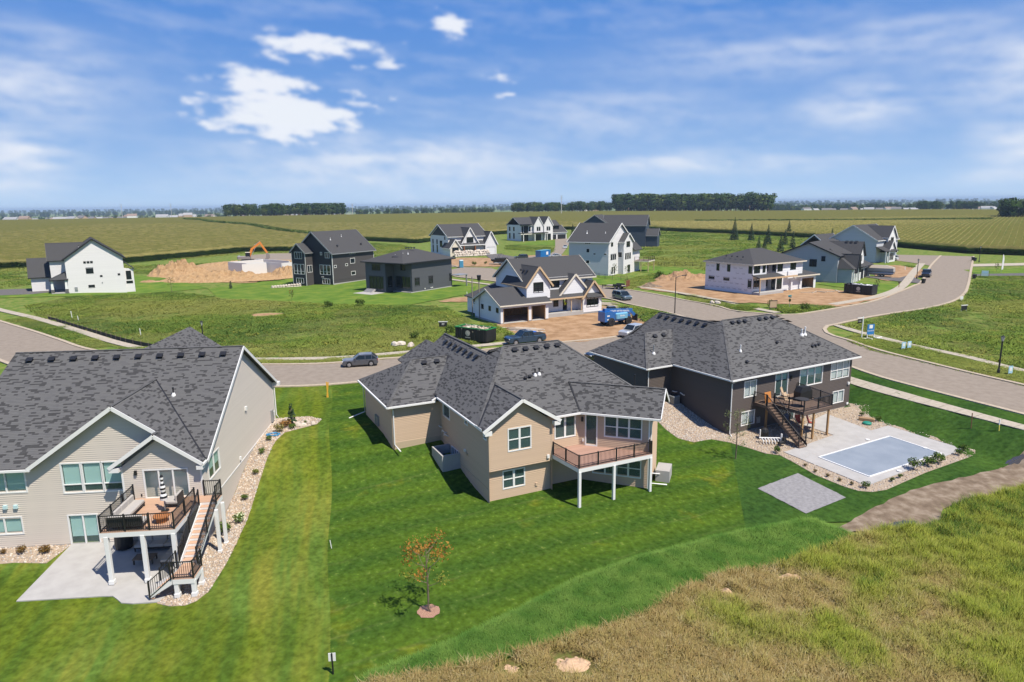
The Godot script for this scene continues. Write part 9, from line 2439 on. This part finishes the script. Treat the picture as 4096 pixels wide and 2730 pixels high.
	patio_chair("patio_chair", "tan sling chair left of the round deck table", fd.call(5.0, -2.4, 2.82), ad + 0.2, tanc, dk)
	patio_chair("patio_chair", "red metal chair on the terrace under the deck", fd.call(8.3, -2.6, 0.12), ad + 0.5, redc, redc)
	patio_chair("patio_chair", "red metal chair half hidden behind a deck post", fd.call(7.4, -2.0, 0.12), ad - 0.3, redc, redc)
	patio_chair("patio_chair", "dark blue chair under the deck, left one", fd.call(6.2, -1.6, 0.12), ad, bluec, bluec)
	patio_chair("patio_chair", "dark blue chair under the deck, right one", fd.call(6.9, -1.2, 0.12), ad, bluec, bluec)
	t = thing("orange_panel", "orange board leaning on the deck rail at the head of the stair", "board", fd.call(4.0, -0.9, 2.82), ad)
	b = MB.new(); b.box(Vector3(0, 0.5, 0), Vector3(0.42, 0, 0), Vector3(0, 0.5, -0.08), Vector3(0, 0, 0.02)); obj("board", b, mk(0.5, 0.2, 0.05, 0.7), t)
	t = thing("pool_equipment", "white pool plumbing manifold on the gravel beside the stair", "pool equipment", fd.call(1.5, -3.5, 0.1), ad - 0.6)
	for i in 6:
		b = MB.new(); b.tube([Vector3(-0.7 + i * 0.26, 0.02, 0.4), Vector3(-0.7 + i * 0.26, 0.3, 0.38), Vector3(-0.7 + i * 0.26, 0.34, -0.3)], 0.05, 6); obj("pipe", b, M.white, t)
	b = MB.new(); b.tube([Vector3(-0.9, 0.34, -0.3), Vector3(0.9, 0.34, -0.3), Vector3(1.2, 0.15, -0.2)], 0.06, 6); b.tube([Vector3(0.9, 0.0, 0.2), Vector3(0.9, 0.9, 0.2)], 0.08, 8); obj("header_pipe", b, M.white, t)
	t = thing("pool_filter", "dark round pool filter tank on the gravel beside the stair", "pool equipment", fd.call(2.1, -2.3, 0.1))
	b = MB.new(); b.lathe(Vector3.ZERO, [Vector2(0.001, 0), Vector2(0.36, 0), Vector2(0.38, 0.6), Vector2(0.3, 0.85), Vector2(0.1, 0.95), Vector2(0.001, 0.95)], 14); obj("tank", b, M.black, t)
	b = MB.new(); b.tube([Vector3(-0.45, 0, 0.2), Vector3(-0.45, 0.85, 0.2)], 0.06, 8); obj("standpipe", b, M.white, t)
	t = thing("pool_pump", "black pool pump beside the foot of the stair", "pool equipment", fd.call(1.9, -4.4, 0.1), ad)
	b = MB.new(); b.tube([Vector3(-0.35, 0.2, 0), Vector3(0.35, 0.2, 0)], 0.16, 10); b.lathe(Vector3(0.3, 0.1, 0), [Vector2(0.001, 0), Vector2(0.2, 0), Vector2(0.2, 0.5), Vector2(0.001, 0.52)], 10); obj("motor", b, M.black, t)
	t = thing("ac_unit", "grey air conditioner standing on the gravel slope of the dark brown house", "air conditioner", fd.call(-0.75, 6.6, T(16.3, -66.2) + 0.05), ad)
	ac(t)
	t = thing("ac_unit", "grey air conditioner against the white wall of the gabled house at far left", "air conditioner", Vector3(-102.6, 2.0, -164.0), deg_to_rad(32)); ac(t)
	t = thing("ac_unit", "grey air conditioner beside the right wall of the black house", "air conditioner", Vector3(-38.2, 2.0, -181.8), deg_to_rad(-32)); ac(t)
	t = thing("ac_unit", "dark air conditioner at the left foot of the tall pale grey house", "air conditioner", Vector3(21.5, 3.4, -189.2), deg_to_rad(-32)); ac(t)
	b = MB.new(); b.bx(Vector3(0, -0.7, 0), Vector3(1.1, 1.4, 1.1)); obj("stand", b, M.concrete, t)
	t = thing("drain_lid", "green plastic lid in the gravel behind the pool", "lid", G(34.7, -63.9, 0.1))
	b = MB.new(); b.lathe(Vector3.ZERO, [Vector2(0.001, 0), Vector2(0.42, 0), Vector2(0.42, 0.12), Vector2(0.3, 0.2), Vector2(0.001, 0.22)], 16); obj("lid", b, mk(0.01, 0.2, 0.14, 0.6), t)
	t = thing("stone_slab", "long weathered stone slab in the gravel behind the pool", "stone", G(35.1, -64.8, 0.1), -0.5)
	b = MB.new(); b.cbx(Vector3(0, 0.16, 0), Vector3(1.4, 0.32, 0.45), 0.06); obj("slab", b, mk(0.30, 0.19, 0.10, 0.9), t)
	for q in [[32.5, -59.5, "white skimmer lid on the pool terrace"], [36.6, -57.5, "white float on the pool cover"], [31.5, -52.5, "white skimmer lid at the near pool edge"]]:
		t = thing("skimmer_lid", q[2], "lid", G(q[0], q[1], 0.17)); b = MB.new(); b.lathe(Vector3.ZERO, [Vector2(0.001, -0.03), Vector2(0.18, -0.03), Vector2(0.18, 0.02), Vector2(0.001, 0.03)], 12); obj("lid", b, M.white, t)
	# puddles on the track
	for q in [[26.9, -43.75, 1.1, 0.35, "puddle at the lower edge of the dirt track"], [42.0, -54.0, 1.0, 0.4, "puddle on the dirt track at the right edge"]]:
		var pd := PackedVector2Array()
		for i in 20: pd.append(Vector2(q[0], q[1]) + Vector2(cos(TAU * i / 20.0) * q[2] * (1 + 0.2 * sin(i * 1.7)), sin(TAU * i / 20.0) * q[3] * (1 + 0.2 * cos(i * 2.3))).rotated(-0.3))
		var hmin := 99.0
		var wb := MB.new(); var pp := []
		for p in pd: hmin = minf(hmin, 99.0)
		for p in pd: pp.append(G(p.x, p.y, 0.075))
		wb.poly(pp); structure("puddle", wb, mk(0.06, 0.055, 0.05, 0.03), q[4], "puddle")
	worker()
	town()

func ac(t: Node) -> void:
	var b := MB.new(); b.cbx(Vector3(0, 0.48, 0), Vector3(0.85, 0.85, 0.85), 0.05); obj("casing", b, M.metal_grey, t)
	b = MB.new(); b.lathe(Vector3(0, 0.9, 0), [Vector2(0.001, 0), Vector2(0.36, 0), Vector2(0.36, 0.03), Vector2(0.001, 0.04)], 14); obj("fan_grille", b, M.black, t)
	for i in 6:
		b = MB.new(); b.bx(Vector3(0, 0.14 + i * 0.12, 0), Vector3(0.88, 0.02, 0.88)); obj("louvre", b, M.black, t)
	b = MB.new(); b.bx(Vector3(0, 0.02, 0), Vector3(1.0, 0.1, 1.0)); obj("pad", b, M.concrete, t)

func emblem(t: Node, at: Vector3, r: float) -> void:
	var b := MB.new(); b.wheel(at, Vector3(0, 0, 1), r, 0.02, 18); b.tube([at + Vector3(-0.12, -0.15, 0.01), at + Vector3(0, 0.18, 0.01), at + Vector3(0.12, -0.15, 0.01)], 0.035, 5); obj("emblem", b, mk(0.45, 0.43, 0.36, 0.7), t)
	b = MB.new(); b.bx(at + Vector3(0, -r - 0.2, 0), Vector3(0.9, 0.13, 0.02)); obj("lettering_strip", b, mk(0.4, 0.38, 0.33, 0.7), t)

# worker in the doorway of the half-built house: one continuous body from a smooth field of tapered capsules
func worker() -> void:
	var bones := [[Vector3(0, 0.95, 0), Vector3(0, 1.38, 0.01), 0.15, 0.17], [Vector3(0, 1.4, 0), Vector3(0, 1.56, 0.01), 0.07, 0.06], [Vector3(0, 1.62, 0.02), Vector3(0, 1.70, 0.02), 0.10, 0.095]]
	for s in [-1.0, 1.0]:
		bones.append([Vector3(s * 0.1, 0.93, 0), Vector3(s * 0.12, 0.5, 0.04), 0.10, 0.065]); bones.append([Vector3(s * 0.12, 0.5, 0.04), Vector3(s * 0.13, 0.09, -0.02), 0.065, 0.045]); bones.append([Vector3(s * 0.13, 0.05, -0.03), Vector3(s * 0.15, 0.04, 0.15), 0.05, 0.04])
		bones.append([Vector3(s * 0.18, 1.4, 0), Vector3(s * 0.26, 1.13, 0.04), 0.065, 0.05])
		bones.append([Vector3(s * 0.26, 1.13, 0.04), Vector3(s * 0.2, 1.0 if s < 0 else 1.3, 0.26), 0.046, 0.036])
		var hd := Vector3(s * 0.2, 1.0 if s < 0 else 1.3, 0.26)
		bones.append([hd, hd + Vector3(0, 0.0, 0.09), 0.042, 0.03])
	var cell := 0.03
	var lo := Vector3(-0.45, -0.03, -0.25); var nx := 31; var ny := 64; var nzz := 24
	var f := PackedFloat32Array(); f.resize(nx * ny * nzz)
	for k in nzz:
		for j in ny:
			for i in nx:
				var p := lo + Vector3(i, j, k) * cell
				var d := 9.0
				for q in bones:
					var ab: Vector3 = q[1] - q[0]
					var h := clampf((p - q[0]).dot(ab) / ab.length_squared(), 0, 1)
					var e: float = p.distance_to(q[0] + ab * h) - lerpf(q[2], q[3], h)
					var m := clampf(0.5 + 0.5 * (d - e) / 0.035, 0, 1)
					d = lerpf(d, e, m) - 0.035 * m * (1.0 - m)
				f[(k * ny + j) * nx + i] = d
	var at := func(i: int, j: int, k: int) -> float: return f[(k * ny + j) * nx + i]
	var vert := {}
	for k in nzz - 1:
		for j in ny - 1:
			for i in nx - 1:
				var s := Vector3.ZERO; var c := 0
				var vals := []
				for q in [[0, 0, 0], [1, 0, 0], [0, 1, 0], [1, 1, 0], [0, 0, 1], [1, 0, 1], [0, 1, 1], [1, 1, 1]]: vals.append([Vector3(q[0], q[1], q[2]), at.call(i + q[0], j + q[1], k + q[2])])
				for e in [[0, 1], [2, 3], [4, 5], [6, 7], [0, 2], [1, 3], [4, 6], [5, 7], [0, 4], [1, 5], [2, 6], [3, 7]]:
					var a: float = vals[e[0]][1]; var b2: float = vals[e[1]][1]
					if (a < 0) != (b2 < 0):
						s += vals[e[0]][0].lerp(vals[e[1]][0], a / (a - b2)); c += 1
				if c > 0: vert[Vector3i(i, j, k)] = lo + (Vector3(i, j, k) + s / c) * cell
	var body := MB.new()
	var col := func(p: Vector3) -> Color:
		if p.y > 1.5: return Color(0.42, 0.25, 0.17)
		if p.y > 0.97: return Color(0.55, 0.62, 0.03) if absf(p.x) < 0.22 or p.y > 1.2 else Color(0.42, 0.25, 0.17)
		return Color(0.03, 0.035, 0.05) if p.y > 0.1 else Color(0.12, 0.07, 0.04)
	for k in range(1, nzz - 1):
		for j in range(1, ny - 1):
			for i in range(1, nx - 1):
				var a: float = at.call(i, j, k)
				for ax in 3:
					var o := Vector3i(1 if ax == 0 else 0, 1 if ax == 1 else 0, 1 if ax == 2 else 0)
					var b2: float = at.call(i + o.x, j + o.y, k + o.z)
					if (a < 0) == (b2 < 0): continue
					var u := Vector3i(0, 1, 0) if ax == 0 else (Vector3i(0, 0, 1) if ax == 1 else Vector3i(1, 0, 0)); var w := Vector3i(0, 0, 1) if ax == 0 else (Vector3i(1, 0, 0) if ax == 1 else Vector3i(0, 1, 0))
					var c0 := Vector3i(i, j, k)
					var q := [c0 - u - w, c0 - w, c0, c0 - u]
					var ok := true
					for x in q: ok = ok and vert.has(x)
					if not ok: continue
					var pts := []
					for x in q: pts.append(vert[x])
					if a > 0: pts.reverse()
					body.quad(pts[0], pts[1], pts[2], pts[3], col.call((pts[0] + pts[2]) / 2))
	var t := thing("person", "person in a yellow safety vest and hard hat standing in the unfinished doorway", "person", Vector3(9.6, 2.72, -121.0), deg_to_rad(29.4))
	obj("body", body, M.stone, t)
	var hat := MB.new(); hat.lathe(Vector3(0, 1.70, 0.02), [Vector2(0.001, 0.0), Vector2(0.15, 0.0), Vector2(0.14, 0.02), Vector2(0.115, 0.03), Vector2(0.1, 0.1), Vector2(0.05, 0.135), Vector2(0.001, 0.14)], 14); obj("hard_hat", hat, M.white, t)

# far town: small houses and long sheds, water tower, masts
func town() -> void:
	var mats := [mk(0.6, 0.6, 0.6, 0.8), mk(0.5, 0.46, 0.4, 0.8), mk(0.42, 0.3, 0.22, 0.8), mk(0.66, 0.66, 0.66, 0.8)]
	var rf := [mk(0.16, 0.15, 0.15, 0.9), mk(0.3, 0.3, 0.31, 0.9), mk(0.24, 0.18, 0.15, 0.9)]
	var groups := [[-37.0, -23.0, 1350, 1950, 46, 1.2, "distant building of the town on the left skyline"], [-23.0, -13.0, 2100, 2500, 22, 1.1, "distant pale house behind the left wood"], [-12.0, -1.0, 1500, 1800, 16, 0.9, "distant house on the skyline left of centre"], [5.2, 7.6, 1010, 1090, 3, 0.8, "white farm building among the trees on the centre skyline"], [23.0, 37.0, 1380, 1490, 24, 0.95, "distant house of the village on the right skyline"]]
	for q in groups:
		for i in q[4]:
			var az := deg_to_rad(lerpf(q[0], q[1], (i + rng.randf_range(0.1, 0.9)) / q[4])); var d := rng.randf_range(q[2], q[3])
			var p := G(sin(az) * d, -cos(az) * d)
			var L: float = rng.randf_range(12, 22) * q[5]; var w: float = rng.randf_range(8, 11) * q[5]; var h: float = rng.randf_range(5, 7.5) * q[5]; var rr: float = 3.2 * q[5]
			if i % 7 == 3 and d > 1700:
				L *= 3.4; w *= 1.8; rr = 0.8
			var mi := rng.randi() % 4; var ri := rng.randi() % 3
			var lb: String = ["light grey", "beige", "brown", "white"][mi] + " " + q[6] + " with " + ["dark", "grey", "brown"][ri] + " roof"
			if L > 30: lb = lb.replace("building", "long shed").replace("house", "long shed")
			var t := thing("distant_building", lb, "building", p, rng.randf_range(-0.6, 0.6), q[6] + " group")
			var b := MB.new(); b.bx(Vector3(0, h / 2, 0), Vector3(L, h, w))
			for s in [-1.0, 1.0]: b.tri(Vector3(s * L / 2, h, -s * w / 2), Vector3(s * L / 2, h + rr, 0), Vector3(s * L / 2, h, s * w / 2))
			obj("wall", b, mats[mi], t)
			b = MB.new()
			for s in [-1.0, 1.0]: b.box(Vector3(0, h + rr / 2, s * w / 4), Vector3(L / 2 + 0.5, 0, 0), Vector3(0, 0.15, 0), Vector3(0, -s * rr / 2, w / 4 * s * s * s) if s > 0 else Vector3(0, -rr / 2, -w / 4))
			obj("roof", b, rf[ri], t)
	for q in [[-29.2, 1300, 26, "tall pale utility mast on the left skyline, nearest the edge"], [-26.0, 1350, 28, "tall pale utility mast on the left skyline, second from the edge"], [-22.2, 1400, 20, "pale utility mast on the left skyline, third from the edge"], [-20.6, 1450, 16, "pale utility mast on the left skyline, fourth from the edge"], [-12.8, 1000, 16, "pale mast right of the dark left wood"], [4.2, 800, 22, "thin pole in front of the centre skyline trees"]]:
		var az := deg_to_rad(q[0])
		var t := thing("utility_mast", q[3], "mast", G(sin(az) * q[1], -cos(az) * q[1]))
		var b := MB.new(); b.tube([Vector3.ZERO, Vector3(0, q[2], 0)], [0.45, 0.25], 6); obj("pole", b, mk(0.5, 0.48, 0.45, 0.8), t)
		b = MB.new()
		for y in [0.98, 0.9, 0.82]: b.bx(Vector3(0, q[2] * y, 0), Vector3(4.0, 0.25, 0.25))
		obj("crossarm", b, M.metal_grey, t)

func _ready() -> void:
	rng.seed = 20240817
	setup()
	make_materials()
	build_ground()
	ground_regions()
	left_house()
	beige_house()
	dark_house()
	far_houses()
	fields()
	far_woods()
	grasses()
	plants()
	vehicles()
	lots_things()
